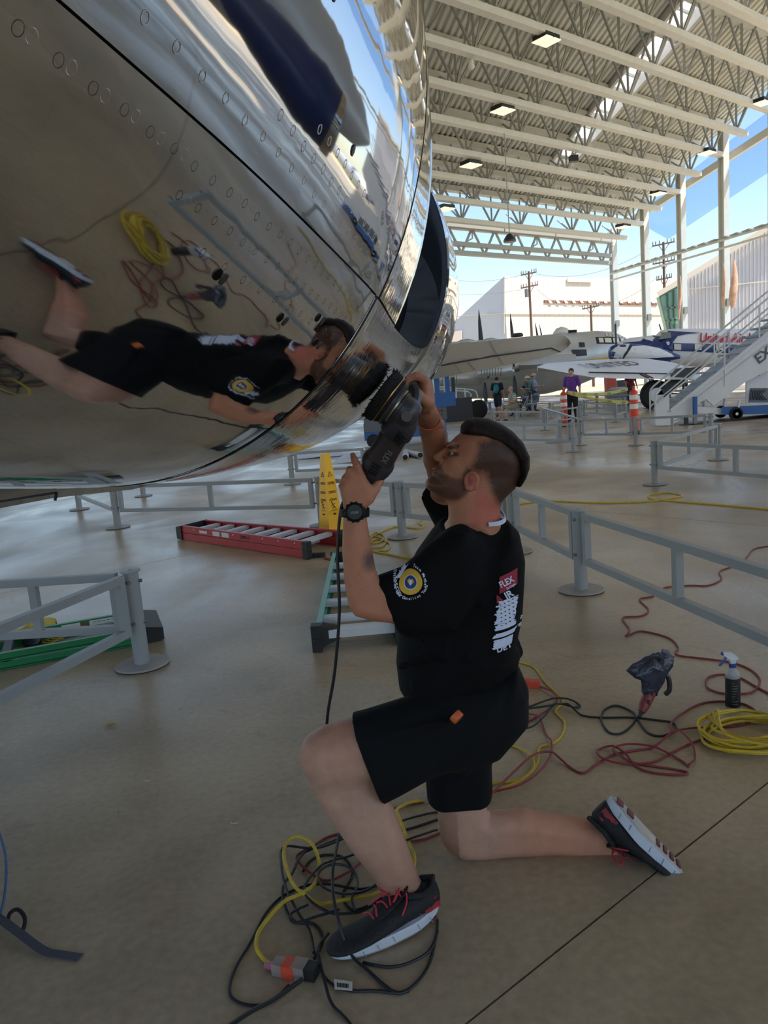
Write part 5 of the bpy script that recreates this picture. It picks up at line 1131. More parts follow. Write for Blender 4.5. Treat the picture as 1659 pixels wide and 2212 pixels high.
cord([(952, 1801), (917, 1815), (879, 1822), (820, 1838), (795, 1857), (753, 1892), (707, 1906), (662, 1885), (641, 1857), (672, 1836), (707, 1811), (756, 1799), (800, 1785), (854, 1748), (915, 1733)], .0042, CRD, 'red cord passing under the shin with a bend left of the shoe')
cord([(830, 1909), (777, 1927), (707, 1920), (655, 1923), (613, 1937), (574, 1976), (543, 2035), (508, 2095), (496, 2140), (508, 2164), (543, 2175), (585, 2168), (625, 2132)], .0045, CBK, 'black cord sweeping widest to the left of the tangle')
cord([(945, 1773), (868, 1797), (805, 1800), (760, 1808), (697, 1836), (655, 1857), (634, 1895), (615, 1920), (613, 1955), (634, 1993), (676, 1998), (697, 2025), (690, 2053), (679, 2074)], .0045, CBK, 'black cord coming from under the rear knee into the tangle')
cord([(945, 1757), (900, 1770), (840, 1790), (760, 1818), (680, 1850), (613, 1836), (609, 1885), (620, 1937), (644, 1983), (669, 2018), (679, 2067)], .0042, CBK, 'black cord following the yellow ring on its left side')
cord([(917, 1736), (882, 1743), (858, 1759), (863, 1780), (882, 1825), (896, 1860), (880, 1900), (812, 1941), (777, 1951), (725, 1958), (676, 1956), (651, 1948), (630, 1920), (615, 1867), (623, 1836), (648, 1827), (676, 1843), (691, 1878), (686, 1916), (669, 1941), (648, 1955), (616, 1969), (581, 1997), (559, 2025), (555, 2056), (567, 2073), (588, 2089)], .0058, CYL, 'thick yellow cord making an upright ring left of the front shoe')
cord([(711, 2028), (690, 2060), (693, 2098), (718, 2130), (760, 2143), (809, 2143), (865, 2147), (900, 2126), (928, 2084), (942, 2025), (945, 1990)], .0042, CBK, 'black cord circling in front of the shoe toe')
cord([(784, 2082), (830, 2091), (882, 2089), (928, 2063), (946, 2020)], .0042, CBK, 'black cord curving close around the sole of the front shoe')
cord([(655, 2128), (585, 2175), (522, 2206), (440, 2260)], .006, CBK, 'thick black cord leaving at the bottom edge left of the middle')
cord([(690, 2085), (704, 2137), (718, 2175), (749, 2206), (790, 2260)], .0042, CBK, 'black cord leaving at the bottom edge below the shoe')
cord([(945, 1800), (880, 1830), (800, 1850), (752, 1862), (700, 1886), (662, 1930), (668, 1962), (720, 1982), (790, 1975), (835, 1950)], .0042, CBK, 'black cord crossing under the shin and curling behind the shoe tip')
cord([(822, 1925), (790, 1945), (742, 1950), (700, 1936), (690, 1908), (716, 1888), (760, 1892), (775, 1925), (762, 1960), (770, 1985)], .0042, CBK, 'small black cord loop tucked beside the red laces')
cord([(668, 1975), (630, 1995), (640, 2012), (690, 1998), (735, 1985)], .0042, CBK, 'short black cord bend lying left of the shoe toe')
# cable of the polisher: hangs from the tool, then lies on the floor
hang = [W(793, 1038, 1.962), W(770, 1050, 1.985), W(748, 1072, 1.99), W(735, 1110, 1.985), W(729, 1200, 1.98), W(733, 1320, 1.98), W(723, 1450, 2.02), W(706, 1565, 2.075), W(715, 1680, 2.09), W(737, 1769, 2.08), W(730, 1815, 2.06), W(719, 1880, 2.02)]
fl3 = [W(720, 1935, 1.93), W(730, 1985, 1.87), W(742, 2026, 1.845), W(763, 2068, 1.825), G(795, 2100)+V(0, 0, .006), G(830, 2132)+V(0, 0, .006), G(858, 2149)+V(0, 0, .006), G(885, 2143)+V(0, 0, .006)]
tag(MB().tube(spline(hang+fl3, 6), .0046, 8).obj('tool_cable', CBK), 'black cable hanging from the polisher down past the bent knee to the floor', 'cord')
# plugs
PLO = mat('plug_orange', (214, 80, 52), .45); PLC = mat('plug_clear', (176, 168, 160), .15, alpha=.6)
pl = G(632, 2106); r = thing('cord_plug', 'orange and clear plug cluster joining cords at the bottom left of the tangle', 'plug', pl)
for i, (dx, dy, m, s_) in enumerate(((-.030, .008, PLC, (.040, .034, .034)), (-.005, 0, PLO, (.034, .040, .036)), (.022, -.006, PLC, (.036, .042, .038)), (.048, -.014, CBK, (.04, .036, .034)))): MB().box(pl+V(dx, dy, .02), s_, Matrix.Rotation(-.35, 3, 'Z')).obj('plug_body', m, r, smooth=0)
MB().tube([pl+V(-.075, .03, .01), pl+V(-.045, .014, .018)], [.008, .013], 10).obj('strain_relief', mat('plug_pink', (170, 96, 120), .5), r)
pl = G(925, 1731); r = thing('cord_plug', 'clear cord connector beside the hem of the shorts', 'plug', pl); MB().box(pl+V(0, 0, .018), (.045, .03, .03), Matrix.Rotation(.5, 3, 'Z')).obj('plug_body', PLC, r, smooth=0); MB().cyl(pl+V(.015, 0, .018), pl+V(.035, .012, .018), .014, n=12).obj('plug_ring', LAB, r)
pl = G(1150, 1484); r = thing('cord_plug', 'bright orange plug behind the back of the man', 'plug', pl); MB().box(pl+V(0, 0, .017), (.075, .04, .034), Matrix.Rotation(-.3, 3, 'Z')).obj('plug_body', PLO, r, smooth=0); MB().box(pl+V(-.02, 0.004, .037), (.02, .03, .006), Matrix.Rotation(-.3, 3, 'Z')).obj('plug_clip', PLO, r, smooth=0)
pl = G(688, 1204); r = thing('cord_plug', 'black three-way outlet on the floor by the red ladder foot', 'plug', pl); MB().box(pl+V(0, 0, .022), (.13, .05, .044), Matrix.Rotation(-.1, 3, 'Z')).obj('plug_body', LBK, r, smooth=0)
for k in (-.04, 0, .04): MB().box(pl+V(k, -.026, .024), (.022, .006, .022), Matrix.Rotation(-.1, 3, 'Z')).obj('socket_face', RUB, r, smooth=0)
tg = [G(722, 2124), G(762, 2130), G(762, 2149), G(724, 2146)]; mb = MB(); mb.prism([p+V(0, 0, .012) for p in tg], (0, 0, .001)); tgo = tag(mb.obj('cord_tag', LAB, smooth=0), 'white paper tag with a barcode on a black cord', 'tag')
bc = MB()
for k in range(12): a = tg[0]+(tg[1]-tg[0])*(.18+.055*k); b = tg[3]+(tg[2]-tg[3])*(.18+.055*k); bc.bar(a+(b-a)*.35+V(0, 0, .0135), a+(b-a)*.8+V(0, 0, .0135), .0012 if k % 3 else .0022, .0004)
bc.obj('barcode', INK, tgo, smooth=0)
# cords right of the man
cord([(1115, 1431), (1152, 1442), (1178, 1476), (1208, 1506), (1215, 1521), (1200, 1539), (1219, 1562), (1215, 1588), (1197, 1607), (1165, 1618), (1163, 1644), (1148, 1670), (1115, 1689), (1062, 1696), (1000, 1720)], .0052, CYL, 'yellow cord snaking down right behind the man')
cord([(1050, 1606), (1077, 1610), (1115, 1616), (1144, 1636), (1154, 1663), (1133, 1689), (1096, 1707), (1059, 1715), (990, 1740)], .0052, CYL, 'yellow cord bow close behind the thigh')
cord([(1159, 1483), (1189, 1498), (1204, 1513), (1195, 1530), (1165, 1548), (1120, 1570), (1080, 1580)], .0045, CRD, 'short red cord at the bright orange plug')
cord([(1137, 1545), (1165, 1556), (1180, 1590), (1192, 1610), (1188, 1640), (1165, 1680), (1120, 1710), (1070, 1722), (1000, 1742)], .0042, CRD, 'dark red cord beside the yellow cord behind the man')
cord([(1090, 1545), (1137, 1530), (1189, 1519), (1234, 1519), (1253, 1526), (1241, 1532), (1200, 1532), (1171, 1562), (1141, 1577), (1100, 1577)], .0042, CBK, 'small black cord loop behind the hip')
cord([(1090, 1546), (1137, 1539), (1189, 1537), (1227, 1534), (1256, 1547), (1297, 1552), (1365, 1552), (1421, 1558), (1454, 1564), (1458, 1580), (1428, 1592), (1398, 1584), (1376, 1554), (1365, 1539), (1331, 1526), (1305, 1536), (1299, 1558), (1316, 1584), (1342, 1586), (1365, 1569), (1376, 1550)], .0045, CBK, 'black cord lying in a bow by the wrapped polisher')
cord([(1000, 1790), (1030, 1760), (1057, 1737), (1115, 1677), (1152, 1644), (1189, 1636), (1219, 1651), (1256, 1672), (1286, 1655), (1324, 1633), (1376, 1623), (1413, 1616), (1454, 1588), (1506, 1575), (1562, 1573), (1600, 1569), (1670, 1550)], .0045, CRD, 'long red cord from the knee to the yellow coil')
cord([(1488, 1659), (1469, 1644), (1413, 1621), (1357, 1614), (1324, 1625), (1350, 1644), (1394, 1655), (1450, 1663), (1484, 1670), (1473, 1676), (1413, 1672), (1376, 1659), (1350, 1633), (1324, 1618), (1297, 1620), (1290, 1633), (1309, 1648), (1357, 1653), (1413, 1648), (1450, 1629), (1495, 1607), (1530, 1596)], .0045, CRD, 'heap of red cord loops left of the yellow coil')
cord([(1454, 1592), (1450, 1569), (1480, 1539), (1518, 1521), (1562, 1517), (1607, 1523), (1633, 1539), (1633, 1554), (1610, 1566)], .0045, CRD, 'red cord arching around the foot of the spray bottle')
cord([(1462, 1588), (1495, 1614), (1501, 1644), (1488, 1659)], .0042, CRD, 'short red cord bend between the heap and the coil')
cord([(1720, 1175), (1659, 1181), (1627, 1188), (1612, 1206), (1591, 1222), (1555, 1235), (1558, 1253), (1529, 1266), (1490, 1266), (1435, 1271), (1410, 1289), (1381, 1296), (1401, 1318), (1385, 1332), (1345, 1336), (1360, 1361), (1352, 1376), (1385, 1365), (1443, 1379), (1465, 1400), (1461, 1416), (1516, 1424), (1576, 1432), (1620, 1448), (1642, 1471), (1628, 1495), (1596, 1501), (1556, 1499), (1528, 1487), (1528, 1467), (1556, 1459), (1596, 1465), (1636, 1487), (1680, 1510)], .0048, CRD, 'long red cord wriggling from the right edge under the barrier')
cord([(1000, 1098), (1100, 1092), (1180, 1084), (1300, 1088), (1400, 1085), (1445, 1079), (1473, 1072), (1440, 1066), (1402, 1071), (1410, 1080), (1450, 1084), (1560, 1093), (1659, 1102), (1760, 1112)], .009, CYL, 'yellow cord with one loop crossing the floor beyond the right barrier')
cord([(1112, 1086), (1060, 1100), (1000, 1118), (940, 1110), (905, 1128), (915, 1138), (900, 1143), (850, 1140), (800, 1162), (812, 1152), (830, 1160), (822, 1172), (798, 1174), (806, 1160), (832, 1168), (826, 1182), (800, 1184), (795, 1176), (815, 1166), (842, 1176), (834, 1190), (806, 1192), (845, 1200), (880, 1207), (930, 1212)], .008, CYL, 'yellow cord coiled on the floor right of the caution cone')
cord([(700, 1207), (722, 1212), (745, 1212), (770, 1208)], .010, CRD, 'thick reddish cord end by the three-way outlet')
cord([(1040, 1400), (1062, 1388), (1100, 1384)], .004, CRD, 'short piece of dark cord on the floor behind the back print')
# yellow coil at the right
rg = random.Random(11); ctr = (1618, 1600)
for i in range(9):
    a0 = rg.uniform(0, 6.28); k = rg.uniform(.66, 1.14); off = rg.uniform(-10, 14); P = []
    for j in range(12):
        a = 2*pi*j/12+a0; p = G(ctr[0]+off+108*k*cos(a)*(1+.06*sin(2*a+i)), ctr[1]+off*.5+(36*k+3*sin(3*a+i))*sin(a)-6); p.z = .008+.011*(i % 4)+.006*sin(a*2+i)+.006; P.append(p)
    tag(MB().tube(spline(P, 4, closed=True), .0058, 7, cap=False).obj('cord_coil', CYL), ['outermost', 'second', 'third', 'fourth', 'fifth', 'sixth', 'seventh', 'eighth', 'innermost'][i]+' yellow loop laid down in the coil at the right edge', 'cord', 'yellow cord coil loops')
for i in range(3):
    P = [G(1530+i*10, 1572-i*6), G(1560, 1600+i*4), G(1600, 1618+i*6), G(1680, 1630+i*8)]
    for j, p in enumerate(P): p.z = .05+.006*i
    tag(MB().tube(spline(P, 6), .0058, 7).obj('cord_coil', CYL), ['upper', 'middle', 'lower'][i]+' yellow strand laid across the top of the coil', 'cord', 'yellow cord coil loops')
for i in range(5):
    P = [G(105+9*i+20*cos(a), 1384-2*i+9*sin(a)) for a in (0, 1, 2, 3, 4, 5)]
    for p in P: p.z = .012+.008*i
    tag(MB().tube(spline(P, 4, closed=True), .006, 6, cap=False).obj('cord_coil', CYL), ['first', 'second', 'third', 'fourth', 'fifth'][i]+' orange yellow cord loop from the left inside the green ladder', 'cord', 'cord loops in the green ladder')
# ================= SPRAY BOTTLE =================
sb = G(1583, 1527); r = thing('spray_bottle', 'clear spray bottle with black label and blue and white trigger', 'bottle', sb)
CLR = mat('clear_plastic', (196, 200, 200), .12, alpha=.55); WP = mat('white_plastic', (214, 218, 222), .4); BP = mat('blue_plastic', (40, 74, 150), .4)
MB().lathe(sb, [(.001, 0), (.029, 0), (.031, .004), (.031, .150), (.026, .168), (.014, .180), (.013, .190)], 28).obj('body', CLR, r)
lb = MB().lathe(sb, [(.0316, .008), (.0318, .010), (.0318, .138), (.0316, .140)], 28).obj('label', mat('label_black', (26, 26, 30), .4), r)
mb = MB()
for k in range(9): z = .120-.012*k; mb.loft([[sb+V(sin(a)*.0322, -cos(a)*.0322, z+dz) for a in [x*.12-.5 for x in range(3+(k*5) % 6)]] for dz in (0, .0025)], closed=False, cap=False)
mb.obj('label_print', mat('print_grey', (120, 122, 126), .6), lb, smooth=0)
MB().lathe(sb+V(0, 0, .186), [(.001, 0), (.0155, 0), (.0155, .018), (.001, .018)], 20).obj('collar', BP, r)
MB().loft([[sb+V(x, y, z) for x, y, z in R] for R in ([(-.010, -.009, .204), (.010, -.009, .204), (.010, .009, .204), (-.010, .009, .204)], [(-.012, -.010, .222), (.012, -.010, .218), (.012, .010, .218), (-.012, .010, .222)], [(-.040, -.008, .244), (.026, -.008, .226), (.026, .008, .226), (-.040, .008, .244)], [(-.044, -.007, .258), (.000, -.007, .252), (.000, .007, .252), (-.044, .007, .258)])]).obj('trigger_head', WP, r, smooth=0)
MB().tube([sb+V(-.048, 0, .252), sb+V(-.040, 0, .251)], .008, 10).obj('nozzle', BP, r)
MB().loft([[sb+V(x-.004, y, z) for y in (-.006, .006)]+[sb+V(x+.004, y, z) for y in (.006, -.006)] for x, z in ((-.026, .240), (-.034, .225), (-.050, .205), (-.058, .196))]).obj('trigger', BP, r, smooth=0)
MB().tube([sb+V(0, 0, .19), sb+V(.004, 0, .01)], .002, 6).obj('dip_tube', WP, r)
# ================= SECOND POLISHER, WRAPPED =================
wp = G(1386, 1548); r = thing('wrapped_polisher', 'red and black polisher standing on the floor with a dark plastic bag over its pad', 'polisher', wp)
t0 = wp+V(0, 0, .022); t1 = W(1412, 1478, wp.y+.06); d_ = (t1-t0).normalized()
REDT = mat('tool_red', (134, 58, 56), .45, noise=(20, .2))
MB().tube([t0, t0+d_*.03, t0+d_*.08, t1-d_*.03, t1], [.016, .024, .026, .031, .030], 16).obj('handle', REDT, r); MB().tube([t0-d_*.03+V(0, 0, .004), t0+d_*.002], [.007, .012], 10).obj('cable_boot', TB, r)
MB().tube([t1-d_*.004, t1+d_*.03, t1+d_*.06, t1+d_*.085], [.033, .036, .034, .024], 18).obj('motor_head', TB, r); mb = MB().box(t0+d_*.055+V(0, -.026, .003), (.012, .006, .02)); mb.obj('switch', TB, r, smooth=0)
s0 = t1+V(.035, .0, .0); MB().tube(spline([s0+V(-.01, 0, .06), s0+V(.03, .0, .03), s0+V(.035, 0, -.03), s0+V(.02, .01, -.055)], 4), .012, 8).obj('side_guard', TB, r)
# thin bag: a crumpled cone of plastic
BAG = mat('dark_plastic_bag', (52, 58, 74), .3, noise=(14, .5), bump=(24, 1.2), spec=.8); mb = MB(); rows = []; rg = random.Random(9); N = 30
bc_ = [W(1404, 1499, wp.y+.03), W(1408, 1484, wp.y+.03), W(1412, 1466, wp.y+.03), W(1410, 1451, wp.y+.03), W(1408, 1440, wp.y+.03), W(1412, 1428, wp.y+.03), W(1418, 1420, wp.y+.03), W(1424, 1416, wp.y+.03)]
rd = [.030, .040, .052, .078, .094, .080, .052, .012]
for i, (c, q) in enumerate(zip(bc_, rd)):
    R = []
    for k in range(N):
        a = 2*pi*k/N; f = 1+.14*sin(7*a+i*1.3)+.10*sin(11*a-i*2.1)+rg.uniform(-.05, .05); R.append(c+V(cos(a)*q*f, sin(a)*q*.55*f, .018*cos(a)*(1 if i > 2 else 0)+.012*sin(5*a+i)))
    rows.append(R)
mb.loft(rows); mb.obj('plastic_bag', BAG, r, smooth=40)
# ================= BAG AT THE LEFT EDGE, DEBRIS =================
BG = mat('bag_fabric', (34, 34, 40), .9, noise=(12, .3), bump=(40, .5)); STR = mat('strap_grey', (72, 74, 88), .8, bump=(200, .4))
bo = G(-60, 2050); r = thing('backpack', 'black backpack mostly outside the left edge, with a grey strap on the floor', 'bag', bo)
bb = blob('pack_body', None, None, bo+V(-.11, -.02, 0), (.17, .15, .13), BG, 24, .12, 3); LOC_ = bb.location.copy(); bb.parent = r; bb.location = LOC_-r.location
sp = spline([G(-60, 1985)+V(0, 0, .05), G(0, 2012)+V(0, 0, .045), G(40, 2032)+V(0, 0, .03), G(95, 2062)+V(0, 0, .012), G(135, 2066)+V(0, 0, .004), G(174, 2072)+V(0, 0, .004)], 6)
mb = MB(); mb.loft([[p+V(.004, .0135, 0), p+V(-.004, -.0135, 0), p+V(-.004, -.0135, .0025), p+V(.004, .0135, .0025)] for p in sp]); mb.obj('strap', STR, r, smooth=60)
bk_ = MB(); bk_.tube(spline([G(18, 2018)+V(0, 0, .02), G(24, 1998)+V(0, 0, .035), G(42, 1990)+V(0, 0, .04), G(56, 2000)+V(0, 0, .03), G(54, 2016)+V(0, 0, .02), G(44, 2030)+V(0, 0, .02)], 5), .006, 8); bk_.obj('buckle', BG, r)
mb = MB(); mb.tube(spline([G(-40, 1835)+V(0, 0, .10), G(0, 1852)+V(0, 0, .12), G(18, 1890)+V(0, 0, .10), G(22, 1930)+V(0, 0, .08), G(14, 1975)+V(0, 0, .05), G(0, 2008)+V(0, 0, .03)], 6), .0045, 8); tag(mb.obj('blue_hose', CBL), 'thin blue hose curving in at the left edge above the strap', 'hose')
lf = G(240, 1568); mb = MB(); mb.loft([[lf+V(x, y, .003+h) for y, h in ((-w_, .004), (0, .001), (w_, .006))] for x, w_ in ((-.028, .001), (-.015, .012), (0, .016), (.014, .010), (.026, .002))], closed=False, cap=False); tag(mb.obj('dry_leaf', mat('leaf_yellow', (176, 150, 70), .8), smooth=0), 'small yellow dry leaf alone on the floor at left', 'leaf')
for (x, y), lb in {(505, 1780): 'tiny white curled paper scrap left of the cord tangle', (318, 1688): 'tiny pale crumb on the bare floor at left'}.items():
    p = G(x, y); tag(MB().tube(spline([p+V(-.012, .008, .003), p+V(-.004, -.002, .004), p+V(.006, -.004, .006), p+V(.014, .0, .003)], 4), .0014, 5).obj('paper_scrap', LAB), lb, 'litter')
# tubes and papers on the floor behind the cone
TUB = mat('tube_white', (196, 200, 206), .5)
for i, (a, b, lb) in enumerate((((812, 984), (852, 993), 'left'), ((878, 982), (876, 995), 'middle'), ((880, 984), (908, 990), 'right'))):
    p, q = G(*a)+V(0, 0, .07), G(*b)+V(0, 0, .07); o = tag(MB().tube([p, q], .07, 12).obj('cardboard_tube', TUB), '%s white tube with dark end lying beyond the polisher' % lb, 'tube', 'white tubes on the floor'); MB().tube([q, q+(q-p).normalized()*.03], .056, 12).obj('tube_end', RUB, o)
for i, (x, y, lb) in enumerate(((665, 990, 'left of the cone top, farther away'), (690, 985, 'just behind the cone top'), (742, 984, 'right of the cone top'), (760, 998, 'nearest, between cone and hand'), (770, 988, 'beside the fingertip'))):
    p = G(x, y); tag(MB().prism([p+V(-.5, -.2, .005), p+V(.4, -.3, .04), p+V(.55, .2, .03), p+V(-.3, .35, .06)], (0, 0, .006)).obj('plastic_sheet', mat('sheet_pale', (206, 212, 224), .5), smooth=0), 'pale plastic sheet on the floor, '+lb, 'sheet', 'pale sheets beyond the cone')
# ================= BACKGROUND AIRCRAFT =================
AW = mat('aircraft_white', (226, 226, 228), .35, noise=(.8, .03)); AB = mat('aircraft_navy', (36, 56, 110), .3); ASV = mat('aircraft_silver', (190, 190, 186), .32, .35, noise=(1.5, .08), bump=(3, .15)); ABE = mat('wing_beige_grey', (222, 217, 206), .4, .1, noise=(.5, .05)); ADK = mat('dark_paint', (44, 46, 52), .5); AYE = mat('stripe_yellow', (220, 178, 50), .5); GLZ = mat('cockpit_glass', (150, 160, 150), .1, .3); TYR = mat('tyre_black', (30, 30, 32), .8); ARD = mat('red_lettering', (176, 38, 62), .5)
def fus(mb, st, Y, n=32, kz=1.0):
    rings = []
    for x, y, r in st:
        c = W(x, y, Y); q = r/FPX*Y*1.01; rings.append([c+V(0, q*cos(2*pi*k/n), q*kz*sin(2*pi*k/n)) for k in range(n)])
    mb.loft(rings); return mb
def slab(mb, top, bot, Yt, Yb, th=.15):                 # wing: polygon whose upper picture edge is at depth Yt and lower at Yb
    P = [W(x, y, Yt) for x, y in top]; Q = [W(x, y, Yb) for x, y in bot]; n = len(P)
    R = []
    for a, b in zip(P, Q):
        m1 = a+(b-a)*.25; m2 = a+(b-a)*.7; R.append([a, m1+V(0, 0, .0), m2, b, m2-V(0, 0, th), m1-V(0, 0, th)])
    mb.loft(R); return mb
# -- navy and white airliner on the right
y2 = 38.0; o47 = W(1500, 752, y2); a47 = thing('airliner', 'navy blue and white vintage airliner with red lettering behind the stairs', 'aircraft', V(o47.x, o47.y, 0))
ST = [(1318, 769, 3), (1326, 764, 13), (1338, 760, 20), (1361, 757, 26), (1400, 757, 30), (1419, 757, 32), (1430, 753, 38), (1460, 751, 39), (1560, 752, 40), (1700, 754, 40), (1900, 752, 26), (2080, 742, 8)]
fm = fus(MB(), ST, y2); f47 = fm.obj('fuselage', AW, a47, smooth=60); tr47 = BVHTree.FromPolygons([Vector(v) for v in fm.v], fm.f)
def fdec(poly, nm, m, tr, Y, par, off=.02): mb = MB().add([W(x, y, Y-6) for x, y in poly], [tuple(range(len(poly)))]); d = ray(poly[0][0], poly[0][1]); return decal(mb, nm, m, off, par, tr, V(0.36, 1, 0).normalized() if False else V(0, 1, 0), .5)
def P2(pts, Y, Y0):                                     # same picture point on the nearer plane used for projecting along +Y
    return pts
def sdec(poly, nm, m, tr, Y, par, off=.02, sub=.5):
    mb = MB().add([W(x, y, Y)-V(0, 4, 0) for x, y in poly], [tuple(range(len(poly)))]); return decal(mb, nm, m, off, par, tr, V(0, 1, 0), sub)
for poly in ([(1310, 800), (1312, 735), (1345, 722), (1419, 715), (1426, 708), (1450, 716), (1453, 741), (1453, 800)], [(1450, 714), (1518, 719), (1490, 721), (1466, 726), (1453, 740)], [(1453, 741), (1600, 745), (1600, 764), (1453, 757)], [(1600, 745), (1760, 748), (1760, 768), (1600, 764)]):
    sdec(poly, 'navy_paint', AB, tr47, y2-.9, f47, .03)
sdec([(1424, 717), (1453, 719), (1451, 731), (1426, 734), (1421, 727)], 'windscreen', GLZ, tr47, y2-.9, f47, .06)
for x in (1455, 1499, 1545, 1590): sdec([(x, 743), (x+15, 744), (x+15, 756), (x, 755)], 'cabin_window', mat('window_blind', (206, 204, 196), .4), tr47, y2-.9, f47, .06)
mb = MB(); oo = W(1508, 740, y2-.9)-V(0, 4, 0); add_text(mb, 'United Air Lines', oo, RT, UP, 26/FPX*y2, .03, .35, wsc=.85); decal(mb, 'fuselage_lettering', ARD, .06, f47, tr47, V(0, 1, 0), .5)
MB().cyl(W(1424, 700, y2), W(1428, 713, y2), .03, n=6).obj('antenna', ADK, f47)
wm = slab(MB(), [(1160, 792), (1180, 785), (1230, 781), (1290, 777), (1340, 775), (1400, 775), (1450, 782), (1479, 790), (1512, 801)], [(1162, 794), (1180, 797), (1232, 807), (1280, 815), (1330, 817.5), (1400, 818.5), (1450, 820), (1479, 820), (1512, 821)], 34, 29, .18)
w47 = wm.obj('wing', AW, a47, smooth=30)
def onwing(x, y):                                       # point of the wing skin at a picture position
    d = ray(x, y); h = BVHTree.FromPolygons([Vector(v) for v in wm.v], wm.f).ray_cast(CAMP, d.normalized()); return (h[0]+V(0, 0, .015)) if h[0] else None
wtr = BVHTree.FromPolygons([Vector(v) for v in wm.v], wm.f)
def wing_text():
    vs, fs = text_verts('UNITED', 1.0, 0, 0); w_ = max(v.x for v in vs); mb = MB(); Q = []
    for v in vs:
        u_, t_ = v.x/w_, v.y/.72; bx = 1282+u_*105; by = 796-u_*8; tx = 1243+u_*118; ty = 786.5-u_*6.5
        x = bx+(tx-bx)*t_; y = by+(ty-by)*t_; h = wtr.ray_cast(CAMP, ray(x, y).normalized()); Q.append((h[0]+V(0, -.01, .02)) if h[0] else None)
    ok = [f for f in fs if all(Q[i] is not None for i in f)]; mb.add([q if q is not None else V(0, 0, -1) for q in Q], ok)
    used = sorted({i for f in ok for i in f}); mp = {i: k for k, i in enumerate(used)}; mb = MB(); mb.add([Q[i] for i in used], [tuple(mp[i] for i in f) for f in ok]); return mb
wt_ = wing_text()
if wt_.v: wt_.obj('wing_lettering', mat('lettering_dark', (70, 66, 84), .5), w47, smooth=0)
def wline(a, b, m, t=.05):
    P = []
    for k in range(9):
        x = a[0]+(b[0]-a[0])*k/8; y = a[1]+(b[1]-a[1])*k/8; h = wtr.ray_cast(CAMP, ray(x, y).normalized())
        if h[0]: P.append(h[0]+V(0, -.01, .02))
    if len(P) > 1: MB().tube(P, t/2, 4).obj('control_line', m, w47)
wline((1272, 805.5), (1500, 809.5), ADK); wline((1382, 808.5), (1401, 817.5), ADK); wline((1390, 808), (1410, 817.5), ARD)
ng = fus(MB(), [(1317, 764, 10), (1320, 764, 15), (1328, 763, 18), (1345, 763, 19.5), (1366, 763, 20), (1400, 765, 18), (1440, 768, 12), (1468, 771, 4)], 35.5, 28)
ngo = ng.obj('engine_nacelle', AB, a47, smooth=60); ntr = BVHTree.FromPolygons([Vector(v) for v in ng.v], ng.f)
sdec([(1318, 780), (1319, 765), (1330, 752), (1347, 742), (1366, 742), (1358, 752), (1350, 765), (1344, 780)], 'white_cowl_ring', AW, ntr, 35, ngo, .02, .3)
sdec([(1349, 776), (1354, 762), (1368, 748), (1395, 746), (1430, 752), (1455, 764), (1462, 770), (1430, 762), (1400, 760), (1380, 762)], 'white_fairing_top', AW, ntr, 35, ngo, .02, .3)
sdec([(1344, 780), (1350, 763), (1366, 745), (1369, 746), (1355, 762), (1349, 776)], 'cowl_gap', ADK, ntr, 35, ngo, .03, .3)
MB().bar(W(1329, 700, 35), W(1331, 745, 35), .12, .05).obj('propeller_blade', ADK, a47, smooth=0)
wc_ = G(1416, 884); wc_ = V(wc_.x, wc_.y, .55); wh_ = MB().lathe(wc_-V(0, .18, 0), [(.001, 0), (.30, 0), (.50, .02), (.58, .10), (.58, .26), (.50, .34), (.30, .36), (.001, .36)], 28, (0, 1, 0)).obj('main_tyre', TYR, a47)
MB().lathe(wc_-V(0, .20, 0), [(.001, 0), (.24, 0), (.30, .03), (.30, .05)], 24, (0, 1, 0)).obj('wheel_hub', AW, wh_)
MB().loft([[wc_+V(a, y_, b) for y_ in (-.2, .2) for a, b in ((0, 0),)]+[wc_+V(a+.5, y_, b) for y_ in (.2, -.2) for a, b in ((0, 0),)] for _ in (0,)]+[[wc_+V(.9, -.2, .95), wc_+V(.9, .2, .95), wc_+V(1.9, .2, .95), wc_+V(1.9, -.2, .95)]]).obj('gear_strut', ADK, a47, smooth=0)
# -- silver bomber behind
y3 = 47.0; ob = W(1200, 785, y3); abm = thing('bomber', 'polished silver four engined bomber with glazed nose and top turret', 'aircraft', V(ob.x, ob.y, 0))
fb = fus(MB(), [(1367, 757, 2), (1362, 755, 12), (1352, 754, 23), (1335, 757, 34), (1319, 759, 41), (1288, 765, 48), (1240, 777, 56), (1180, 787, 61), (1100, 796, 62), (1000, 800, 60), (900, 800, 56), (760, 795, 40)], y3, 36)
fbo = fb.obj('fuselage', ASV, abm, smooth=60); btr = BVHTree.FromPolygons([Vector(v) for v in fb.v], fb.f)
sdec([(1288, 728), (1344, 727), (1358, 733), (1360, 742), (1288, 743)], 'cockpit_frame', ADK, btr, y3-1.2, fbo, .02)
for x0, x1 in ((1293, 1303), (1306, 1321), (1325, 1339), (1343, 1353)): sdec([(x0, 731), (x1, 731), (x1, 741), (x0, 741)], 'cockpit_pane', mat('pane_bright', (226, 220, 200), .2), btr, y3-1.2, fbo, .06)
for k in range(7):
    x = 1310+k*7.5; sdec([(x, 719+k*k*.22), (x+5.5, 719.5+(k+1)**2*.22), (x+5.5, 727+k*1.0), (x, 726.5+k*1.0)], 'roof_pane', mat('pane_pale', (206, 204, 190), .2), btr, y3-1.0, fbo, .03)
sdec([(1251, 740), (1263, 740), (1263, 750), (1251, 750)], 'waist_hatch', ADK, btr, y3-1.4, fbo, .03); sdec([(1234, 756), (1267, 755), (1268, 768), (1240, 770)], 'dark_hatch', ADK, btr, y3-1.6, fbo, .04)
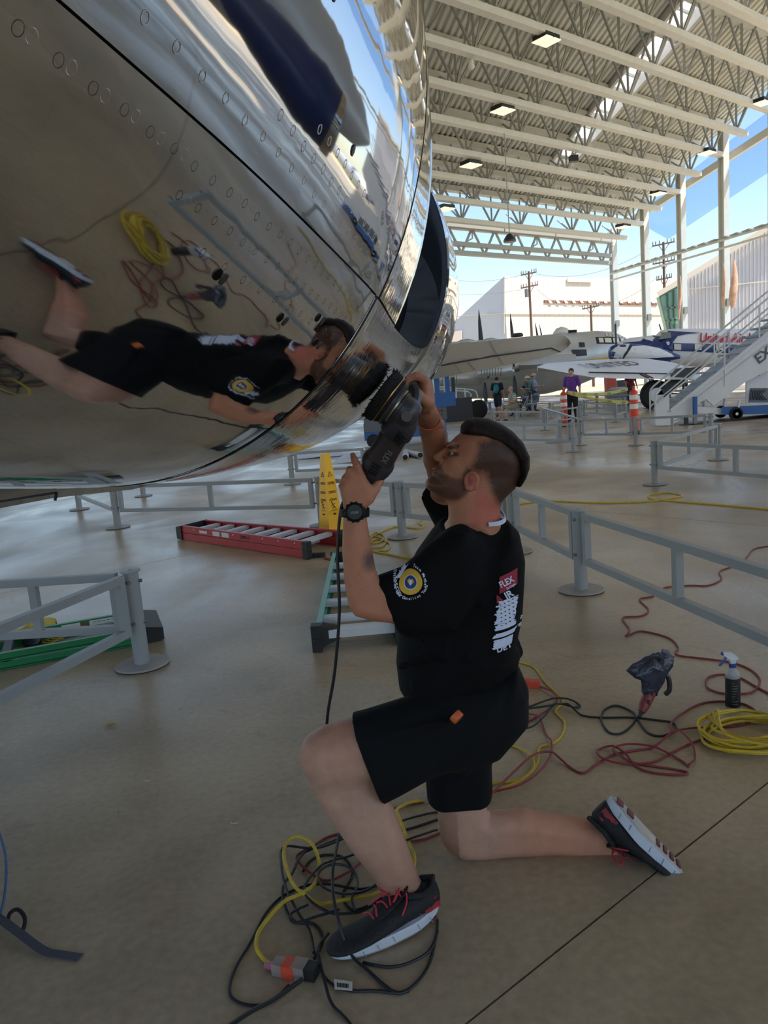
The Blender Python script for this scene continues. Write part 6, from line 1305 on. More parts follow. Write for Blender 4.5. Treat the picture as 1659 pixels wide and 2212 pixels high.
sdec([(1112, 794), (1152, 790), (1152, 797), (1114, 801)], 'yellow_stripe', AYE, btr, y3-1.7, fbo, .05, .6); sdec([(1245, 780), (1330, 770), (1330, 776), (1250, 784)], 'yellow_stripe', AYE, btr, y3-1.5, fbo, .05, .6)
fus(MB(), [(1195, 722, 3), (1202, 718, 8), (1213, 716, 10), (1224, 717, 8.5), (1234, 719, 3)], y3, 20).obj('top_turret', ABE, abm, smooth=60)
for dy in (-1.5, 1.5): MB().cyl(W(1228, 716+dy, y3-.2), W(1246, 715+dy, y3-.4), .045, n=8).obj('gun_barrel', ADK, abm)
MB().lathe(W(1117, 728, y3), [(.001, 0), (.35, 0), (.38, .12), (.3, .22), (.001, .24)], 20).obj('roof_fairing', ADK, abm)
slab(MB(), [(1118, 786), (1150, 776), (1180, 769), (1212, 765), (1244, 765)], [(1120, 789), (1150, 788), (1180, 786), (1212, 783), (1244, 779)], 44, 41, .3).obj('wing_root', ASV, abm, smooth=30)
slab(MB(), [(880, 748), (940, 742), (1000, 739), (1040, 738), (1100, 742)], [(880, 790), (940, 790), (1000, 790), (1040, 790), (1118, 790)], 44, 41, .3).obj('outer_wing', ASV, abm, smooth=30)
for x, y_ in ((1010, 738), (1062, 736)): fus(MB(), [(x-26, y_+4, 2), (x-14, y_, 4), (x, y_-1, 5.5), (x+14, y_+1, 4.5), (x+24, y_+4, 2)], 43.5, 16).obj('nacelle_top', ASV, abm, smooth=60)
for x0, x1, y_, r_, yy in ((1046, 1104, 803, 17, 38), (950, 1040, 818, 15, 39)):
    e_ = fus(MB(), [(x0-16, y_+4, r_*.5), (x0, y_+1, r_*.9), (x0+20, y_, r_), (x1-8, y_-1, r_), (x1, y_-1, r_*.82), (x1, y_-1, r_*.4)], yy, 24); eo = e_.obj('engine_nacelle', ASV, abm, smooth=60)
    ex = W(x1, y_-1, yy); fus(MB(), [(x1, y_-1, r_*.35), (x1+5, y_-1, r_*.3), (x1+10, y_-1, 1.5)], yy, 14).obj('propeller_hub', ASV, abm, smooth=60)
    for k in range(8): p = W(x0-6+k*6-40*(x0 < 1000)*0, y_, yy-1.0*(r_/17)); MB().bar(p+V(-.02, -.0, -.2), p+V(.02, 0, .2), .05, .02).obj('cooling_slot', ADK, eo, smooth=0)
    for a in (88, 268, 178, 358):
        d_ = V(.0, cos(radians(a)), sin(radians(a))); c = W(x1+5, y_-1, yy); tip = c+d_*1.35; s_ = V(.85, -.5, 0) if abs(d_.z) > .5 else V(.5, 0, .8)
        MB().loft([[c+d_*t-s_*w_+V(.05, 0, 0), c+d_*t+s_*w_-V(.02, 0, 0), c+d_*t+s_*w_+V(.02, 0, 0), c+d_*t-s_*w_+V(.09, 0, 0)] for t, w_ in ((.2, .05), (.5, .11), (.9, .13), (1.25, .1), (1.38, .02))]).obj('propeller_blade', ADK, abm, smooth=30)
for x, y0_, y1_, w_ in ((1036, 668, 736, .16), (1104, 676, 729, .12), (1158, 697, 726, .07), (1167, 700, 725, .05)):
    a, b = W(x-2, y0_, 50), W(x+3, y1_, 50); MB().loft([[p+V(-q, 0, 0), p+V(0, -.03, 0), p+V(q, 0, 0), p+V(0, .03, 0)] for p, q in ((a, .01), (a+(b-a)*.4, w_*.6), (b, w_))]).obj('upright_blade', ADK, abm, smooth=0)
# -- large wing reaching in from the left behind the cowl
wl_ = thing('aircraft_wing', 'long beige grey wing with rounded tip reaching in above the scissor lift', 'wing', V(W(1100, 770, 18).x, 18, 0))
TOPE = [(860, 757), (946, 746), (1037, 738), (1129, 728), (1170, 724.5), (1198, 722.5), (1221, 726), (1230, 734), (1233, 741)]
BOTE = [(860, 836), (946, 817), (1037, 800), (1129, 782), (1170, 773), (1198, 765), (1214, 759), (1226, 751), (1233, 742)]
P = []; 
for i, ((x1, y1_), (x2, y2_)) in enumerate(zip(TOPE, BOTE)):
    t = (x1-860)/373; Ya = 15.5+7*t; Yb = 19.5+3.6*t if i < 8 else Ya+.02
    a, b = W(x1, y1_, Ya), W(x2, y2_, Yb); R = []
    for f, u_ in ((0, 0), (.3, .22), (.7, .16), (1, 0)): R.append(a+(b-a)*f+V(0, 0, u_*(1-t*.7)*(1 if i < 8 else 0)))
    R += [a+(b-a)*.7-V(0, 0, .01), a+(b-a)*.3-V(0, 0, .01)]; P.append(R)
wmb = MB().loft(P); wlo = wmb.obj('wing_skin', ABE, wl_, smooth=40); ltr = BVHTree.FromPolygons([Vector(v) for v in wmb.v], wmb.f)
def ltube(pts, m, r, nm):
    Q = []
    for (a, b) in zip(pts[:-1], pts[1:]):
        for k in range(8):
            x = a[0]+(b[0]-a[0])*k/7; y_ = a[1]+(b[1]-a[1])*k/7; h = ltr.ray_cast(CAMP, ray(x, y_).normalized())
            if h[0]: Q.append(h[0]-ray(x, y_).normalized()*.01)
    if len(Q) > 1: MB().tube(Q, r, 5).obj(nm, m, wlo)
ltube([(880, 803), (911, 797), (1060, 770), (1191, 752), (1210, 760)], ADK, .022, 'aileron_gap')
for a, b in (((984, 789), (1000, 809)), ((1012, 783), (1028, 800)), ((925, 800), (938, 818)), ((1075, 768), (1090, 790)), ((1060, 739), (1075, 768))): ltube([a, b], mat('panel_line', (150, 146, 138), .5), .007, 'panel_line')
# ================= WHITE PASSENGER STAIRS =================
YS, YF = 20.3, 21.6; s0_ = W(1430, 915, YS); SW = mat('stairs_white', (220, 222, 226), .45, noise=(2, .04)); SB = mat('stairs_blue', (42, 92, 160), .45)
st_ = thing('boarding_stairs', 'white wheeled boarding stairs with handrails on a blue wheeled chassis', 'stairs', V(s0_.x, s0_.y, 0))
def plate(px, Y, m, nm, par=None, th=.08): return MB().prism([W(x, y, Y) for x, y in px], V(0, th, 0)).obj(nm, m, par or st_, smooth=0)
STR_ = [(1446, 887), (1660, 716), (1800, 604), (1800, 690), (1660, 800), (1612, 824), (1541, 876), (1525, 862), (1506, 874), (1483, 896), (1446, 914), (1442, 916)]
plate(STR_, YS, SW, 'stringer'); plate([(x-12, y-11) for x, y in STR_[:3]]+[(1788, 640), (1648, 750), (1440, 905)], YF, SW, 'stringer')
plate([(1416, 874), (1446, 854), (1446, 914), (1416, 916)], YS, SW, 'end_plate'); MB().prism([W(1416, 874, YS), W(1446, 854, YS), W(1446, 914, YS), W(1416, 916, YS)], V(0, .04, 0))
plate([(1416, 916), (1446, 914), (1478, 901), (1478, 906), (1446, 919), (1418, 919)], YS-.01, SW, 'bottom_flange')
MB().bar(W(1448, 888, YS-.02), W(1800, 606, YS-.02), .10, .06, up=V(0, 0, 1)).obj('stringer_edge', SW, st_, smooth=0)
MB().bar(W(1506, 858, YS-.02), W(1659, 742, YS-.02), .02, .02).obj('panel_seam', GREYV, st_, smooth=0)
for k in range(15):
    t = k/14; a = W(1450+350*t*.985, 884-280*t, YS+.1); b = V(a.x, YF, a.z); MB().box((a+b)/2+V(.1, 0, 0), (.32, 1.2, .05)).obj('tread', mat('tread_grey', (150, 154, 158), .5), st_, smooth=0)
RL = mat('rail_white_tube', (214, 216, 218), .4)
def rtube(pts, Y, nm='handrail', r=.026): MB().tube([W(x, y, Y) for x, y in pts], r, 8).obj(nm, RL, st_)
rtube([(1417, 905), (1416, 852), (1418, 846), (1424, 839), (1800, 527)], YS); rtube([(1417, 875), (1800, 563)], YS, r=.022)
rtube([(1405, 896), (1404, 848), (1406, 841), (1412, 834), (1790, 520)], YF); rtube([(1405, 878), (1790, 556)], YF, r=.022)
for x, yt, yb, Y in ((1565, 722, 835, YS), (1543, 740, 790, YS), (1575, 712, 775, YF), (1552, 724, 775, YF), (1640, 660, 730, YS)): MB().tube([W(x, yt, Y), W(x+.5, yb, Y)], .022, 8).obj('baluster', RL, st_)
MB().loft([[W(1506, 878, YS), W(1506, 878, YF), W(1506, 892, YF), W(1506, 892, YS)], [W(1560, 882, YS), W(1560, 882, YF), W(1560, 896, YF), W(1560, 896, YS)]]).obj('chassis_front', SW, st_, smooth=0)
MB().loft([[W(1559, 879, YS-.1), W(1559, 879, YF+.2), W(1559, 896, YF+.2), W(1559, 896, YS-.1)], [W(1800, 868, YS-.1), W(1800, 868, YF+.2), W(1800, 892, YF+.2), W(1800, 892, YS-.1)]]).obj('chassis_beam', SB, st_, smooth=0)
for x, y_, Y, r_ in ((1590, 908, YS-.1, 14.5), (1557, 903, YF+.1, 13), (1730, 900, YS-.1, 14.5)):
    c = W(x, y_, Y); c.z = r_/FPX*Y+.012; wo_ = MB(); q = r_/FPX*Y
    wo_.lathe(c-V(0, .05, 0), [(q*.72, 0), (q*.95, .0), (q, .03), (q, .07), (q*.95, .10), (q*.72, .10), (q*.72, 0)], 28, (0, 1, 0)); wr = wo_.obj('caster_tyre', TYR, st_)
    MB().lathe(c-V(0, .06, 0), [(.001, 0), (q*.22, 0), (q*.22, .1), (.001, .1)], 14, (0, 1, 0)).obj('hub', RL, wr)
    for k in range(5): a = 2*pi*k/5+.3; MB().bar(c, c+V(cos(a), 0, sin(a))*q*.75, .03, .025, up=(0, 1, 0)).obj('spoke', RL, wr, smooth=0)
    MB().bar(c+V(.02, 0, 0), c+V(.10, 0, .36), .06, .05).obj('caster_fork', RL, st_, smooth=0)
for x, y0_, y1_, m in ((1501, 857, 901, SB), (1482, 900, 921, ADK), (1501, 901, 922, mat('jack_grey', (130, 134, 140), .4))): a, b = W(x, y0_, YS-.12), W(x+.5, y1_, YS-.12); b.z = max(b.z, .02); MB().bar(a, b, .09, .09).obj('jack_leg', m, st_, smooth=0); 
for x in (1482, 1501): b = W(x, 921, YS-.12); MB().box(V(b.x, b.y, .012), (.3, .25, .02)).obj('jack_foot', ADK, st_, smooth=0)
plate([(1612, 798), (1640, 780), (1800, 780), (1800, 872), (1612, 874)], YS+.25, SW, 'cabinet_frame', th=.05); plate([(1622, 838), (1659, 838), (1720, 838), (1720, 868), (1618, 869)], YS+.22, mat('cabinet_dark', (112, 118, 124), .6), 'cabinet_opening', th=.02)
for k in range(6): MB().tube(spline([W(1624+k*6, 842, YS+.2), W(1620+k*5, 852, YS+.18), W(1622+k*7, 864, YS+.2)], 4), .012, 6).obj('hose', ADK, st_)
for x in (1627, 1640): MB().bar(W(x, 796, YS+.2), W(x-1, 812, YS+.2), .03, .02).obj('latch', ADK, st_, smooth=0)
mb = MB(); add_text(mb, 'EXIT', W(1639, 787, YS-.02), V(cos(.60), 0, sin(.60)), V(-sin(.60), 0, cos(.60)), 30/FPX*YS, .02); mb.obj('exit_lettering', mat('lettering_grey', (90, 92, 100), .5), st_, smooth=0)
# ================= SCISSOR LIFT AND RAILED PLATFORM =================
lc = G(880, 962); LB = mat('lift_blue', (40, 92, 156), .45, noise=(4, .08)); LG = mat('lift_grey', (92, 96, 102), .5)
lf_ = thing('scissor_lift', 'blue scissor lift with grey base standing behind the polisher', 'lift', V(lc.x, lc.y, 0))
def lbox(x0, y0_, x1, y1_, Y, dep, m, nm, par=None):
    a, b = W(x0, y0_, Y), W(x1, y1_, Y); return MB().box(((a.x+b.x)/2, Y+dep/2, (a.z+b.z)/2), (abs(b.x-a.x), dep, abs(a.z-b.z))).obj(nm, m, par or lf_, smooth=0)
YL = lc.y
ba = lbox(785, 916, 965, 938, YL, 1.1, LB, 'base_tray'); lbox(785, 900, 950, 922, YL-.02, 1.14, LG, 'side_cover'); lbox(870, 872, 966, 905, YL-.02, 1.1, LG, 'control_box')
for k in range(4): lbox(952, 885+k*9, 956, 889+k*9, YL-.05, .04, ADK, 'bolt_hole')
for x in (806, 948):
    c = W(x, 940, YL); MB().lathe(V(c.x, YL-.05, .19), [(.001, 0), (.17, 0), (.19, .03), (.19, .14), (.17, .17), (.001, .17)], 20, (0, 1, 0)).obj('lift_wheel', TYR, lf_)
lbox(936, 800, 952, 876, YL, .5, LB, 'mast'); lbox(960, 812, 974, 876, YL, .4, LB, 'mast'); lbox(975, 815, 984, 850, YL, .3, ADK, 'cylinder_cover'); lbox(930, 850, 985, 876, YL-.05, .5, LB, 'carriage')
lbox(957, 935, 968, 956, YL-.05, .3, LB, 'outrigger')
for k in range(3): MB().bar(W(850+k*8, 876, YL), W(935, 900-k*10, YL), .05, .03).obj('scissor_arm', LB, lf_, smooth=0)
pc_ = G(985, 906); pf = thing('work_platform', 'low blue wheeled platform with white guard rails left of the walking visitor', 'platform', V(pc_.x, pc_.y, 0)); YP = pc_.y
lbox(970, 876, 1030, 890, YP, 1.4, LB, 'deck', pf); lbox(1000, 868, 1022, 876, YP, .6, SB, 'battery_box', pf)
for x in (978, 990, 1018): c = W(x, 902, YP); MB().lathe(V(c.x, YP-.05, .10), [(.001, 0), (.09, 0), (.10, .02), (.10, .07), (.001, .08)], 16, (0, 1, 0)).obj('castor', TYR, pf)
for x in (978, 990, 1018): c = W(x, 893, YP); MB().bar(V(c.x, YP, .12), c, .05, .05).obj('castor_leg', LG, pf, smooth=0)
for pts in ([(940, 835), (1020, 842), (1028, 846), (1032, 856), (1030, 862)], [(940, 840), (1010, 846), (1018, 852), (1016, 860)], [(940, 860), (1012, 864)], [(985, 838), (987, 890)], [(1004, 841), (1007, 878)], [(1016, 860), (1018, 880)]): MB().tube([W(x, y_, YP) for x, y_ in pts], .03, 8).obj('guard_rail', RL, pf)
c = W(1027, 862, 34); c.z = .42; tyo = MB().lathe(c-V(0, .2, 0), [(.001, 0), (.2, 0), (.38, .04), (.42, .10), (.42, .24), (.38, .30), (.001, .32)], 26, (0.8, 1, 0)).obj('landing_wheel', TYR, loc=(c.x, c.y, 0)); tag(tyo, 'large black aircraft tyre just right of the railed platform', 'wheel')
tag(MB().box(V(W(985, 860, 33).x, 33, .5), (1.3, .5, 1.0)).obj('equipment_case', ADK, smooth=0), 'black equipment case behind the white guard rails', 'case')
# ================= BOLLARDS AND TAPE =================
BOR = mat('bollard_orange', (232, 74, 42), .45); BWH = mat('bollard_white', (236, 230, 226), .4)
def bollard(p, label):
    r = thing('bollard', label, 'bollard', p, 'orange traffic bollards')
    MB().lathe(p, [(.001, 0), (.22, 0), (.22, .03), (.12, .06), (.10, .10)], 24).obj('base', RUB, r)
    b = MB().lathe(p, [(.105, .06), (.10, .5), (.095, 1.02), (.06, 1.06), (.03, 1.07), (.03, 1.13), (.045, 1.15), (.001, 1.17)], 24).obj('tube', BOR, r)
    for z in (.62, .84): MB().lathe(p, [(.1005, z), (.101, z+.005), (.1, z+.11), (.0995, z+.115)], 24).obj('reflective_band', BWH, b)
p1, p2 = G(1220, 921), G(1371, 938)
bollard(p1, 'orange and white bollard in front of the man in the purple shirt'); bollard(p2, 'orange and white bollard right of the yellow tape')
TAPE = mat('tape_yellow', (226, 206, 84), .5); TINK = mat('tape_ink', (70, 62, 30), .6)
for i, (y0_, y1_, sag, z0, z1) in enumerate(((0, 0, .10, 1.06, 1.10), (0, 0, .16, 1.03, .78))):
    a, b = V(p1.x+.1, p1.y-.08, z0), V(p2.x-.1, p2.y+.1, z1); pts = [a+(b-a)*(k/30)-V(0, 0, sag*4*(k/30)*(1-k/30)*(1 if i == 0 else .35)) for k in range(31)]
    mb = MB(); mb.loft([[p+V(0, .012*sin(k*.8), .04), p+V(0, -.012*sin(k*.8), -.04), p+V(.0, .004-.012*sin(k*.8), -.04), p+V(0, .004+.012*sin(k*.8), .04)] for k, p in enumerate(pts)]); to = tag(mb.obj('caution_tape', TAPE, smooth=60), ['upper yellow tape stretched between the two orange bollards', 'lower yellow tape slanting down to the right orange bollard'][i], 'tape')
    mb = MB()
    for k in (3, 9, 15, 21, 27): add_text(mb, 'CAUTION', pts[k]+V(0, -.03, -.025), (pts[k+1]-pts[k]), V(0, 0, 1), .06, .02)
    mb.obj('tape_lettering', TINK, to, smooth=0)
# ================= INFORMATION STAND =================
ip = G(1212, 955); r = thing('information_stand', 'low grey information stand with a slanted plate by the barrier posts', 'sign', ip)
MB().box(ip+V(0, 0, .02), (.62, .40, .04)).obj('foot_plate', RAIL, r, smooth=0); MB().bar(ip+V(-.05, 0, .04), ip+V(-.02, 0, .52), .17, .10).obj('stem', RAIL, r, smooth=0)
pm = ip+V(-.02, 0, .60); MB().prism([pm+V(-.42, -.26, .20), pm+V(.38, -.28, -.10), pm+V(.40, .26, -.06), pm+V(-.38, .28, .24)], (0, 0, .035)).obj('reading_plate', mat('sign_slate', (120, 132, 142), .3), r, smooth=0)
# ================= PEOPLE =================
def person(p, face, label, shirt, pants, hair, H=1.76, pose='stand', shorts=False, hat=None, pack=None, sleeves=.5, skin=(196, 146, 122), vox=.0165, stripes=None, phone=False, sit_h=.45):
    r = thing('person', label, 'person', p); k = H/1.76; f = Vector((cos(face), sin(face), 0)); l = Vector((-f.y, f.x, 0)); Lw = lambda x, y, z: tuple(Vector(p)+(f*x+l*y)*k+V(0, 0, z*k))
    dz = 0; 
    if pose == 'sit': hz = sit_h+.09; hips = [(0, s*.10, hz) for s in (1, -1)]; knees = [(.44, s*.14, hz+.02) for s in (1, -1)]; ank = [(.50+.22*(s < 0), s*.14, .09) for s in (1, -1)]; lean = .10
    elif pose == 'walk': hz = .93; hips = [(0, s*.09, hz) for s in (1, -1)]; knees = [(.14, .09, .50), (-.04, -.09, .49)]; ank = [(.22, .09, .09), (-.26, -.09, .14)]; lean = .02
    else: hz = .93; hips = [(0, s*.09, hz) for s in (1, -1)]; knees = [(.01, s*.11, .50) for s in (1, -1)]; ank = [(-.02, s*.13, .09) for s in (1, -1)]; lean = 0
    sh = [(lean*1.2, s*.185, hz+.50) for s in (1, -1)]
    if pose in ('hold', 'sit'): el = [(lean+.04, s*.24, hz+.22) for s in (1, -1)]; wr_ = [(lean+.28, s*.10, hz+.22+.02) for s in (1, -1)]
    else: el = [(lean-.03, s*.25, hz+.22) for s in (1, -1)]; wr_ = [(lean+.06, s*.27, hz-.03) for s in (1, -1)]
    hd_ = (lean*1.8, 0, hz+.70); nk = (lean*1.4, 0, hz+.55)
    pts = [Lw(*q) for q in hips+knees+ank+sh+el+wr_+[hd_]]; lo = np.min(pts, 0)-.24; hi = np.max(pts, 0)+.24; lo[2] = p[2]-.04
    Bd = SDF(lo, hi, vox*.8); Sk = SDF(lo, hi, vox); Pt = SDF(lo, hi, vox); a_ = lambda q: Lw(*q)
    Bd.ell(a_(hd_), (.082*k, .078*k, .112*k), .02); Bd.ell(a_((hd_[0]+.03, 0, hd_[2]-.05)), (.058*k, .055*k, .062*k), .02); Bd.cone(a_((hd_[0]+.085, 0, hd_[2]+.01)), a_((hd_[0]+.105, 0, hd_[2]-.025)), .010, .016, .01)
    for s in (1, -1): Bd.ell(a_((hd_[0]-.005, s*.082, hd_[2]-.01)), (.018, .012, .028), .008); Bd.ell(a_((hd_[0]+.085, s*.03, hd_[2]+.012)), (.010, .010, .008), .008, op='s')
    Bd.cone(a_(nk), a_((hd_[0]-.01, 0, hd_[2]-.06)), .058*k, .052*k, .02); Bd.cone(a_((lean, 0, hz+.45)), a_((0, 0, hz)), .10*k, .10*k, .03)
    for i, s in enumerate((1, -1)):
        Bd.chain([a_(sh[i]), a_(el[i]), a_(wr_[i])], [.05*k, .042*k, .029*k], .015)
        d_ = Vector(wr_[i])-Vector(el[i]); d_.normalize(); c = Vector(wr_[i])+d_*.07; Bd.ell(a_(c), (.030, .030, .040), .015)
        for j in range(4): q = c+Vector((.018*(j-1.5), -s*.008, 0)) if abs(d_.z) > .6 else c+Vector((0, .018*(j-1.5), 0)); Bd.cone(a_(q+d_*.02), a_(q+d_*(.085-.008*abs(j-1.4))-Vector((0, s*.01, 0))), .0105, .0095, .003)
        Bd.cone(a_(c-d_*.03+Vector((.02, -s*.01, 0))), a_(c+d_*.02+Vector((.045, -s*.02, 0))), .012, .010, .006)
        Bd.chain([a_(hips[i]), a_(knees[i]), a_(((knees[i][0]*.6+ank[i][0]*.4)-.015, ank[i][1], knees[i][2]*.62+ank[i][2]*.38)), a_(ank[i])], [.085*k, .055*k, .056*k, .036*k], .015)
        Sk.cone(a_(sh[i]), a_(tuple(Vector(sh[i])+(Vector(el[i])-Vector(sh[i]))*sleeves*1.6)), .068*k, .062*k, .02)
        Pt.cone(a_(hips[i]), a_(knees[i]), .11*k, .082*k, .03)
        if not shorts: Pt.cone(a_(knees[i]), a_(ank[i]), .082*k, .066*k, .02)
    Sk.cone(a_((lean, .10, hz+.47)), a_((lean, -.10, hz+.47)), .092*k, .092*k, .03); Sk.ell(a_((lean*.8, 0, hz+.30)), (.165*k, .165*k, .25*k), .03); Sk.cone(a_((0, .05, hz+.04)), a_((0, -.05, hz+.04)), .135*k, .135*k, .04)
    Pt.cone(a_((0, .05, hz+.0)), a_((0, -.05, hz+.0)), .125*k, .125*k, .03)
    def mk(sd, nm, m, rel=1): Vn, Fn = sd.mesh(); return np_obj(Vn, Fn, nm, m, r, relax=rel)[0]
    mk(Bd, 'body', mat('skin_%d_%d' % (skin[0], skin[1]), skin, .55)); so2 = mk(Sk, 'shirt', mat('shirt_%d_%d_%d' % shirt, shirt, .85, noise=(9, .12) if not stripes else None)); mk(Pt, 'shorts' if shorts else 'trousers', mat('trousers_%d_%d_%d' % pants, pants, .85))
    for i in range(2):
        t = Vector(ank[i]); b = MB(); b.loft([[Vector(a_((t.x+x, t.y+w_*c_, z))) for c_, z in ((-1, zb), (-1, zt_*.6+zb*.4), (-.5, zt_), (.5, zt_), (1, zt_*.6+zb*.4), (1, zb))] for x, w_, zb, zt_ in [(xx, ww, max(0.002, t.z-.088), t.z-.088+hh) for xx, ww, hh in ((-.07, .03, .07), (-.03, .042, .10), (.04, .042, .09), (.12, .05, .06), (.19, .035, .04), (.21, .01, .03))]]); b.obj('shoe', ADK if not stripes else RUB, r, smooth=60)
    Hh = MB(); Hh.ball(a_((hd_[0]-.014, 0, hd_[2]+.028)), (.090*k, .086*k, .098*k), 18, 12)
    if hair: Hh.obj('hair', mat('hair_%d_%d' % (hair[0], hair[1]), hair, .9, bump=(80, .8)), r)
    if hat: c = Vector(a_((hd_[0], 0, hd_[2]+.055))); MB().lathe(c, [(.001, 0), (.165, -.02), (.170, -.014), (.100, .012), (.092, .075), (.055, .098), (.001, .10)], 24).obj('hat', mat('hat_%d' % hat[0], hat, .8), r)
    if pack:
        c = a_((lean-.20, 0, hz+.30)); m_ = mat('pack_%d_%d' % (pack[0], pack[1]), pack, .7); Kb = SDF(np.array(c)-.3, np.array(c)+.36, .016); Kb.ell(c, (.12, .15, .20), .02); Kb.ell(a_((lean-.27, 0, hz+.22)), (.08, .12, .11), .03); mk(Kb, 'backpack', m_)
        for s in (1, -1): MB().tube(spline([a_((lean-.12, s*.08, hz+.48)), a_((lean+.02, s*.11, hz+.575)), a_((lean+.135, s*.11, hz+.44)), a_((lean+.10, s*.14, hz+.22)), a_((lean-.08, s*.14, hz+.12))], 4), .016, 6).obj('shoulder_strap', m_, r)
    if stripes:
        for i in range(2):
            for t_ in (.35, .7, 1.05): c = Vector(a_(tuple(Vector(sh[i])+(Vector(el[i])-Vector(sh[i]))*sleeves*1.35*t_))); d_ = Vector(a_(el[i]))-Vector(a_(sh[i])); ringband(c, d_, .0655, .0655, .011, 'sleeve_stripe', mat('stripe_white', (222, 220, 214), .8), so2, 20)
    if phone: MB().box(Vector(a_((wr_[0][0]+.10, 0, wr_[0][2]+.02))), (.16, .10, .02), Matrix.Rotation(face, 3, 'Z')).obj('booklet', LAB, r, smooth=0)
    return r
person(tuple(G(1238, 912)), radians(-120), 'standing man in a purple polo shirt and black trousers behind the orange bollard', (104, 60, 140), (24, 24, 28), (70, 54, 46), 1.80)
person(tuple(G(1077, 901)), radians(70), 'man in black T-shirt and shorts walking away with a teal backpack', (26, 26, 30), (44, 50, 60), (60, 44, 38), 1.78, 'walk', True, pack=(28, 118, 136))
person(tuple(G(1156, 888)), radians(-20), 'man in pale blue shirt and straw hat looking at a booklet', (136, 156, 188), (60, 66, 80), (90, 80, 70), 1.80, 'hold', hat=(206, 190, 160), phone=True)
person(tuple(G(1142, 890)), radians(200), 'person in patterned teal shirt and cream hat beside the man with the booklet', (82, 116, 124), (50, 50, 56), (60, 44, 36), 1.70, 'hold', hat=(222, 208, 180), pack=(88, 98, 96))
person(tuple(G(1115, 908)), radians(195), 'seated grey-haired person in khaki vest with striped sleeves', (150, 146, 126), (156, 144, 120), (176, 164, 148), 1.72, 'sit', True, stripes=True)
person(tuple(G(1140, 895)), radians(200), 'seated dark-haired person in an olive shirt on the grey folding chair', (110, 112, 96), (70, 66, 60), (34, 28, 26), 1.66, 'sit')
person(tuple(G(1364, 876)), radians(-80), 'distant visitor in dark red top under the airliner wing', (140, 50, 66), (60, 70, 96), (60, 44, 36), 1.70)
person(tuple(G(1408, 866)), radians(-30), 'distant visitor in a bright blue shirt behind the big black wheel', (60, 110, 160), (40, 44, 54), (60, 44, 36), 1.72)
person(tuple(G(1480, 850)), radians(-70), 'distant visitor in a red shirt seen through the stair railings', (190, 44, 50), (50, 54, 60), (50, 36, 30), 1.72)
# folding chairs
CHG = mat('chair_grey', (112, 116, 122), .5)
def fchair(p, face, label):
    r = thing('folding_chair', label, 'chair', p, 'grey folding chairs'); f = Vector((cos(face), sin(face), 0)); l = Vector((-f.y, f.x, 0)); q = lambda x, y, z: Vector(p)+f*x+l*y+V(0, 0, z)
    MB().prism([q(-.2, -.24, .43), q(.24, -.24, .45), q(.24, .24, .45), q(-.2, .24, .43)], (0, 0, .03)).obj('seat', CHG, r, smooth=0)
    b = MB().prism([q(-.24, -.24, .52), q(-.24, .24, .52), q(-.34, .24, .92), q(-.34, -.24, .92)], tuple(-f*.02)).obj('backrest', CHG, r, smooth=0)
    for k in range(5):
        MB().bar(q(-.235, -.16+.08*k, .62), q(-.30, -.16+.08*k, .84), .03, .01, up=f).obj('back_slot', ADK, b, smooth=0)
    for s in (-1, 1): MB().cyl(q(-.34, s*.25, .92), q(.22, s*.25, .01), .014, n=8).obj('leg', RAIL, r); MB().cyl(q(.22, s*.23, .45), q(-.26, s*.23, .01), .014, n=8).obj('leg', RAIL, r)
    return r
fchair(G(1116, 909)+V(.08, 0, 0), radians(195), 'grey folding chair under the grey-haired seated person'); fchair(G(1143, 897)+V(.08, 0, 0), radians(200), 'grey folding chair with slotted back beside the other one')
tag(blob('plant', None, None, G(1108, 880), (.22, .22, .34), mat('plant_green', (110, 140, 70), .8, noise=(20, .3)), 16, .5, 7), 'small green potted-looking plant left of the seated visitors', 'plant')
tag(MB().box(G(1319, 858)+V(0, 0, .95), (.6, .6, 1.9)).obj('crate_stand', mat('terracotta_paint', (190, 84, 64), .7), smooth=0), 'terracotta red stand under the bomber nose', 'stand')
tag(MB().prism([G(1312, 874), G(1358, 874), G(1364, 862), G(1322, 862)], (0, 0, .7)).obj('display_case', mat('case_grey', (120, 124, 124), .5), smooth=0), 'sloping grey display box behind the yellow tape', 'display')
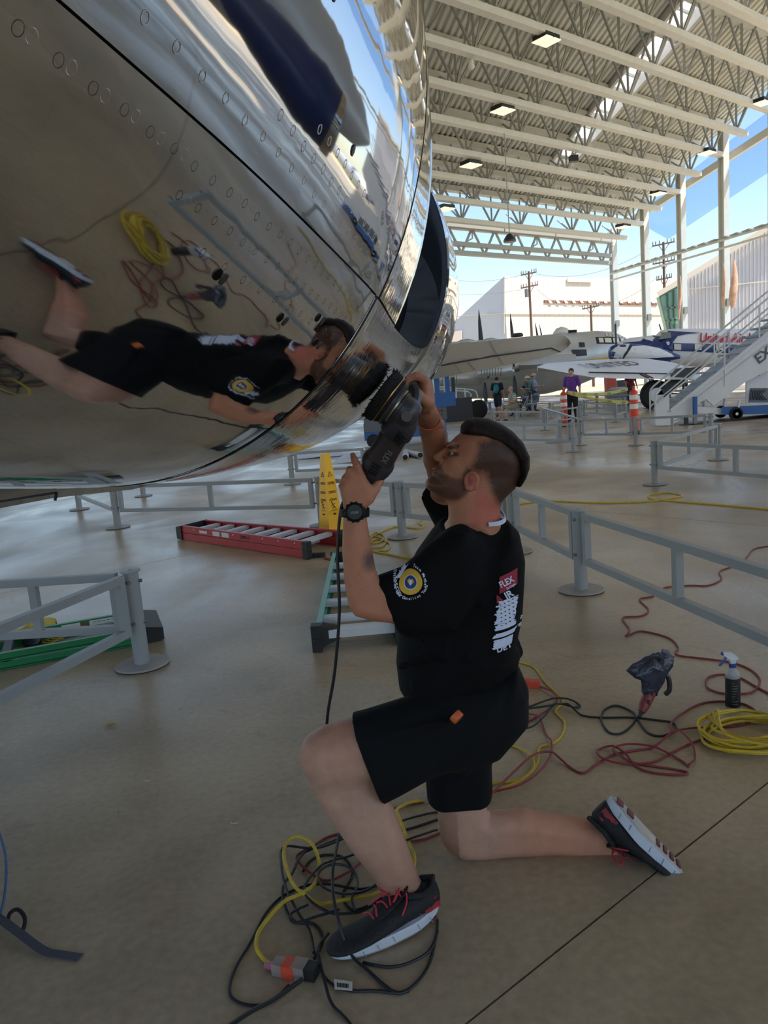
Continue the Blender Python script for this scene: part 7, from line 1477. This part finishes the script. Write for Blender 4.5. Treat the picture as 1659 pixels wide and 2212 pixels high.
tag(MB().box(G(1345, 852)+V(0, 0, .5), (.9, .6, 1.0)).obj('equipment_case', ADK, smooth=0), 'black box standing beneath the nose of the airliner', 'case')
# ================= AIRCRAFT STANDING OUT OF VIEW TO THE RIGHT (mirrored in the cowl) =================
NO, ND_ = V(6.2, 10.2, 3.1), V(.80, -.60, 0)
nb = thing('parked_jet', 'grey jet with navy engine pod, seen only mirrored in the polished cowl', 'aircraft', (12, 4, 0))
def nfus(o, st, m, nm):
    x_, z_ = V(.60, .80, 0), V(0, 0, 1); mb = MB(); mb.loft([[o+ND_*t+z_*dz+(x_*cos(2*pi*k/28)+z_*sin(2*pi*k/28))*r for k in range(28)] for t, r, dz in st]); return mb.obj(nm, m, nb, smooth=60)
nfus(NO, [(-.3, .05, -.3), (0, .5, -.25), (.8, 1.0, -.12), (2.2, 1.5, 0), (5, 1.8, 0), (16, 1.8, 0), (22, 1.1, .3), (26, .4, .8)], mat('jet_skin', (190, 192, 196), .35, .2), 'fuselage')
nfus(V(3.95, 6.3, 2.0), [(0, .40, 0), (.1, .52, 0), (.5, .58, 0), (1.1, .52, 0), (1.7, .34, 0), (1.9, .22, 0)], AB, 'engine_pod')
nfus(V(3.98, 6.28, 2.0), [(-.02, .40, 0), (.0, .54, 0), (.12, .56, 0), (.12, .40, 0)], CHR, 'pod_lip')
p0 = NO+ND_*4; MB().loft([[q+ND_*a+V(0, 0, b) for a, b in ((0, 0), (.8, .12), (2.4, 0), (.8, -.08))] for q in (p0+V(-.9, -1.2, -.5), p0+V(-4.6, -5.6, -.4))]).obj('wing', AW, nb, smooth=30)
MB().bar(V(5.2, 5.3, 2.4), V(6.6, 4.6, 2.9), .12, .4).obj('pylon', AW, nb, smooth=0)
for t in (7, 15): q = NO+ND_*t; MB().cyl(V(q.x, q.y, .4), V(q.x, q.y, 2.4), .1).obj('gear_leg', LG, nb); MB().lathe(V(q.x-.1, q.y, .42), [(.001, 0), (.3, 0), (.42, .05), (.42, .2), (.3, .25), (.001, .25)], 22, (.6, .8, 0)).obj('gear_wheel', TYR, nb)
